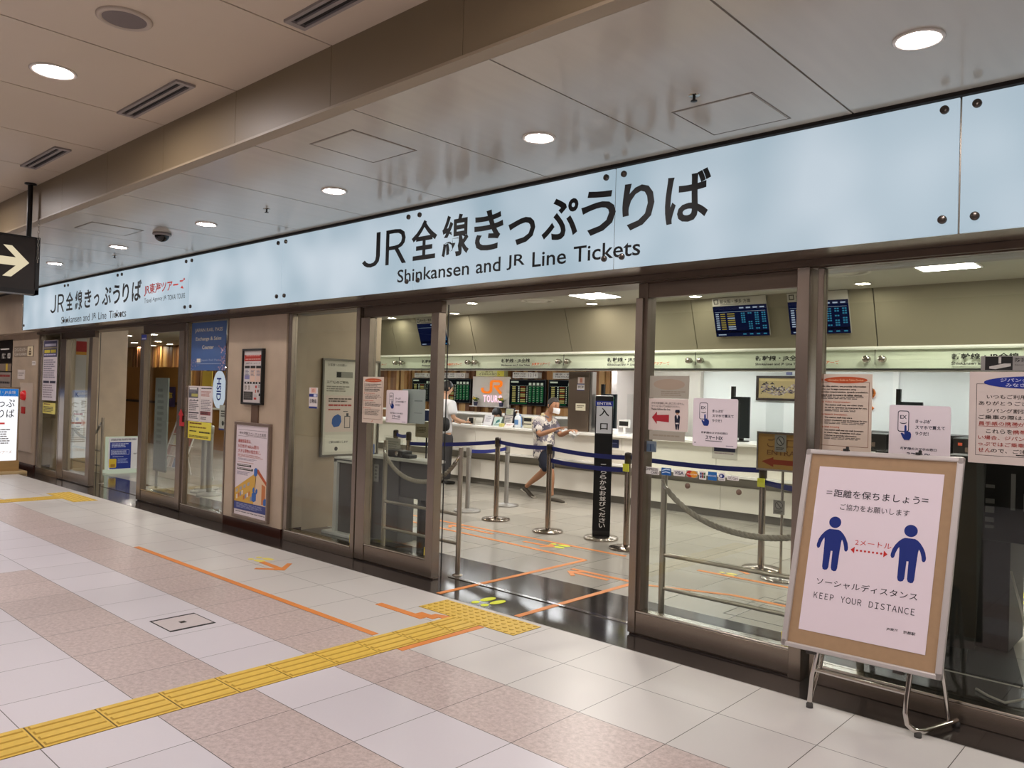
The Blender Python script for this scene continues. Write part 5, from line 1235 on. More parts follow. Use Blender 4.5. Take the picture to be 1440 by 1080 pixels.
counter_screen(-7.16, -6.90, 1.615, 'dark customer screen on the counter partly behind the black entrance pillar', pole=-7.22, lit=True)
counter_screen(-5.00, -4.745, 1.625, 'black screen back standing on the counter behind the middle phone ticket poster', pole=-5.03)
counter_screen(-2.87, -2.62, 1.615, 'black screen top showing above the right phone ticket poster', pole=-2.91)
def acrylics():
    for i, (x0, x1, z1, l) in enumerate(((-4.41, -4.18, 1.62, 'clear acrylic screen on the counter left of the brown arrow sign'), (-1.68, -0.9, 1.70, 'clear acrylic screen on the counter behind the member notice'), (-6.55, -6.30, 1.62, 'clear acrylic screen on the counter beside the doorway mullion'))):
        root = empty('acrylic_screen', ((x0+x1)/2, 9.7, 1.02)); tag(root, l, 'screen', 'clear acrylic screens on the counter')
        MB().box(x0, x1, 9.70, 9.708, 1.025, z1).build('panel', ACRYL, root)
        m = MB(); m.box(x0, x0+0.06, 9.64, 9.77, 1.0205, 1.03); m.box(x1-0.06, x1, 9.64, 9.77, 1.0205, 1.03); m.box(x0, x1, 9.69, 9.718, 1.0295, 1.034); m.build('foot', WHITEP, root)
acrylics()
def wall_picture():
    x0, x1, z0, z1 = -5.145, -4.50, 1.585, 1.945
    root = empty('framed_picture', ((x0+x1)/2, 10.95, z0)); tag(root, 'dark framed landscape picture on the white back wall', 'picture')
    f = MB(); t = 0.035
    for a, b, c, d in ((x0, x1, z0, z0+t), (x0, x1, z1-t, z1), (x0, x0+t, z0+t, z1-t), (x1-t, x1, z0+t, z1-t)): f.box(a, b, 10.955, 10.998, c, d)
    f.build('frame', M('dark_brown_frame', '#2a1a15', 0.4), root, bevel=0.004)
    s = wall_sheet(x0+t, x1-t, z0+t, z1-t, 10.975, paper='#a8946a')
    rn = random.Random(12)
    for k in range(150):
        u = 0.05+0.9*rn.random(); v = 0.18+0.42*rn.random()+0.06*math.sin(u*9); r = 0.018+0.022*rn.random(); s.poly([(u-r, v), (u+r, v), (u+r*0.4, v+r*2.2), (u-r*0.4, v+r*1.8)], rn.choice(('#4c4452', '#6a5a62', '#8a7a80', '#b0a49a', '#3a3434')), 2+k%4)
    for u, v in ((0.2, 0.72), (0.36, 0.70), (0.14, 0.66)): s.poly([(u-0.07, v), (u+0.07, v), (u+0.03, v+0.05), (u, v+0.12), (u-0.03, v+0.05)], '#3c3430', 6)
    s.rect(0.0, 1.0, 0.86, 0.98, '#c0aa78', 1); s.build('picture_sheet', root)
    tag(MB().box(-4.70, -4.62, 10.97, 10.998, 1.96, 2.0).build('wall_hook', M('blue_grey_clip', '#6a70a0', 0.4)), 'small blue grey hook above the framed picture', 'hook')
wall_picture()

# ------------------------------------------------------------------ things on the counter
def counter_items():
    zt = 1.0205
    def tent(x0, x1, z1, paper, fn, label, y=9.70, name='card_stand'):
        s = Sheet((x0, y, zt+0.002), (x1-x0, 0, 0), (0, 0.06, z1-zt), thick=0.004, paper=paper); fn(s)
        n = s.N; w = Vector((x1-x0, 0, 0)); b = Vector((0, -0.07, z1-zt))
        s.mb.add([Vector((x0, y+0.135, zt)), Vector((x1, y+0.135, zt)), Vector((x1, y+0.062, z1)), Vector((x0, y+0.062, z1)), Vector((x0, y+0.139, zt)), Vector((x1, y+0.139, zt)), Vector((x1, y+0.066, z1)), Vector((x0, y+0.066, z1))], [(0,1,2,3), (7,6,5,4), (0,4,5,1), (2,6,7,3), (1,5,6,2), (3,7,4,0)], 0)
        return tag(s.build(name), label, 'sign', 'little card stands on the counter')
    tent(-9.51, -9.31, 1.20, '#dcdce2', lambda s: (s.text('ご案内', 0.3, 0.78, 0.7, 0.9, '#4a4a58', 2), s.lines(0.15, 0.85, 0.3, 0.7, 3, '#a8a8b4')), 'white card stand on the counter in front of the seated clerk')
    tent(-9.28, -9.10, 1.175, '#c4d8d4', lambda s: (s.poly([(0.3, 0.2), (0.8, 0.5), (0.7, 0.75), (0.35, 0.55)], '#3c7a7a', 2), s.lines(0.1, 0.9, 0.05, 0.2, 1, '#6c8a8a')), 'pale teal card stand right of the white card stand')
    tent(-9.09, -8.88, 1.335, '#3a3a44', lambda s: (s.rect(0.1, 0.9, 0.62, 0.95, '#c8c8b8', 1), s.rect(0.06, 0.94, 0.05, 0.58, '#d4d0cc', 1), s.lines(0.15, 0.85, 0.66, 0.9, 4, '#8a9a6a', lay=2), s.lines(0.12, 0.9, 0.1, 0.52, 5, '#7a7884', lay=2)), 'tall dark framed price card stand on the counter', y=9.76)
    tent(-8.94, -8.75, 1.085, '#e8e2e0', lambda s: s.lines(0.15, 0.85, 0.3, 0.7, 2, '#c08a8a'), 'low white folded card on the counter left of the sanitizer', y=9.62)
    tag(MB().box(-9.03, -8.955, 9.60, 9.66, zt, zt+0.055).build('yellow_pad', M('pale_yellow_box', '#c9c070', 0.5), bevel=0.003), 'small yellow box on the counter before the dark price stand', 'box')
    tag(MB().lathe([(0.0, zt), (0.025, zt), (0.025, zt+0.045), (0.0, zt+0.05)], (-8.985, 9.72, 0), 14).build('stamp', BLACK), 'small round black stamp on the counter by the yellow box', 'stamp')
    root = empty('sanitizer_bottle', (-8.665, 9.66, zt)); tag(root, 'white pump bottle of hand sanitizer on the counter by the walking man', 'bottle')
    x, y = -8.665, 9.66
    MB().lathe([(0.0, zt), (0.050, zt), (0.054, zt+0.02), (0.054, zt+0.155), (0.040, zt+0.19), (0.018, zt+0.20), (0.018, zt+0.215), (0, zt+0.215)], (x, y, 0), 22).build('bottle', M('bottle_white', '#e4eaf0', 0.3), root)
    p = MB(); p.lathe([(0.02, zt+0.21), (0.022, zt+0.235), (0.008, zt+0.24), (0.008, zt+0.27), (0.016, zt+0.272), (0.016, zt+0.287), (0, zt+0.287)], (x, y, 0), 16); p.tube([(x, y, zt+0.28), (x-0.03, y-0.02, zt+0.28), (x-0.045, y-0.03, zt+0.268)], 0.007, 8); p.build('pump', WHITEP, root)
    l = MB(); n = 10; l.add([(x+0.0552*math.sin(a), y-0.0552*math.cos(a), z) for z in (zt+0.05, zt+0.13) for a in [(-0.9+0.2*k) for k in range(n)]], [(k, k+1, n+k+1, n+k) for k in range(n-1)]); l.build('label', ink('#5d86b8'), root)
    root = empty('blue_bottle_set', (-8.79, 9.80, zt)); tag(root, 'blue labelled clear bottles on the counter beside the sanitizer', 'bottles')
    for dx, c in ((-0.04, '#8fa8c8'), (0.035, '#6a8fc0')):
        MB().lathe([(0.0, zt), (0.034, zt), (0.034, zt+0.15), (0.014, zt+0.18), (0.014, zt+0.21), (0, zt+0.21)], (-8.79+dx, 9.82, 0), 14).build('bottle', M('bottle_'+c[1:], c, 0.3), root)
    root = empty('payment_terminal', (-8.48, 9.75, zt)); tag(root, 'white boxy card terminal with black display left of the walking man', 'terminal')
    MB().box(-8.575, -8.385, 9.70, 9.86, zt, 1.20).build('body', M('terminal_cream', '#d6d2bc', 0.45), root, bevel=0.008)
    MB().box(-8.56, -8.40, 9.695, 9.70, 1.13, 1.185).build('display', BLACK, root); MB().box(-8.56, -8.40, 9.695, 9.70, 1.08, 1.095).build('slot', BLACK, root)
    root = empty('payment_terminal', (-6.78, 9.70, zt)); tag(root, 'small white card reader with blue front right of the entrance pillar', 'terminal')
    MB().box(-6.88, -6.70, 9.62, 9.72, zt, 1.10).build('body', WHITEP, root, bevel=0.012); MB().box(-6.86, -6.79, 9.614, 9.62, 1.04, 1.06).build('blue_front', ink('#2b49b0'), root); MB().box(-6.755, -6.735, 9.614, 9.62, 1.065, 1.085).build('button', BLACK, root)
    root = empty('price_display', (-6.70, 9.90, zt)); tag(root, 'white framed black price display behind the small card reader', 'display')
    MB().box(-6.83, -6.64, 9.90, 9.94, 1.115, 1.235).build('frame', WHITEP, root, bevel=0.005); MB().box(-6.815, -6.655, 9.895, 9.90, 1.14, 1.21).build('screen', BLACK, root); MB().box(-6.75, -6.72, 9.905, 9.935, zt, 1.12).build('post', WHITEP, root)
    root = empty('leaflet_rack', (-9.85, 9.82, zt)); tag(root, 'rack of white leaflets on the counter beside the customer', 'leaflets')
    for k in range(5): 
        m = MB(); m.obox((-9.93+0.05*k, 9.82, zt+0.06), (0.004, 0, 0), (0, 0.09, 0), (0.018, 0, 0.06)); m.build('leaflet', M('leaflet_white', '#d8d4c8', 0.5), root)
    MB().box(-9.98, -9.68, 9.72, 9.93, zt, zt+0.012).build('tray', M('tray_grey', '#8c8a86', 0.4), root)
    tag(MB().box(-9.66, -9.52, 9.66, 9.80, zt, zt+0.02).build('paper_tray', M('tray_white', '#d8d6d0', 0.4), bevel=0.003), 'flat white tray on the counter left of the white card stand', 'tray')
    s = wall_sheet(-5.06, -4.70, 0.80, 0.975, 9.515, thick=0.003, paper='#c4c0b8'); s.rect(0.08, 0.92, 0.55, 0.92, '#2a2c48', 1); s.lines(0.1, 0.9, 0.3, 0.45, 1, '#9a8a90'); tag(s.build('counter_notice'), 'grey and navy notice on the counter front below the middle phone poster', 'sign')
    s = wall_sheet(-6.72, -6.55, 0.83, 0.95, 9.515, thick=0.003, paper='#23294a'); s.lines(0.15, 0.85, 0.4, 0.6, 1, '#5a628c'); tag(s.build('counter_notice'), 'small navy notice on the counter front right of the entrance pillar', 'sign')
    s = wall_sheet(-6.70, -6.45, 0.62, 0.80, 9.515, thick=0.002, paper='#d6d0c4'); s.lines(0.1, 0.9, 0.3, 0.7, 3, '#b8b0a4'); tag(s.build('counter_notice'), 'pale paper notice on the counter front below the small navy one', 'sign')
counter_items()

# ------------------------------------------------------------------ barriers
BELT = M('navy_belt', '#14206e', 0.6, noise=0.06, scale=60); POSTB = M('polished_post', '#a0958a', 0.18, 1.0); POSTS = M('silver_painted_post', '#a4a29e', 0.35, 0.6)
def stanchion(x, y, h, label, mat=POSTB, r=0.031, belts=(), base=0.175, group='belt barrier posts in the office', clip=False):
    root = empty('barrier_post', (x, y, 0)); tag(root, label, 'barrier', group)
    MB().lathe([(0.0, 0.0), (base, 0.0), (base+0.003, 0.012), (base-0.006, 0.022), (0.06, 0.036), (r, 0.045), (0, 0.045)], (x, y, 0), 32).build('base', mat, root)
    MB().tube([(x, y, 0.04), (x, y, h-0.115)], r, 20).build('post', mat, root)
    MB().lathe([(0.0, h-0.118), (r+0.006, h-0.118), (r+0.007, h-0.02), (r+0.002, h-0.006), (0, h)], (x, y, 0), 20).build('belt_head', M('belt_head_dark', '#4a443e', 0.3, 0.8) if mat is POSTB else mat, root)
    for (x2, y2, za, zb) in belts:
        a, b = Vector((x, y, za)), Vector((x2, y2, zb)); t = (b-a); t.z = 0; t.normalize(); n = Vector((-t.y, t.x, 0))
        N_ = 10; vs = []
        for i in range(N_+1):
            f = i/N_; p = a.lerp(b, f); p.z -= 0.02*4*f*(1-f)
            q0 = p+n*0.0015; q1 = p-n*0.0015; vs += [q0+Vector((0,0,-0.024)), q0+Vector((0,0,0.024)), q1+Vector((0,0,0.024)), q1+Vector((0,0,-0.024))]
        fs = [(0,1,2,3), (4*N_+3, 4*N_+2, 4*N_+1, 4*N_)]
        for i in range(N_):
            for k in range(4): l = (k+1) % 4; fs.append((4*i+l, 4*i+k, 4*i+4+k, 4*i+4+l))
        MB().add(vs, fs).build('belt', BELT, root)
    if clip: MB().box(x-0.034, x+0.034, y-0.045, y-0.03, h-0.20, h-0.12).build('yellow_tag', ink('#d8dc4a'), root)
    return root
def barriers():
    e = 0.036
    stanchion(-6.736, 7.15, 1.03, 'chrome belt post at the left of the doorway view with two belts meeting', belts=[(-5.774-e, 7.005, 0.975, 0.965), (-8.25+e, 6.98, 0.97, 0.86)])
    stanchion(-5.774, 7.005, 1.015, 'chrome belt post in front of the walking man', belts=[(-4.61-e, 6.876, 0.965, 0.945), (-4.61-e, 6.876, 0.825, 0.815)])
    stanchion(-4.61, 6.876, 1.005, 'chrome belt post with yellow tag beside the doorway mullion', belts=[(-3.22-e, 7.052, 0.955, 0.925)], clip=True)
    stanchion(-3.22, 7.052, 0.975, 'chrome belt post seen through the right glass leaf behind the rope', belts=[(-2.2, 6.70, 0.82, 0.80)], clip=True)
    stanchion(-7.453, 7.356, 0.86, 'dull silver barrier post on the left behind the chrome ones', mat=POSTS, belts=[(-7.50, 8.163-e, 0.80, 0.80)])
    stanchion(-7.50, 8.163, 0.86, 'dull silver barrier post nearest to the counter', mat=POSTS)
    stanchion(-8.753, 7.171, 1.02, 'left belt post of the pair seen through the left glass leaf', belts=[(-8.248-e, 6.982, 0.96, 0.96)])
    stanchion(-8.248, 6.982, 1.02, 'right belt post of the pair seen through the left glass leaf')
    g = 'parked barrier posts inside the left entrance'
    for i, (x, y, l) in enumerate(((-11.13, 5.52, 'parked chrome barrier post in the middle of the group behind the yellow notice'), (-11.42, 5.72, 'parked chrome barrier post at the left of the group behind the yellow notice'), (-10.78, 5.44, 'parked chrome barrier post at the right front of the group behind the yellow notice'), (-11.30, 6.12, 'parked chrome barrier post at the back of the group behind the yellow notice'))):
        stanchion(x, y, 1.0, l, mat=POSTS, r=0.038, group=g)
    def rope_barrier(x0, x1, y, h, label, rope_label, sag, lower=(0.27, 0.50), rx=None):
        root = empty('railing', ((x0+x1)/2, y, 0)); tag(root, label, 'railing')
        r = 0.021
        for x in (x0, x1):
            MB().tube([(x, y, 0.0), (x, y, h)], r, 18).build('post', POSTD, root)
            MB().lathe([(0.045, 0.0), (0.045, 0.006), (0.022, 0.008)], (x, y, 0), 18).build('floor_flange', POSTD, root)
        for z in lower: MB().tube([(x0, y, z), (x1, y, z)], 0.014, 14).build('rail', POSTD, root)
        # rope
        a, b = Vector((x0, y-0.03, h-0.09)), Vector((x1, y-0.03, h-0.09)); N_ = 90
        rr = empty('barrier_rope', ((x0+x1)/2, y, h-0.4)); tag(rr, rope_label, 'rope')
        pts = []
        for i in range(N_+1):
            f = 0.03+0.94*i/N_; p = a.lerp(b, f); c = (math.cosh(2.2*(2*f-1))-math.cosh(2.2))/(1-math.cosh(2.2)); pts.append(Vector((p.x, p.y, p.z-sag*c)))
        m = MB()
        for k in range(3):
            tw = []
            for i, p in enumerate(pts):
                ang = i*0.9+k*2*PI/3; tw.append(p+Vector((0.0, math.cos(ang)*0.010, math.sin(ang)*0.010)))
            m.tube(tw, 0.012, 7)
        m.build('rope', M('grey_rope', '#8d8678', 0.8, noise=0.15, scale=80), rr)
        for p, q in ((a, pts[0]), (b, pts[-1])):
            h_ = MB(); h_.tube([p+Vector((0, 0.012, 0.02)), p.lerp(q, 0.5), q], 0.012, 10); h_.build('hook', CHROME, rr)
        return root
    POSTD = M('brushed_rail_steel', '#b5aea0', 0.28, 0.9)
    globals()['POSTD'] = POSTD
    rope_barrier(-2.875, -1.55, 4.74, 1.085, 'steel railing with two bars just inside the right glass leaf', 'grey twisted rope hanging in a curve behind the right glass leaf', 0.27)
    rope_barrier(-5.93, -4.90, 4.74, 1.10, 'steel railing with two bars just inside the left glass leaf', 'grey rope hanging across in front of the grey desk on the left', 0.25, lower=(0.27, 0.52))
    rope_barrier(-14.2, -12.93, 4.76, 1.02, 'dark railing just inside the left entrance', 'dark rope of the railing inside the left entrance', 0.25)
barriers()
def entrance_pillar():
    x, y = -5.113, 7.132
    root = empty('entrance_pillar_sign', (x, y, 0)); tag(root, 'tall black pillar sign with white entrance characters on a round chrome base', 'sign')
    MB().lathe([(0.0, 0.0), (0.19, 0.0), (0.192, 0.014), (0.18, 0.03), (0.10, 0.045), (0.0, 0.045)], (x, y, 0), 36).build('base', CHROMED, root)
    # facing the corridor camera: turned a little
    ang = 0.60; d = Vector((math.cos(ang), math.sin(ang), 0)); n = Vector((-d.y, d.x, 0))
    b = MB(); b.obox((x, y, 0.815), d*0.097, n*0.06, (0, 0, 0.77)); b.build('pillar', M('satin_black', '#121213', 0.35), root, bevel=0.008)
    O = Vector((x, y, 0))-d*0.097-n*0.0612
    s = Sheet(O+Vector((0, 0, 1.17)), d*0.194, Vector((0, 0, 0.40)), -n, thick=0.001, paper='#16161a')
    s.rect(0.0, 1.0, 0.75, 0.89, '#1e2f86', 1); s.text('ENTER', 0.10, 0.785, 0.90, 0.855, '#d8d8e4', 2, 0.02); s.rect(0.06, 0.94, 0.0, 0.75, '#c6c8ce', 1)
    s.text('入', 0.22, 0.47, 0.78, 0.70, '#161618', 2, 0.02); s.text('口', 0.29, 0.10, 0.72, 0.28, '#161618', 2, 0.02); s.build('head_panel', root)
    s = Sheet(O+Vector((0, 0, 0.10)), d*0.194, Vector((0, 0, 1.05)), -n, thick=0.0005, paper='#121213')
    v = 0.70; wide = 0.40
    for ch in 'こちらからお並びください':
        s.text(ch, 0.36, v-0.046, 0.36+wide*0.9, v, '#d4d2d0', 2, 0.02); v -= 0.0565
    s.build('lettering', root)
entrance_pillar()
def arrow_stand():
    x, y = -2.92, 6.80
    root = empty('arrow_stand', (x, y, 0)); tag(root, 'brown sign on a thin pole with red left arrow seen through the right leaf', 'sign')
    MB().lathe([(0.0, 0.0), (0.17, 0.0), (0.172, 0.01), (0.15, 0.02), (0.0, 0.028)], (x, y, 0), 30).build('base', CHROMED, root)
    MB().tube([(x, y, 0.02), (x, y, 0.965)], 0.012, 12).build('pole', CHROMED, root)
    f = MB(); f.box(-3.15, -2.60, y-0.015, y+0.015, 0.955, 0.972); f.box(-3.15, -2.60, y-0.015, y+0.015, 1.285, 1.302); f.box(-3.165, -3.15, y-0.015, y+0.015, 0.955, 1.302); f.box(-2.60, -2.585, y-0.015, y+0.015, 0.955, 1.302)
    f.build('frame', CHROMED, root)
    s = wall_sheet(-3.15, -2.60, 0.972, 1.285, y-0.008, thick=0.014, paper=M('ochre_sign', '#a98446', 0.35))
    s.text('ENTRANCE', 0.15, 0.40, 0.92, 0.54, '#7a5436', 2, 0.01); s.poly([(0.06, 0.20), (0.26, 0.06), (0.26, 0.13), (0.92, 0.13), (0.92, 0.27), (0.26, 0.27), (0.26, 0.34)], '#8c3a26', 2); s.text('ご入口', 0.15, 0.62, 0.6, 0.88, '#7a5436', 2)
    s.build('sign_face', root)
    for (z0, z1, l) in ((1.13, 1.28, 0), (0.575, 0.70, 1)):
        t = wall_sheet(-2.995, -2.89, z0, z1, y-0.016, thick=0.002, paper='#8c8a84'); t.disc(0.5, 0.64, 0.34, 0.28, '#45433f', 2); t.disc(0.5, 0.64, 0.28, 0.23, '#9a9892', 3); t.poly([(0.30, 0.78), (0.36, 0.82), (0.70, 0.50), (0.64, 0.46)], '#45433f', 4); t.lines(0.12, 0.88, 0.08, 0.26, 2, '#45433f', seed=4); t.build('tag_plate', root)
arrow_stand()
def office_floor_cover():
    f = MB(); x0, x1, y0, y1 = -2.75, -1.95, 5.40, 6.10; t = 0.006
    for a, b, c, d in ((x0, x1, y0, y0+t), (x0, x1, y1-t, y1), (x0, x0+t, y0+t, y1-t), (x1-t, x1, y0+t, y1-t)): f.box(a, b, c, d, 0, 0.0016)
    f.box(-2.62, -2.52, 5.98, 6.02, 0, 0.0016); f.box(-2.18, -2.08, 5.48, 5.52, 0, 0.0016)
    tag(f.build('floor_hatch', M('hatch_dark_edge', '#4c4a46', 0.5)), 'large floor hatch outline in the granite behind the right glass leaf', 'floor hatch')
office_floor_cover()

# ------------------------------------------------------------------ left side of the office
def info_board_on_wall():
    # board leaning on the end wall, facing +X
    X = -7.585
    root = empty('wall_notice_board', (X, 5.55, 0.80)); tag(root, 'silver framed notice board on the beige side wall with a sanitizer poster', 'notice board')
    f = MB(); y0, y1, z0, z1 = 5.12, 5.935, 0.80, 1.92; t = 0.022
    for a, b, c, d in ((y0, y1, z0, z0+t), (y0, y1, z1-t, z1), (y0, y0+t, z0+t, z1-t), (y1-t, y1, z0+t, z1-t)): f.box(X-0.013, X+0.018, a, b, c, d)
    f.build('frame', M('dark_silver', '#77726a', 0.3, 0.8), root)
    s = Sheet((X+0.004, y0+t, z0+t), (0, y1-y0-2*t, 0), (0, 0, z1-z0-2*t), (1, 0, 0), thick=0.01, paper='#cfcabc')
    q = lambda u: 0.04+(u-0.18)*0.66
    s.text('お客様へのお願い', q(0.22), 0.94, q(0.72), 0.97, '#4a4640', 2); s.rect(q(0.45), q(0.90), 0.82, 0.885, '#8a887e', 1); s.rect(q(0.46), q(0.58), 0.825, 0.88, '#23221f', 2); s.text('三連休のご案内', q(0.20), 0.755, q(0.78), 0.785, '#3a3630', 2, 0.02); s.lines(q(0.2), q(0.85), 0.66, 0.73, 3, '#8a857a')
    s.rect(q(0.18), q(0.98), 0.24, 0.63, '#d6c4ba', 1); s.lines(q(0.26), q(0.92), 0.55, 0.60, 2, '#5a5048', lay=2); s.lines(q(0.26), q(0.92), 0.50, 0.535, 1, '#b0504a', lay=2); s.lines(q(0.26), q(0.6), 0.46, 0.485, 1, '#b0504a', lay=2)
    s.poly([(q(0.36), 0.33), (q(0.42), 0.29), (q(0.56), 0.30), (q(0.62), 0.35), (q(0.60), 0.41), (q(0.52), 0.43), (q(0.42), 0.41), (q(0.37), 0.38)], '#3f5f9c', 3)
    s.ring(q(0.70), q(0.86), 0.28, 0.41, 0.008, '#4a4a50', 3); s.rect(q(0.75), q(0.81), 0.41, 0.44, '#4a4a50', 3); s.rect(q(0.66), q(0.79), 0.455, 0.462, '#4a4a50', 3)
    s.rect(0.05, 0.95, 0.03, 0.21, '#dcd8ca', 1); s.text('ご協力お願いします', 0.12, 0.12, 0.46, 0.145, '#4a4640', 2, 0.02); s.disc(0.25, 0.06, 0.03, 0.022, '#3a3732', 2)
    s.build('sheet', root)
info_board_on_wall()
def podium():
    root = empty('white_podium', (-7.08, 5.28, 0)); tag(root, 'white side cabinet with dark front on a flat foot behind the fixed window', 'cabinet')
    c = MB(); c.box(-7.22, -7.16, 5.06, 5.52, 0.03, 0.82); c.box(-7.22, -6.80, 5.06, 5.10, 0.78, 0.82); c.box(-7.22, -6.80, 5.06, 5.52, 0.80, 0.835); c.build('shell', M('podium_white', '#d2d3d0', 0.4), root, bevel=0.004)
    MB().box(-7.155, -6.81, 5.09, 5.50, 0.03, 0.795).build('dark_front', M('podium_dark', '#3b3633', 0.4), root)
    MB().box(-7.33, -6.77, 5.0, 5.56, 0.0, 0.03).build('floor_plate', M('podium_white', '#d2d3d0', 0.4), root, bevel=0.006)
    r = empty('blue_box', (-6.88, 5.25, 0.835)); tag(r, 'small blue and white box on the white cabinet by the bronze mullion', 'box')
    MB().box(-6.95, -6.82, 5.18, 5.30, 0.8355, 0.99).build('carton', M('carton_blue', '#5a74ac', 0.5), r, bevel=0.003); MB().box(-6.935, -6.835, 5.176, 5.18, 0.90, 0.95).build('label', WHITEP, r)
podium()
def grey_desk():
    x0, x1, y0, y1, zt = -6.72, -5.80, 5.15, 5.36, 0.89
    root = empty('grey_desk', ((x0+x1)/2, (y0+y1)/2, 0)); tag(root, 'dark grey office desk with pale top behind the left glass leaf', 'desk')
    MB().box(x0-0.02, x1+0.02, y0-0.02, y1+0.02, zt-0.028, zt).build('desk_top', M('desk_top_pale', '#c4c4bc', 0.35), root, bevel=0.004)
    G = M('desk_grey', '#4f4e4e', 0.45)
    MB().box(x0, x0+0.50, y0, y1, 0.02, zt-0.029).build('pedestal', G, root, bevel=0.003)
    MB().box(x0+0.503, x1, y0+0.02, y0+0.04, 0.50, zt-0.029).build('modesty_panel', G, root)
    for x in (x1-0.17, x1-0.06): MB().box(x, x+0.04, y0+0.045, y1-0.02, 0.0, zt-0.029).build('leg', M('desk_leg_dark', '#2c2b2b', 0.4), root)
    r = empty('label_printer', (-6.38, 5.25, zt)); tag(r, 'black tape machine on the grey desk behind the left leaf', 'machine')
    MB().box(-6.50, -6.22, 5.18, 5.32, zt+0.0005, zt+0.07).build('body', BLACK, r, bevel=0.01); MB().box(-6.22, -6.12, 5.19, 5.30, zt+0.0005, zt+0.035).build('front', BLACK, r, bevel=0.006); MB().lathe([(0.0, 5.17), (0.024, 5.172), (0.024, 5.18)], (-6.30, 0, zt+0.04), 14, axis='y').build('knob', CHROMED, r)
    r = empty('clear_sign_holder', (-6.56, 5.34, zt)); tag(r, 'clear sign holder with faded paper standing on the grey desk', 'sign')
    MB().box(-6.70, -6.40, 5.335, 5.343, zt+0.001, zt+0.20).build('plate', ACRYL, r); wall_sheet(-6.68, -6.43, zt+0.02, zt+0.18, 5.334, thick=0.0008, paper='#a8a69a').lines(0.1, 0.9, 0.2, 0.8, 4, '#8c8a80').build('paper', r)
    b = wall_sheet(-6.60, -6.52, 0.62, 0.80, y0-0.022, thick=0.002, paper='#8a8a86'); b.lines(0.2, 0.8, 0.1, 0.9, 4, '#5a5a58'); tag(b.build('desk_label'), 'small grey label stuck on the side of the grey desk', 'sticker')
    r = empty('paper_sign', (-6.74, 5.97, 0)); tag(r, 'beige paper sign on a thin dark pole behind the grey desk', 'sign')
    MB().tube([(-6.74, 5.97, 0.0), (-6.74, 5.97, 1.07)], 0.010, 8).build('pole', BLACKM, r)
    MB().lathe([(0.0, 0.0), (0.14, 0.0), (0.13, 0.02), (0.0, 0.025)], (-6.74, 5.97, 0), 20).build('base', BLACKM, r)
    s = wall_sheet(-6.92, -6.66, 1.05, 1.235, 5.955, thick=0.004, paper='#a8a086'); s.lines(0.08, 0.75, 0.25, 0.62, 4, '#5f5640', seed=3); s.build('sheet', r)
    s = wall_sheet(-7.0, -6.62, 1.24, 1.36, 5.955, thick=0.012, paper='#2b3f72'); s.build('blue_heading', r)
    c = MB().box(-7.05, -6.85, 5.62, 5.8, 0.0, 0.14); tag(c.build('floor_carton', M('carton_blue2', '#3f5590', 0.5), bevel=0.004), 'blue carton on the floor left of the grey desk', 'box')
    c = MB().box(-6.60, -6.30, 5.50, 5.75, 0.0, 0.08); tag(c.build('floor_carton', M('carton_white', '#cfd2d2', 0.5), bevel=0.004), 'flat white box on the floor behind the grey desk', 'box')
grey_desk()
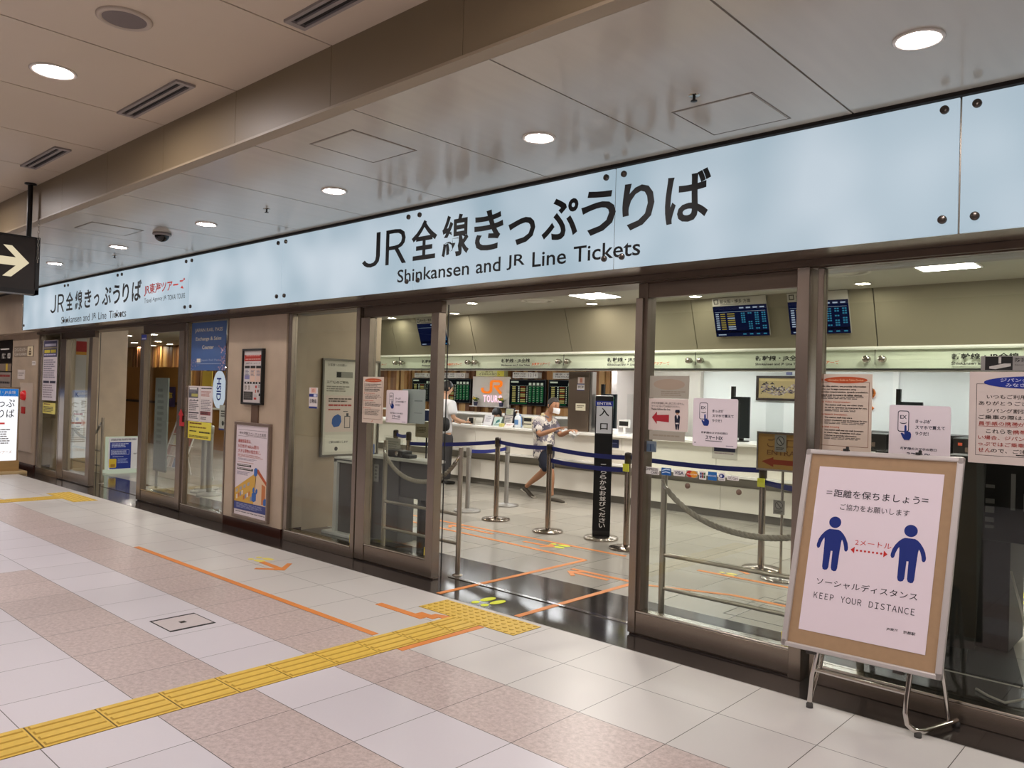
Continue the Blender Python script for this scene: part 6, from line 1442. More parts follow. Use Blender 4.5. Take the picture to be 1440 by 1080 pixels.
def left_hall():
    # standing blue instruction board by the side wall
    root = empty('standing_board', (-14.30, 5.65, 0)); tag(root, 'white standing board with a deep blue instruction panel in the left entrance', 'notice board')
    b = MB(); b.box(-14.42, -14.30, 5.36, 5.92, 0.03, 0.625); b.build('board', M('board_white', '#dcdbe0', 0.4), root, bevel=0.006)
    MB().box(-14.46, -14.20, 5.34, 5.95, 0.0, 0.05).build('foot', M('board_white', '#dcdbe0', 0.4), root, bevel=0.006)
    s = Sheet((-14.298, 5.37, 0.06), (0, 0.53, 0), (0, 0, 0.55), (1, 0, 0), thick=0.001, paper='#dcdbe0')
    s.rect(0.05, 0.72, 0.02, 0.86, '#1f348c', 1); s.lines(0.08, 0.9, 0.90, 0.97, 2, '#4a4a58', ragged=0.1); s.lines(0.10, 0.66, 0.68, 0.82, 3, '#b8c0e0', lay=2); s.ring(0.09, 0.66, 0.46, 0.62, 0.006, '#b8c0e0', 2); s.lines(0.12, 0.6, 0.48, 0.59, 3, '#b8c0e0', lay=3, seed=3); s.lines(0.14, 0.5, 0.38, 0.41, 1, '#b8c0e0', lay=2); s.lines(0.30, 0.64, 0.18, 0.34, 4, '#8a98cc', lay=2, seed=8)
    s.rect(0.03, 0.26, 0.06, 0.34, '#d8b83a', 2, 0.015); s.rect(0.08, 0.22, 0.08, 0.17, '#a87a28', 3, 0.01); s.lines(0.8, 0.92, 0.45, 0.5, 2, '#6a6a78', lay=2)
    s.build('panel', root)
    # poster and card on the side wall
    s = Sheet((-14.716, 4.94, 1.02), (0, 0.17, 0), (0, 0, 1.30), (1, 0, 0), thick=0.002, paper='#c8c2c2'); s.rect(0, 1, 0.82, 0.96, '#b02a30', 1); s.rect(0, 1, 0.78, 0.82, '#d89a3a', 1); s.text('K', 0.1, 0.22, 0.4, 0.28, '#4a2428', 2, 0.02)
    tag(s.build('side_poster'), 'narrow red and grey poster on the beige side wall of the left entrance', 'poster')
    s = Sheet((-14.716, 4.94, 0.62), (0, 0.16, 0), (0, 0, 0.40), (1, 0, 0), thick=0.002, paper='#d4d0cc'); s.rect(0, 0.9, 0.93, 1, '#a02a2a', 1); s.disc(0.35, 0.75, 0.16, 0.08, '#2a3c86', 2); s.lines(0.2, 0.8, 0.2, 0.6, 3, '#5a5858')
    tag(s.build('side_notice'), 'small white notice with red top edge on the beige side wall', 'poster')
    # brochure rack
    root = empty('brochure_rack', (-12.9, 5.9, 0)); tag(root, 'sloping brochure rack crowded with leaflets behind the left sliding door', 'rack')
    f = MB()
    for sx in (-13.35, -12.55): f.tube([(sx, 5.80, 0.0), (sx, 6.16, 1.05)], 0.014, 8)
    for sx in (-13.35, -12.55): f.tube([(sx, 6.40, 0.0), (sx, 6.16, 1.05)], 0.012, 8)
    f.build('frame', M('rack_white', '#d0cdc8', 0.4), root)
    rn = random.Random(4)
    for r_ in range(5):
        z = 0.20+0.18*r_; y = 5.80+0.36*(z/1.05)
        m = MB(); m.box(-13.34, -12.56, y-0.03, y+0.05, z-0.01, z); m.build('shelf', M('rack_white', '#d0cdc8', 0.4), root)
        for k in range(6):
            x = -13.30+0.125*k; o = MB(); o.obox((x+0.05, y+0.02, z+0.075), (0.05, 0, 0), (0, 0.006, 0), (0, 0.022, 0.075)); o.build('leaflet', ink(rn.choice(('#c8b8b0', '#b89a94', '#d0ccc8', '#a8a4b4', '#c07a70', '#8a94a8', '#d8d0b0'))), root)
    # grey tall sign
    root = empty('tall_grey_sign', (-11.9, 5.12, 0)); tag(root, 'tall grey translucent sign panel on a thin post behind the left sliding door', 'sign')
    MB().box(-11.88, -11.46, 5.10, 5.125, 0.28, 1.66).build('panel', M('grey_sign_panel', '#79807c', 0.35), root, bevel=0.004)
    MB().box(-11.80, -11.74, 5.105, 5.12, 0.02, 0.30).build('post', M('grey_post', '#8a8a84', 0.4), root); MB().box(-12.05, -11.65, 5.0, 5.22, 0.0, 0.022).build('base', M('grey_post', '#8a8a84', 0.4), root)
    s = wall_sheet(-11.86, -11.48, 0.6, 1.55, 5.0985, thick=0.001, paper=M('grey_sign_panel', '#79807c', 0.35)); s.lines(0.2, 0.8, 0.05, 0.95, 10, '#6a706c', seed=2); s.build('print', root)
    # timber cabin wall and counter far inside
    w = MB(); w.box(-24.0, -19.2, 8.9, 9.0, 0, 2.0); w.box(-24, -19.2, 8.86, 8.9, 1.06, 1.12, 1); struct(w.build('wall_timber', [M('orange_timber', '#9a6a34', 0.45, noise=0.12, scale=4, stretch=(8, 8, 0.5)), M('dark_band', '#3a2616', 0.5)], origin=(0,0,0)))
    d = wall_sheet(-20.6, -19.5, 1.0, 1.50, 8.85, thick=0.02, paper='#3c2f52'); d.text('JR東海', 0.1, 0.2, 0.9, 0.75, '#c8a83a', 2, 0.02); tag(d.build('purple_sign'), 'dark purple sign with yellow characters deep in the left hall', 'sign')
    d = MB().box(-15.3, -14.9, 7.5, 7.52, 1.55, 1.85); tag(d.build('yellow_tag_sign', M('yellow_tag', '#c8a838', 0.5)), 'small yellow tag hanging deep behind the left sliding door', 'sign')
    h = MB().tube([(-15.1, 7.51, 1.85), (-15.1, 7.51, 2.88)], 0.006, 6); tag(h.build('hanger_wire', BLACKM), 'thin wire holding the yellow tag behind the left sliding door', 'wire')
    c = MB(); c.box(-18.4, -14.1, 9.3, 9.8, 0.0, 0.98); c.box(-18.45, -14.06, 9.25, 9.85, 0.98, 1.02, 1); tag(c.build('timber_desk', [M('orange_timber', '#9a6a34', 0.45), CTOP]), 'timber desk with white top deep in the left hall', 'desk')
left_hall()

# ------------------------------------------------------------------ right side behind the window
def right_side():
    root = empty('black_easel', (-1.38, 5.45, 0.011)); tag(root, 'black easel board seen from behind through the right window', 'easel')
    b = MB(); b.obox((-1.38, 5.30, 0.72), (0.30, 0.06, 0), (-0.004, 0.02, 0), (0.0, 0.10, 0.56)); b.build('board', BLACKM, root, bevel=0.004)
    l = MB(); l.tube([(-1.62, 5.16, 0.011), (-1.60, 5.40, 1.26)], 0.016, 10); l.build('leg', BLACKM, root)
    l = MB(); l.tube([(-1.14, 5.26, 0.011), (-1.12, 5.50, 1.26)], 0.016, 10); l.build('leg', BLACKM, root)
    l = MB(); l.tube([(-1.36, 5.74, 0.011), (-1.36, 5.44, 1.22)], 0.014, 10); l.build('rear_leg', BLACKM, root)
    MB().lathe([(0.0, 5.18), (0.02, 5.182), (0.02, 5.20)], (-1.20, 0, 0.80), 14, axis='y').build('knob', M('brass_knob', '#7a6a48', 0.4, 0.6), root)
    root = empty('dark_cabinet', (-0.9, 6.1, 0)); tag(root, 'large glossy black machine standing behind the right window', 'machine')
    MB().box(-1.48, 0.10, 5.86, 6.40, 0.72, 1.24).build('upper_body', M('gloss_black', '#080808', 0.5, spec=0.2), root, bevel=0.008)
    MB().box(-1.48, -1.02, 5.88, 6.36, 0.02, 0.72).build('lower_body', M('gloss_black2', '#0a0909', 0.5, spec=0.2), root, bevel=0.006)
    MB().box(-0.22, 0.10, 5.88, 6.36, 0.02, 0.72).build('lower_body', M('gloss_black2', '#0a0909', 0.5, spec=0.2), root, bevel=0.006)
    MB().slab([(-1.75, 5.29), (-0.84, 5.29), (-1.05, 6.18), (-1.75, 6.18)], 0.0, 0.012).build('floor_plate', M('gloss_black2', '#0a0909', 0.5, spec=0.2), root)  # thin black plate covering the floor in front of the machine
    k = MB()
    for i, (z, h) in enumerate(((0.80, 0.02), (0.84, 0.03), (0.90, 0.04), (0.96, 0.03), (1.06, 0.02))): k.box(-1.16, -1.11, 5.853, 5.86, z, z+h)
    k.box(-1.02, -0.995, 5.853, 5.86, 0.93, 1.16); k.box(-0.95, -0.93, 5.853, 5.86, 0.93, 1.04); k.build('marks', M('faint_mark', '#6a6866', 0.5), root)
    s = Sheet((-1.36, 5.835, 0.94), (0.11, 0, -0.012), (-0.02, 0, 0.26), (0, -1, 0), thick=0.001, paper='#8e96a8')
    for r_ in range(5):
        for c_ in range(2): s.rect(0.2+0.36*c_, 0.42+0.36*c_, 0.10+0.16*r_, 0.19+0.16*r_, '#3a3e4a', 2)
    tag(s.build('paper_strip'), 'pale blue paper strip with dark characters hanging behind the right window', 'paper')
    c = MB(); c.tube([(-1.02, 5.02, 0.012), (-0.95, 4.95, 0.012), (-0.86, 4.90, 0.012), (-0.78, 5.0, 0.03), (-0.80, 5.25, 0.2), (-0.90, 5.50, 0.42), (-1.0, 5.80, 0.55)], 0.007, 8)
    tag(c.build('power_cable', M('cable_pale', '#8d887e', 0.5)), 'pale power cable trailing on the floor behind the right window', 'cable')
    # ticket machines on the counter at the right: dark openings below the white wall
    for i, (x0, x1, l) in enumerate(((-3.45, -2.95, 'black counter machine left of the right phone poster'), (-2.25, -1.75, 'black counter machine right of the right phone poster'))):
        root = empty('ticket_machine', ((x0+x1)/2, 9.9, 1.02)); tag(root, l, 'machine', 'black ticket machines on the counter')
        MB().box(x0, x1, 9.72, 10.2, 1.0205, 1.23).build('body', M('machine_black', '#171514', 0.3), root, bevel=0.008); MB().box(x0+0.12, x1-0.12, 9.712, 9.72, 1.08, 1.13).build('slot', M('slot_brown', '#5a4a40', 0.5), root); MB().box(x0+0.05, x0+0.09, 9.712, 9.72, 1.15, 1.18).build('button', M('lit_button', '#b04a30', 0.4), root)
    d = MB(); d.box(-3.6, 1.5, 10.35, 10.9, 1.19, 1.23); d.box(-3.6, 1.5, 10.86, 10.9, 0.0, 1.19); tag(d.build('staff_desk', M('dark_staff_desk', '#1d1a19', 0.4)), 'dark staff desk edge below the white wall on the right', 'desk')
    # a small black bag on the granite by the bottom of the window
right_side()

# ================================================================== PEOPLE
def skin(nodes, edges, level=2, root=0):
    """grow a continuous surface round a jointed skeleton; nodes = [(x, y, z, rx, ry)]"""
    me = bpy.data.meshes.new('sk'); me.from_pydata([n[:3] for n in nodes], edges, []); me.update()
    ob = bpy.data.objects.new('sk', me); COL.objects.link(ob)
    ob.modifiers.new('skin', 'SKIN').use_smooth_shade = True
    sv = me.skin_vertices[0].data if me.skin_vertices else None
    if sv is None:
        bm = bmesh.new(); bm.from_mesh(me); bm.verts.layers.skin.verify(); bm.to_mesh(me); bm.free(); sv = me.skin_vertices[0].data
    for i, n in enumerate(nodes):
        sv[i].radius = (n[3], n[4] if len(n) > 4 else n[3]); sv[i].use_root = (i == root)
    ss = ob.modifiers.new('sub', 'SUBSURF'); ss.levels = level; ss.render_levels = level
    dg = bpy.context.evaluated_depsgraph_get(); ev = ob.evaluated_get(dg); m2 = ev.to_mesh()
    vs = [tuple(v.co) for v in m2.vertices]; fs = [list(p.vertices) for p in m2.polygons]
    ev.to_mesh_clear(); COL.objects.unlink(ob); bpy.data.objects.remove(ob); bpy.data.meshes.remove(me)
    return vs, fs
def chain(*pts): return list(pts), [(i, i+1) for i in range(len(pts)-1)]
def join(*parts):
    """several limb chains that start from a node of an earlier one: (attach index or None, pts)"""
    N_, E_ = [], []
    for att, pts in parts:
        prev = att
        for p in pts:
            N_.append(p); i = len(N_)-1
            if prev is not None: E_.append((prev, i))
            prev = i
    return N_, E_
def add_skin(mb, N_, E_, m=0, level=2):
    vs, fs = skin(N_, E_, level); mb.add(vs, fs, m, True)
def head_shape(mb, c, f, up, s, m=0):
    """head turned to f: skull, jaw, nose, ears, brow; s = head height"""
    c, f, up = Vector(c), Vector(f).normalized(), Vector(up).normalized(); r = f.cross(up).normalized(); up = r.cross(f).normalized()
    seg, rings = 24, 18; vs = []
    for i in range(rings+1):
        t = -math.cos(PI*i/rings)                    # -1 chin .. 1 crown
        rad = math.sin(PI*i/rings)
        for k in range(seg):
            a = 2*PI*k/seg; ca, sa = math.cos(a), math.sin(a)   # ca = forward
            w = 0.335*s*rad; d = 0.40*s*rad
            if t < 0: w *= 1-0.28*(-t)**1.4; d *= 1-(0.20 if ca > 0 else 0.34)*(-t)
            fwd = d*ca*(0.96 if ca > 0 else 1.06)
            if ca > 0.9 and -0.35 < t < -0.02: fwd += 0.035*s*(1-abs(t+0.15)/0.2 if abs(t+0.15) < 0.2 else 0)
            if ca > 0.4 and 0.02 < t < 0.2: fwd -= 0.016*s
            vs.append(c+f*(fwd+0.02*s)+r*(w*sa)+up*(0.5*s*t))
    fs = [(i*seg+k, i*seg+(k+1)%seg, (i+1)*seg+(k+1)%seg, (i+1)*seg+k) for i in range(rings) for k in range(seg)]
    fs = [q[::-1] for q in fs]
    mb.add(vs, fs, m, True)
    n = c+f*0.42*s-up*0.07*s
    mb.tube([c+f*0.37*s+up*0.05*s, n, n-f*0.05*s-up*0.03*s], [0.03*s, 0.058*s, 0.03*s], 8, m)
    for sg in (-1, 1):
        e = c+r*sg*0.325*s-up*0.01*s-f*0.03*s
        mb.tube([e+up*0.09*s, e+r*sg*0.03*s+up*0.05*s-f*0.02*s, e+r*sg*0.03*s-up*0.04*s-f*0.01*s, e-up*0.09*s+f*0.01*s], [0.02*s, 0.045*s, 0.04*s, 0.018*s], 8, m)
    return c, f, r, up
def eyes(mb, c, f, r, up, s, m):
    for sg in (-1, 1): 
        p = c+f*0.395*s+r*sg*0.14*s+up*0.035*s; mb.ell(p, 0.034*s, 0.034*s, 0.02*s, 8, 6, m)
        q = p+up*0.075*s-f*0.004*s; mb.tube([q-r*0.06*s, q+f*0.01*s, q+r*0.06*s], 0.012*s, 6, m)
def hair_cap(c, f, r, up, s, mat, name, root, low=-0.15, front=0.30, thick=1.07, gray=None):
    """hair as a shell over the skull: hairline high in front, low at the nape"""
    mb = MB(); seg, rings = 28, 14; vs = []; th0 = []
    for k in range(seg):
        a = 2*PI*k/seg; ca = math.cos(a); th0.append(front if ca > 0.55 else low if ca < -0.2 else low+(front-low)*((ca+0.2)/0.75)**1.3)
    for j in range(rings+1):
        for k in range(seg):
            a = 2*PI*k/seg; ca, sa = math.cos(a), math.sin(a)
            ph0 = math.acos(max(-1, min(1, -th0[k]))); ph = ph0+(PI-ph0)*j/rings; t = -math.cos(ph); rad = math.sin(ph)
            w = 0.335*s*rad; d = 0.40*s*rad
            if t < 0: w *= 1-0.28*(-t)**1.4; d *= 1-0.34*(-t)
            lump = 1+0.012*math.sin(9*a+3*t)+0.010*math.sin(17*a-7*t)
            k_ = thick*lump if j > 0 else 1.0
            vs.append(c+f*(d*ca*1.02*k_+0.01*s)+r*(w*sa*k_*1.02)+up*(0.5*s*t*(thick if t > 0 else 1)))
    fs = [(i*seg+k, i*seg+(k+1)%seg, (i+1)*seg+(k+1)%seg, (i+1)*seg+k)[::-1] for i in range(rings) for k in range(seg)]
    mb.add(vs, fs, 0, True); return mb.build(name, mat, root)
def hand(mb, w, d, palm, side, L=0.17, curl=0.5, m=0):
    """palm and five fingers from the wrist w along d; palm = direction the palm faces; side = thumb side"""
    w, d, palm, side = Vector(w), Vector(d).normalized(), Vector(palm).normalized(), Vector(side).normalized()
    p0 = w-d*0.012; p1 = w+d*L*0.24; p2 = w+d*L*0.50
    mb_n = [(*p0, 0.024, 0.021), (*p1, 0.034, 0.018), (*p2, 0.036, 0.016)]; add_skin(mb, mb_n, [(0, 1), (1, 2)], m, 2)
    for k, (o, ln) in enumerate(((0.028, 0.44), (0.010, 0.50), (-0.009, 0.46), (-0.027, 0.36))):
        a = w+d*L*0.42+side*o*0.85; dd = d; pts = [(*a, 0.0095, 0.0095)]; q = w+d*L*0.52+side*o; pts.append((*q, 0.0095, 0.0095))
        for j in range(3):
            ang = curl*(0.5+0.35*j)*(1+0.08*k); dd = (d*math.cos(ang)+palm*math.sin(ang)).normalized(); q = q+dd*L*ln/3; pts.append((*q, 0.009-0.0012*j, 0.009-0.0012*j))
        add_skin(mb, pts, [(i, i+1) for i in range(len(pts)-1)], m, 1)
    a = w+d*L*0.14+side*0.018; b = a+(d*0.55+side*0.75+palm*0.25)*L*0.2; c = b+(d*0.85+side*0.25+palm*0.3)*L*0.19; e = c+(d*0.9+palm*0.35)*L*0.13
    add_skin(mb, [(*a, 0.013, 0.013), (*b, 0.012, 0.012), (*c, 0.0105, 0.0105), (*e, 0.008, 0.008)], [(0, 1), (1, 2), (2, 3)], m, 1)
SKINT = M('skin_tan', '#a97a5c', 0.55, noise=0.03, scale=30); SKINL = M('skin_light', '#c69c80', 0.55)
HAIRG = M('hair_dark_grey', '#2f2926', 0.6, noise=0.4, scale=90, stretch=(1, 1, 0.3)); HAIRB = M('hair_black', '#100d0d', 0.5, noise=0.2, scale=90)
def aloha_mat():
    m = bpy.data.materials.new('floral_shirt'); m.use_nodes = True; nt = m.node_tree; N = nt.nodes.new; K = nt.links.new
    b = nt.nodes['Principled BSDF']; b.inputs['Roughness'].default_value = 0.8
    tc = N('ShaderNodeTexCoord'); v = N('ShaderNodeTexVoronoi'); v.inputs['Scale'].default_value = 17; n = N('ShaderNodeTexNoise'); n.inputs['Scale'].default_value = 26; n.inputs['Detail'].default_value = 4
    K(tc.outputs['Object'], n.inputs['Vector']); mx = N('ShaderNodeMix'); mx.data_type = 'RGBA'; mx.inputs[0].default_value = 0.12; K(tc.outputs['Object'], mx.inputs[6]); K(n.outputs['Color'], mx.inputs[7]); K(mx.outputs[2], v.inputs['Vector'])
    r = N('ShaderNodeValToRGB'); r.color_ramp.interpolation = 'CONSTANT'; e = r.color_ramp.elements; e[0].color = rgb('#cfcac4'); e[1].position = 0.30; e[1].color = rgb('#77717c')
    for p, c in ((0.46, '#d6cfc4'), (0.60, '#484552'), (0.72, '#b6b0ae'), (0.84, '#d2c49a')): q = e.new(p); q.color = rgb(c)
    K(v.outputs['Color'], r.inputs[0]); K(r.outputs[0], b.inputs['Base Color']); return m
def walking_man():
    Y = 9.07
    root = empty('person', (-7.55, Y, 0)); tag(root, 'person in floral shirt and navy shorts with white mask, walking past the counter', 'person')
    b = MB()
    N_, E_ = join((None, [(-7.585, Y, 0.80, 0.11, 0.13), (-7.60, Y, 0.95, 0.10, 0.12), (-7.605, Y, 1.08, 0.10, 0.12), (-7.575, Y, 1.20, 0.06, 0.07), (-7.53, Y, 1.275, 0.055, 0.055), (-7.47, Y, 1.36, 0.06, 0.06)]),
                  (3, [(-7.61, Y-0.165, 1.165, 0.06, 0.06), (-7.55, Y-0.215, 1.06, 0.048, 0.048), (-7.48, Y-0.235, 0.985, 0.042, 0.042), (-7.34, Y-0.225, 1.035, 0.036, 0.036), (-7.19, Y-0.205, 1.085, 0.026, 0.024)]),
                  (3, [(-7.58, Y+0.165, 1.165, 0.06, 0.06), (-7.52, Y+0.21, 1.05, 0.048, 0.048), (-7.45, Y+0.22, 0.97, 0.042, 0.042), (-7.32, Y+0.19, 1.02, 0.034, 0.034), (-7.20, Y+0.165, 1.055, 0.026, 0.024)]),
                  (0, [(-7.53, Y-0.085, 0.70, 0.095, 0.095), (-7.45, Y-0.085, 0.56, 0.082, 0.082), (-7.375, Y-0.08, 0.415, 0.058, 0.058), (-7.375, Y-0.075, 0.29, 0.055, 0.055), (-7.37, Y-0.07, 0.16, 0.036, 0.036), (-7.355, Y-0.07, 0.085, 0.034, 0.034)]),
                  (0, [(-7.60, Y+0.085, 0.70, 0.095, 0.095), (-7.61, Y+0.08, 0.56, 0.082, 0.082), (-7.64, Y+0.07, 0.42, 0.058, 0.058), (-7.76, Y+0.055, 0.32, 0.055, 0.055), (-7.90, Y+0.04, 0.21, 0.036, 0.036), (-7.965, Y+0.035, 0.145, 0.034, 0.034)]))
    add_skin(b, N_, E_)
    c, f, r, up = head_shape(b, (-7.435, Y, 1.415), (1, -0.12, -0.12), (0.15, 0, 1), 0.245)
    hand(b, (-7.19, Y-0.205, 1.085), (1, 0.05, 0.28), (0, 0.3, -1), (0.1, 1, 0), 0.175, 0.18)
    hand(b, (-7.20, Y+0.165, 1.055), (1, -0.2, 0.1), (0, -0.3, -1), (0.1, -1, 0), 0.165, 1.0)
    b.build('body', SKINT, root)
    e = MB(); eyes(e, c, f, r, up, 0.245, 0); e.build('eyes', M('eye_dark', '#1a1412', 0.3), root)
    hair_cap(c, f, r, up, 0.245, HAIRG, 'hair', root, low=-0.35, front=0.50)
    # mask
    m = MB(); n = 10; vs = []
    for i in range(n+1):
        v = i/n
        for k in range(n+1):
            u = -0.8+1.6*k/n; bulge = (1-u*u)*0.05+0.02*(1-(2*v-1)**2)
            vs.append(c+f*(0.23*math.cos(u*1.35)*0.245*1.75+bulge*0.55+0.006)+r*(math.sin(u*1.35)*0.27*0.245)+up*(-0.44+0.35*v)*0.245*(1-0.15*abs(u)))
    m.add(vs, [(i*(n+1)+k, i*(n+1)+k+1, (i+1)*(n+1)+k+1, (i+1)*(n+1)+k) for i in range(n) for k in range(n)], 0, True)
    for sg in (-1, 1): m.tube([c+f*0.05*0.245+r*sg*0.262*0.245-up*0.12*0.245, c+f*-0.02*0.245+r*sg*0.345*0.245+up*0.03*0.245], 0.003, 5)
    m.build('face_mask', M('mask_white', '#e9e9ec', 0.7), root)
    # shirt with short sleeves
    s = MB()
    N_, E_ = join((None, [(-7.59, Y, 0.60, 0.165, 0.19), (-7.59, Y, 0.68, 0.165, 0.185), (-7.595, Y, 0.80, 0.165, 0.185), (-7.60, Y, 0.95, 0.16, 0.18), (-7.61, Y, 1.08, 0.145, 0.19), (-7.585, Y, 1.185, 0.10, 0.15), (-7.545, Y, 1.25, 0.066, 0.07)]),
                  (5, [(-7.61, Y-0.165, 1.165, 0.082, 0.082), (-7.565, Y-0.21, 1.075, 0.085, 0.085), (-7.515, Y-0.228, 1.01, 0.082, 0.082)]),
                  (5, [(-7.58, Y+0.165, 1.165, 0.082, 0.082), (-7.53, Y+0.205, 1.06, 0.085, 0.085), (-7.485, Y+0.215, 0.995, 0.08, 0.08)]))
    add_skin(s, N_, E_)
    s.build('shirt', aloha_mat(), root)
    k = MB(); k.tube([(-7.49, Y-0.03, 1.235), (-7.53, Y-0.075, 1.265), (-7.60, Y-0.055, 1.285), (-7.62, Y, 1.29), (-7.60, Y+0.055, 1.285), (-7.53, Y+0.075, 1.265), (-7.49, Y+0.03, 1.235)], 0.016, 8); k.build('collar', aloha_mat(), root)
    t = MB()
    N_, E_ = join((None, [(-7.585, Y, 0.84, 0.15, 0.175), (-7.575, Y, 0.70, 0.155, 0.175)]), (1, [(-7.50, Y-0.088, 0.62, 0.115, 0.11), (-7.43, Y-0.088, 0.51, 0.108, 0.105), (-7.405, Y-0.086, 0.445, 0.105, 0.10)]), (1, [(-7.605, Y+0.085, 0.62, 0.115, 0.11), (-7.625, Y+0.08, 0.51, 0.105, 0.105), (-7.645, Y+0.075, 0.445, 0.10, 0.10)]))
    add_skin(t, N_, E_)
    t.build('shorts', M('navy_shorts', '#0c1126', 0.8, noise=0.15, scale=40), root)
    SH = M('olive_shoe', '#3d362c', 0.7); SO = M('pale_sole', '#b9b2a6', 0.6)
    def shoe(ax, ay, az, tx, tz, hz):
        o = MB(); d = Vector((tx-ax, 0, tz-az))
        add_skin(o, [(ax-0.035, ay, hz+0.035, 0.036, 0.032), (ax+0.06, ay, (hz+tz)/2+0.034, 0.042, 0.034), (tx-0.05, ay, tz+0.026, 0.044, 0.026), (tx, ay, tz+0.018, 0.034, 0.018)], [(0, 1), (1, 2), (2, 3)])
        o.build('shoe', SH, root)
        q = MB(); q.obox(((ax-0.035+tx)/2, ay, (hz+tz)/2+0.006), ((tx-ax+0.09)/2, 0, (tz-hz)/2), (0, 0.036, 0), (0, 0, 0.006)); q.build('sole', SO, root, bevel=0.004)
    shoe(-7.345, Y-0.07, 0.06, -7.115, 0.0, 0.0); shoe(-7.985, Y+0.035, 0.13, -7.79, 0.0, 0.105)
    # clear plastic bag in the far hand
    g = empty('plastic_bag', (-7.13, Y+0.12, 0.98)); tag(g, 'crumpled clear plastic bag held by the walking person in the floral shirt', 'bag')
    m = MB(); rn = random.Random(3); seg, rings = 14, 10; vs = []
    for i in range(rings+1):
        v = i/rings; rad = 0.015+0.075*math.sin(PI*min(v*1.15, 1))**0.8
        for k_ in range(seg):
            a = 2*PI*k_/seg; q = rad*(0.8+0.4*rn.random()); vs.append((-7.13+q*math.cos(a), Y+0.12+0.5*q*math.sin(a), 1.06-0.12*v))
    m.add(vs, [(i*seg+k_, i*seg+(k_+1)%seg, (i+1)*seg+(k_+1)%seg, (i+1)*seg+k_) for i in range(rings) for k_ in range(seg)])
    m.build('bag_film', M('plastic_film', '#c9c8c6', 0.25), g)
walking_man()
def customer():
    X, Y = -9.93, 9.17
    root = empty('person', (X, Y, 0)); tag(root, 'person in white shirt and dark trousers with black shoulder bag standing at the counter', 'person')
    b = MB()
    N_, E_ = join((None, [(X, Y, 0.93, 0.12, 0.09), (X, Y, 1.10, 0.115, 0.085), (X, Y, 1.26, 0.125, 0.085), (X, Y, 1.40, 0.075, 0.06), (X, Y+0.01, 1.48, 0.054, 0.054), (X+0.01, Y+0.03, 1.57, 0.058, 0.058)]),
                  (3, [(X+0.185, Y, 1.375, 0.06, 0.06), (X+0.235, Y-0.02, 1.25, 0.048, 0.048), (X+0.25, Y-0.01, 1.14, 0.042, 0.042), (X+0.295, Y+0.10, 1.085, 0.036, 0.036), (X+0.335, Y+0.21, 1.07, 0.026, 0.024)]),
                  (3, [(X-0.185, Y, 1.375, 0.06, 0.06), (X-0.23, Y, 1.24, 0.048, 0.048), (X-0.235, Y+0.03, 1.13, 0.042, 0.042), (X-0.15, Y+0.16, 1.08, 0.036, 0.036), (X-0.06, Y+0.25, 1.07, 0.026, 0.024)]),
                  (0, [(X+0.10, Y, 0.82, 0.095, 0.095), (X+0.11, Y, 0.50, 0.06, 0.06), (X+0.12, Y-0.01, 0.10, 0.04, 0.04)]),
                  (0, [(X-0.10, Y, 0.82, 0.095, 0.095), (X-0.11, Y, 0.50, 0.06, 0.06), (X-0.12, Y, 0.10, 0.04, 0.04)]))
    add_skin(b, N_, E_)
    c, f, r, up = head_shape(b, (X+0.015, Y+0.045, 1.635), (0.25, 1, -0.15), (0, 0.1, 1), 0.245)
    hand(b, (X+0.335, Y+0.21, 1.07), (0.4, 1, 0), (-0.9, 0.3, -0.2), (0, 0.1, 1), 0.17, 0.9)
    hand(b, (X-0.06, Y+0.25, 1.07), (0.6, 1, -0.1), (0.3, 0, -1), (0.8, -0.3, 0), 0.17, 0.6)
    b.build('body', SKINL, root)
    e = MB(); eyes(e, c, f, r, up, 0.245, 0); e.build('eyes', M('eye_dark', '#1a1412', 0.3), root)
    hair_cap(c, f, r, up, 0.245, HAIRB, 'hair', root, low=-0.45, front=0.25, thick=1.12)
    s = MB()
    N_, E_ = join((None, [(X, Y, 0.84, 0.19, 0.14), (X, Y, 0.93, 0.185, 0.135), (X, Y, 1.10, 0.175, 0.13), (X, Y, 1.26, 0.195, 0.13), (X, Y, 1.385, 0.15, 0.095), (X, Y+0.005, 1.455, 0.07, 0.07)]),
                  (4, [(X+0.185, Y, 1.37, 0.085, 0.085), (X+0.235, Y-0.018, 1.26, 0.09, 0.09), (X+0.25, Y-0.015, 1.18, 0.085, 0.085)]),
                  (4, [(X-0.185, Y, 1.37, 0.085, 0.085), (X-0.23, Y, 1.26, 0.09, 0.09), (X-0.24, Y+0.01, 1.18, 0.085, 0.085)]))
    add_skin(s, N_, E_); s.build('shirt', M('white_shirt', '#dfe0e4', 0.8), root)
    t = MB()
    N_, E_ = join((None, [(X, Y, 0.93, 0.165, 0.125), (X, Y, 0.84, 0.17, 0.13)]), (1, [(X+0.10, Y, 0.72, 0.115, 0.115), (X+0.11, Y, 0.48, 0.088, 0.088), (X+0.12, Y-0.01, 0.25, 0.078, 0.078), (X+0.12, Y-0.005, 0.075, 0.07, 0.07)]), (1, [(X-0.10, Y, 0.72, 0.115, 0.115), (X-0.11, Y, 0.48, 0.088, 0.088), (X-0.12, Y, 0.25, 0.078, 0.078), (X-0.12, Y+0.0, 0.075, 0.07, 0.07)]))
    add_skin(t, N_, E_); t.build('trousers', M('charcoal_trousers', '#3c3b3d', 0.85, noise=0.1, scale=60), root)
    for sx in (0.12, -0.12):
        o = MB(); add_skin(o, [(X+sx, Y-0.05, 0.042, 0.044, 0.040), (X+sx*1.06, Y+0.07, 0.036, 0.046, 0.036), (X+sx*1.16, Y+0.18, 0.024, 0.036, 0.023)], [(0, 1), (1, 2)]); o.build('shoe', M('black_shoe', '#131212', 0.4), root)
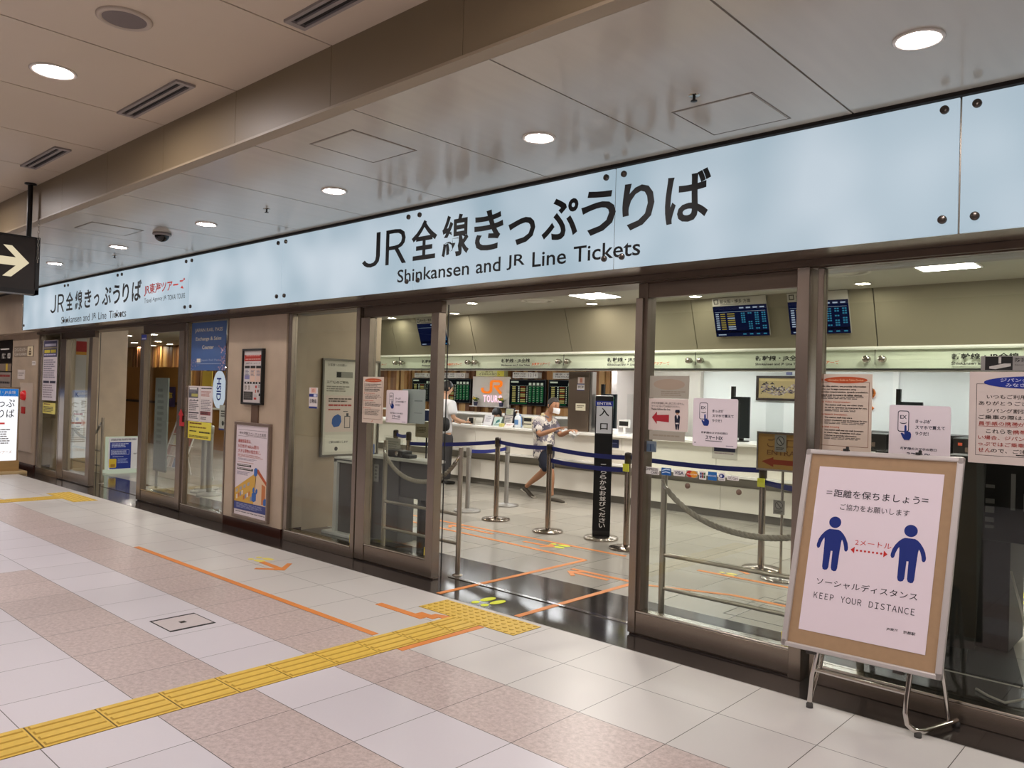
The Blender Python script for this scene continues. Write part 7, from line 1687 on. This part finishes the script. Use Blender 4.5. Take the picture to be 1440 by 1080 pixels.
    g = MB(); add_skin(g, [(X+0.20, Y-0.17, 0.90, 0.10, 0.075), (X+0.215, Y-0.185, 1.03, 0.115, 0.085), (X+0.195, Y-0.17, 1.16, 0.085, 0.065)], [(0, 1), (1, 2)]); 
    g.tube([(X+0.15, Y-0.17, 1.20), (X+0.04, Y-0.155, 1.30), (X-0.12, Y-0.10, 1.43), (X-0.15, Y+0.02, 1.46), (X-0.08, Y+0.12, 1.38), (X+0.10, Y+0.15, 1.15), (X+0.20, Y+0.05, 1.08)], 0.014, 8)
    o = empty('shoulder_bag', (X+0.16, Y-0.12, 0.8)); tag(o, 'round black shoulder bag on the back of the person in the white shirt', 'bag'); g.build('bag_body', M('black_bag', '#0f0f11', 0.55), o)
    p = MB(); p.obox((X+0.375, Y+0.29, 1.10), (0.035, 0.015, 0), (-0.004, 0.012, 0), (0, 0, 0.05)); tag(p.build('wallet', BLACK, bevel=0.006), 'black wallet in the hand of the person in the white shirt', 'wallet')
customer()
def clerk():
    X, Y = -10.06, 10.66
    root = empty('person', (X, Y, 0)); tag(root, 'person with black hair seated behind the counter, only the head showing', 'person')
    b = MB()
    N_, E_ = join((None, [(X, Y, 0.50, 0.15, 0.12), (X, Y, 0.68, 0.145, 0.11), (X, Y-0.01, 0.82, 0.165, 0.11), (X, Y-0.02, 0.94, 0.10, 0.08), (X, Y-0.03, 1.01, 0.052, 0.052), (X, Y-0.05, 1.10, 0.055, 0.055)]),
                  (3, [(X+0.18, Y-0.02, 0.91, 0.06, 0.06), (X+0.22, Y-0.06, 0.77, 0.045, 0.045), (X+0.16, Y-0.20, 0.72, 0.038, 0.038), (X+0.09, Y-0.24, 0.74, 0.026, 0.026)]),
                  (3, [(X-0.18, Y-0.02, 0.91, 0.06, 0.06), (X-0.22, Y-0.06, 0.77, 0.045, 0.045), (X-0.16, Y-0.20, 0.72, 0.038, 0.038), (X-0.09, Y-0.24, 0.74, 0.026, 0.026)]),
                  (0, [(X+0.09, Y-0.10, 0.47, 0.085, 0.085), (X+0.10, Y-0.30, 0.45, 0.06, 0.06), (X+0.10, Y-0.30, 0.10, 0.042, 0.042), (X+0.10, Y-0.34, 0.045, 0.038, 0.035)]),
                  (0, [(X-0.09, Y-0.10, 0.47, 0.085, 0.085), (X-0.10, Y-0.30, 0.45, 0.06, 0.06), (X-0.10, Y-0.30, 0.10, 0.042, 0.042), (X-0.10, Y-0.34, 0.045, 0.038, 0.035)]))
    add_skin(b, N_, E_)
    c, f, r, up = head_shape(b, (X+0.03, Y-0.06, 1.185), (0.35, -1, -0.35), (0.05, -0.2, 1), 0.24)
    for sg in (1, -1): hand(b, (X+0.09*sg, Y-0.24, 0.74), (-0.5*sg, -1, 0), (0, 0, -1), (-sg, 0.2, 0), 0.16, 0.6)
    b.build('body', SKINL, root)
    e = MB(); eyes(e, c, f, r, up, 0.24, 0); e.build('eyes', M('eye_dark', '#1a1412', 0.3), root)
    hair_cap(c, f, r, up, 0.24, HAIRB, 'hair', root, low=-0.5, front=0.15, thick=1.13)
    s = MB()
    N_, E_ = join((None, [(X, Y, 0.52, 0.17, 0.14), (X, Y, 0.68, 0.165, 0.13), (X, Y-0.01, 0.82, 0.185, 0.13), (X, Y-0.02, 0.925, 0.13, 0.095), (X, Y-0.03, 0.975, 0.066, 0.066)]),
                  (3, [(X+0.18, Y-0.02, 0.90, 0.08, 0.08), (X+0.22, Y-0.06, 0.77, 0.064, 0.064), (X+0.16, Y-0.19, 0.725, 0.052, 0.052)]), (3, [(X-0.18, Y-0.02, 0.90, 0.08, 0.08), (X-0.22, Y-0.06, 0.77, 0.064, 0.064), (X-0.16, Y-0.19, 0.725, 0.052, 0.052)]))
    add_skin(s, N_, E_); s.build('uniform', M('navy_uniform', '#1c2136', 0.8), root)
    ch = empty('office_chair', (X, Y+0.05, 0)); tag(ch, 'office chair under the seated person behind the counter', 'chair')
    q = MB(); q.box(X-0.22, X+0.22, Y-0.18, Y+0.24, 0.34, 0.385); q.build('seat', M('chair_fabric', '#2a2c33', 0.8), ch, bevel=0.01)
    q = MB(); q.tube([(X, Y+0.03, 0.03), (X, Y+0.03, 0.34)], 0.03, 12); q.build('column', BLACK, ch)
    q = MB()
    for k in range(5): a = 2*PI*k/5; q.tube([(X, Y+0.03, 0.06), (X+0.24*math.cos(a), Y+0.03+0.22*math.sin(a), 0.03)], 0.016, 8)
    q.build('star_base', BLACK, ch)
clerk()
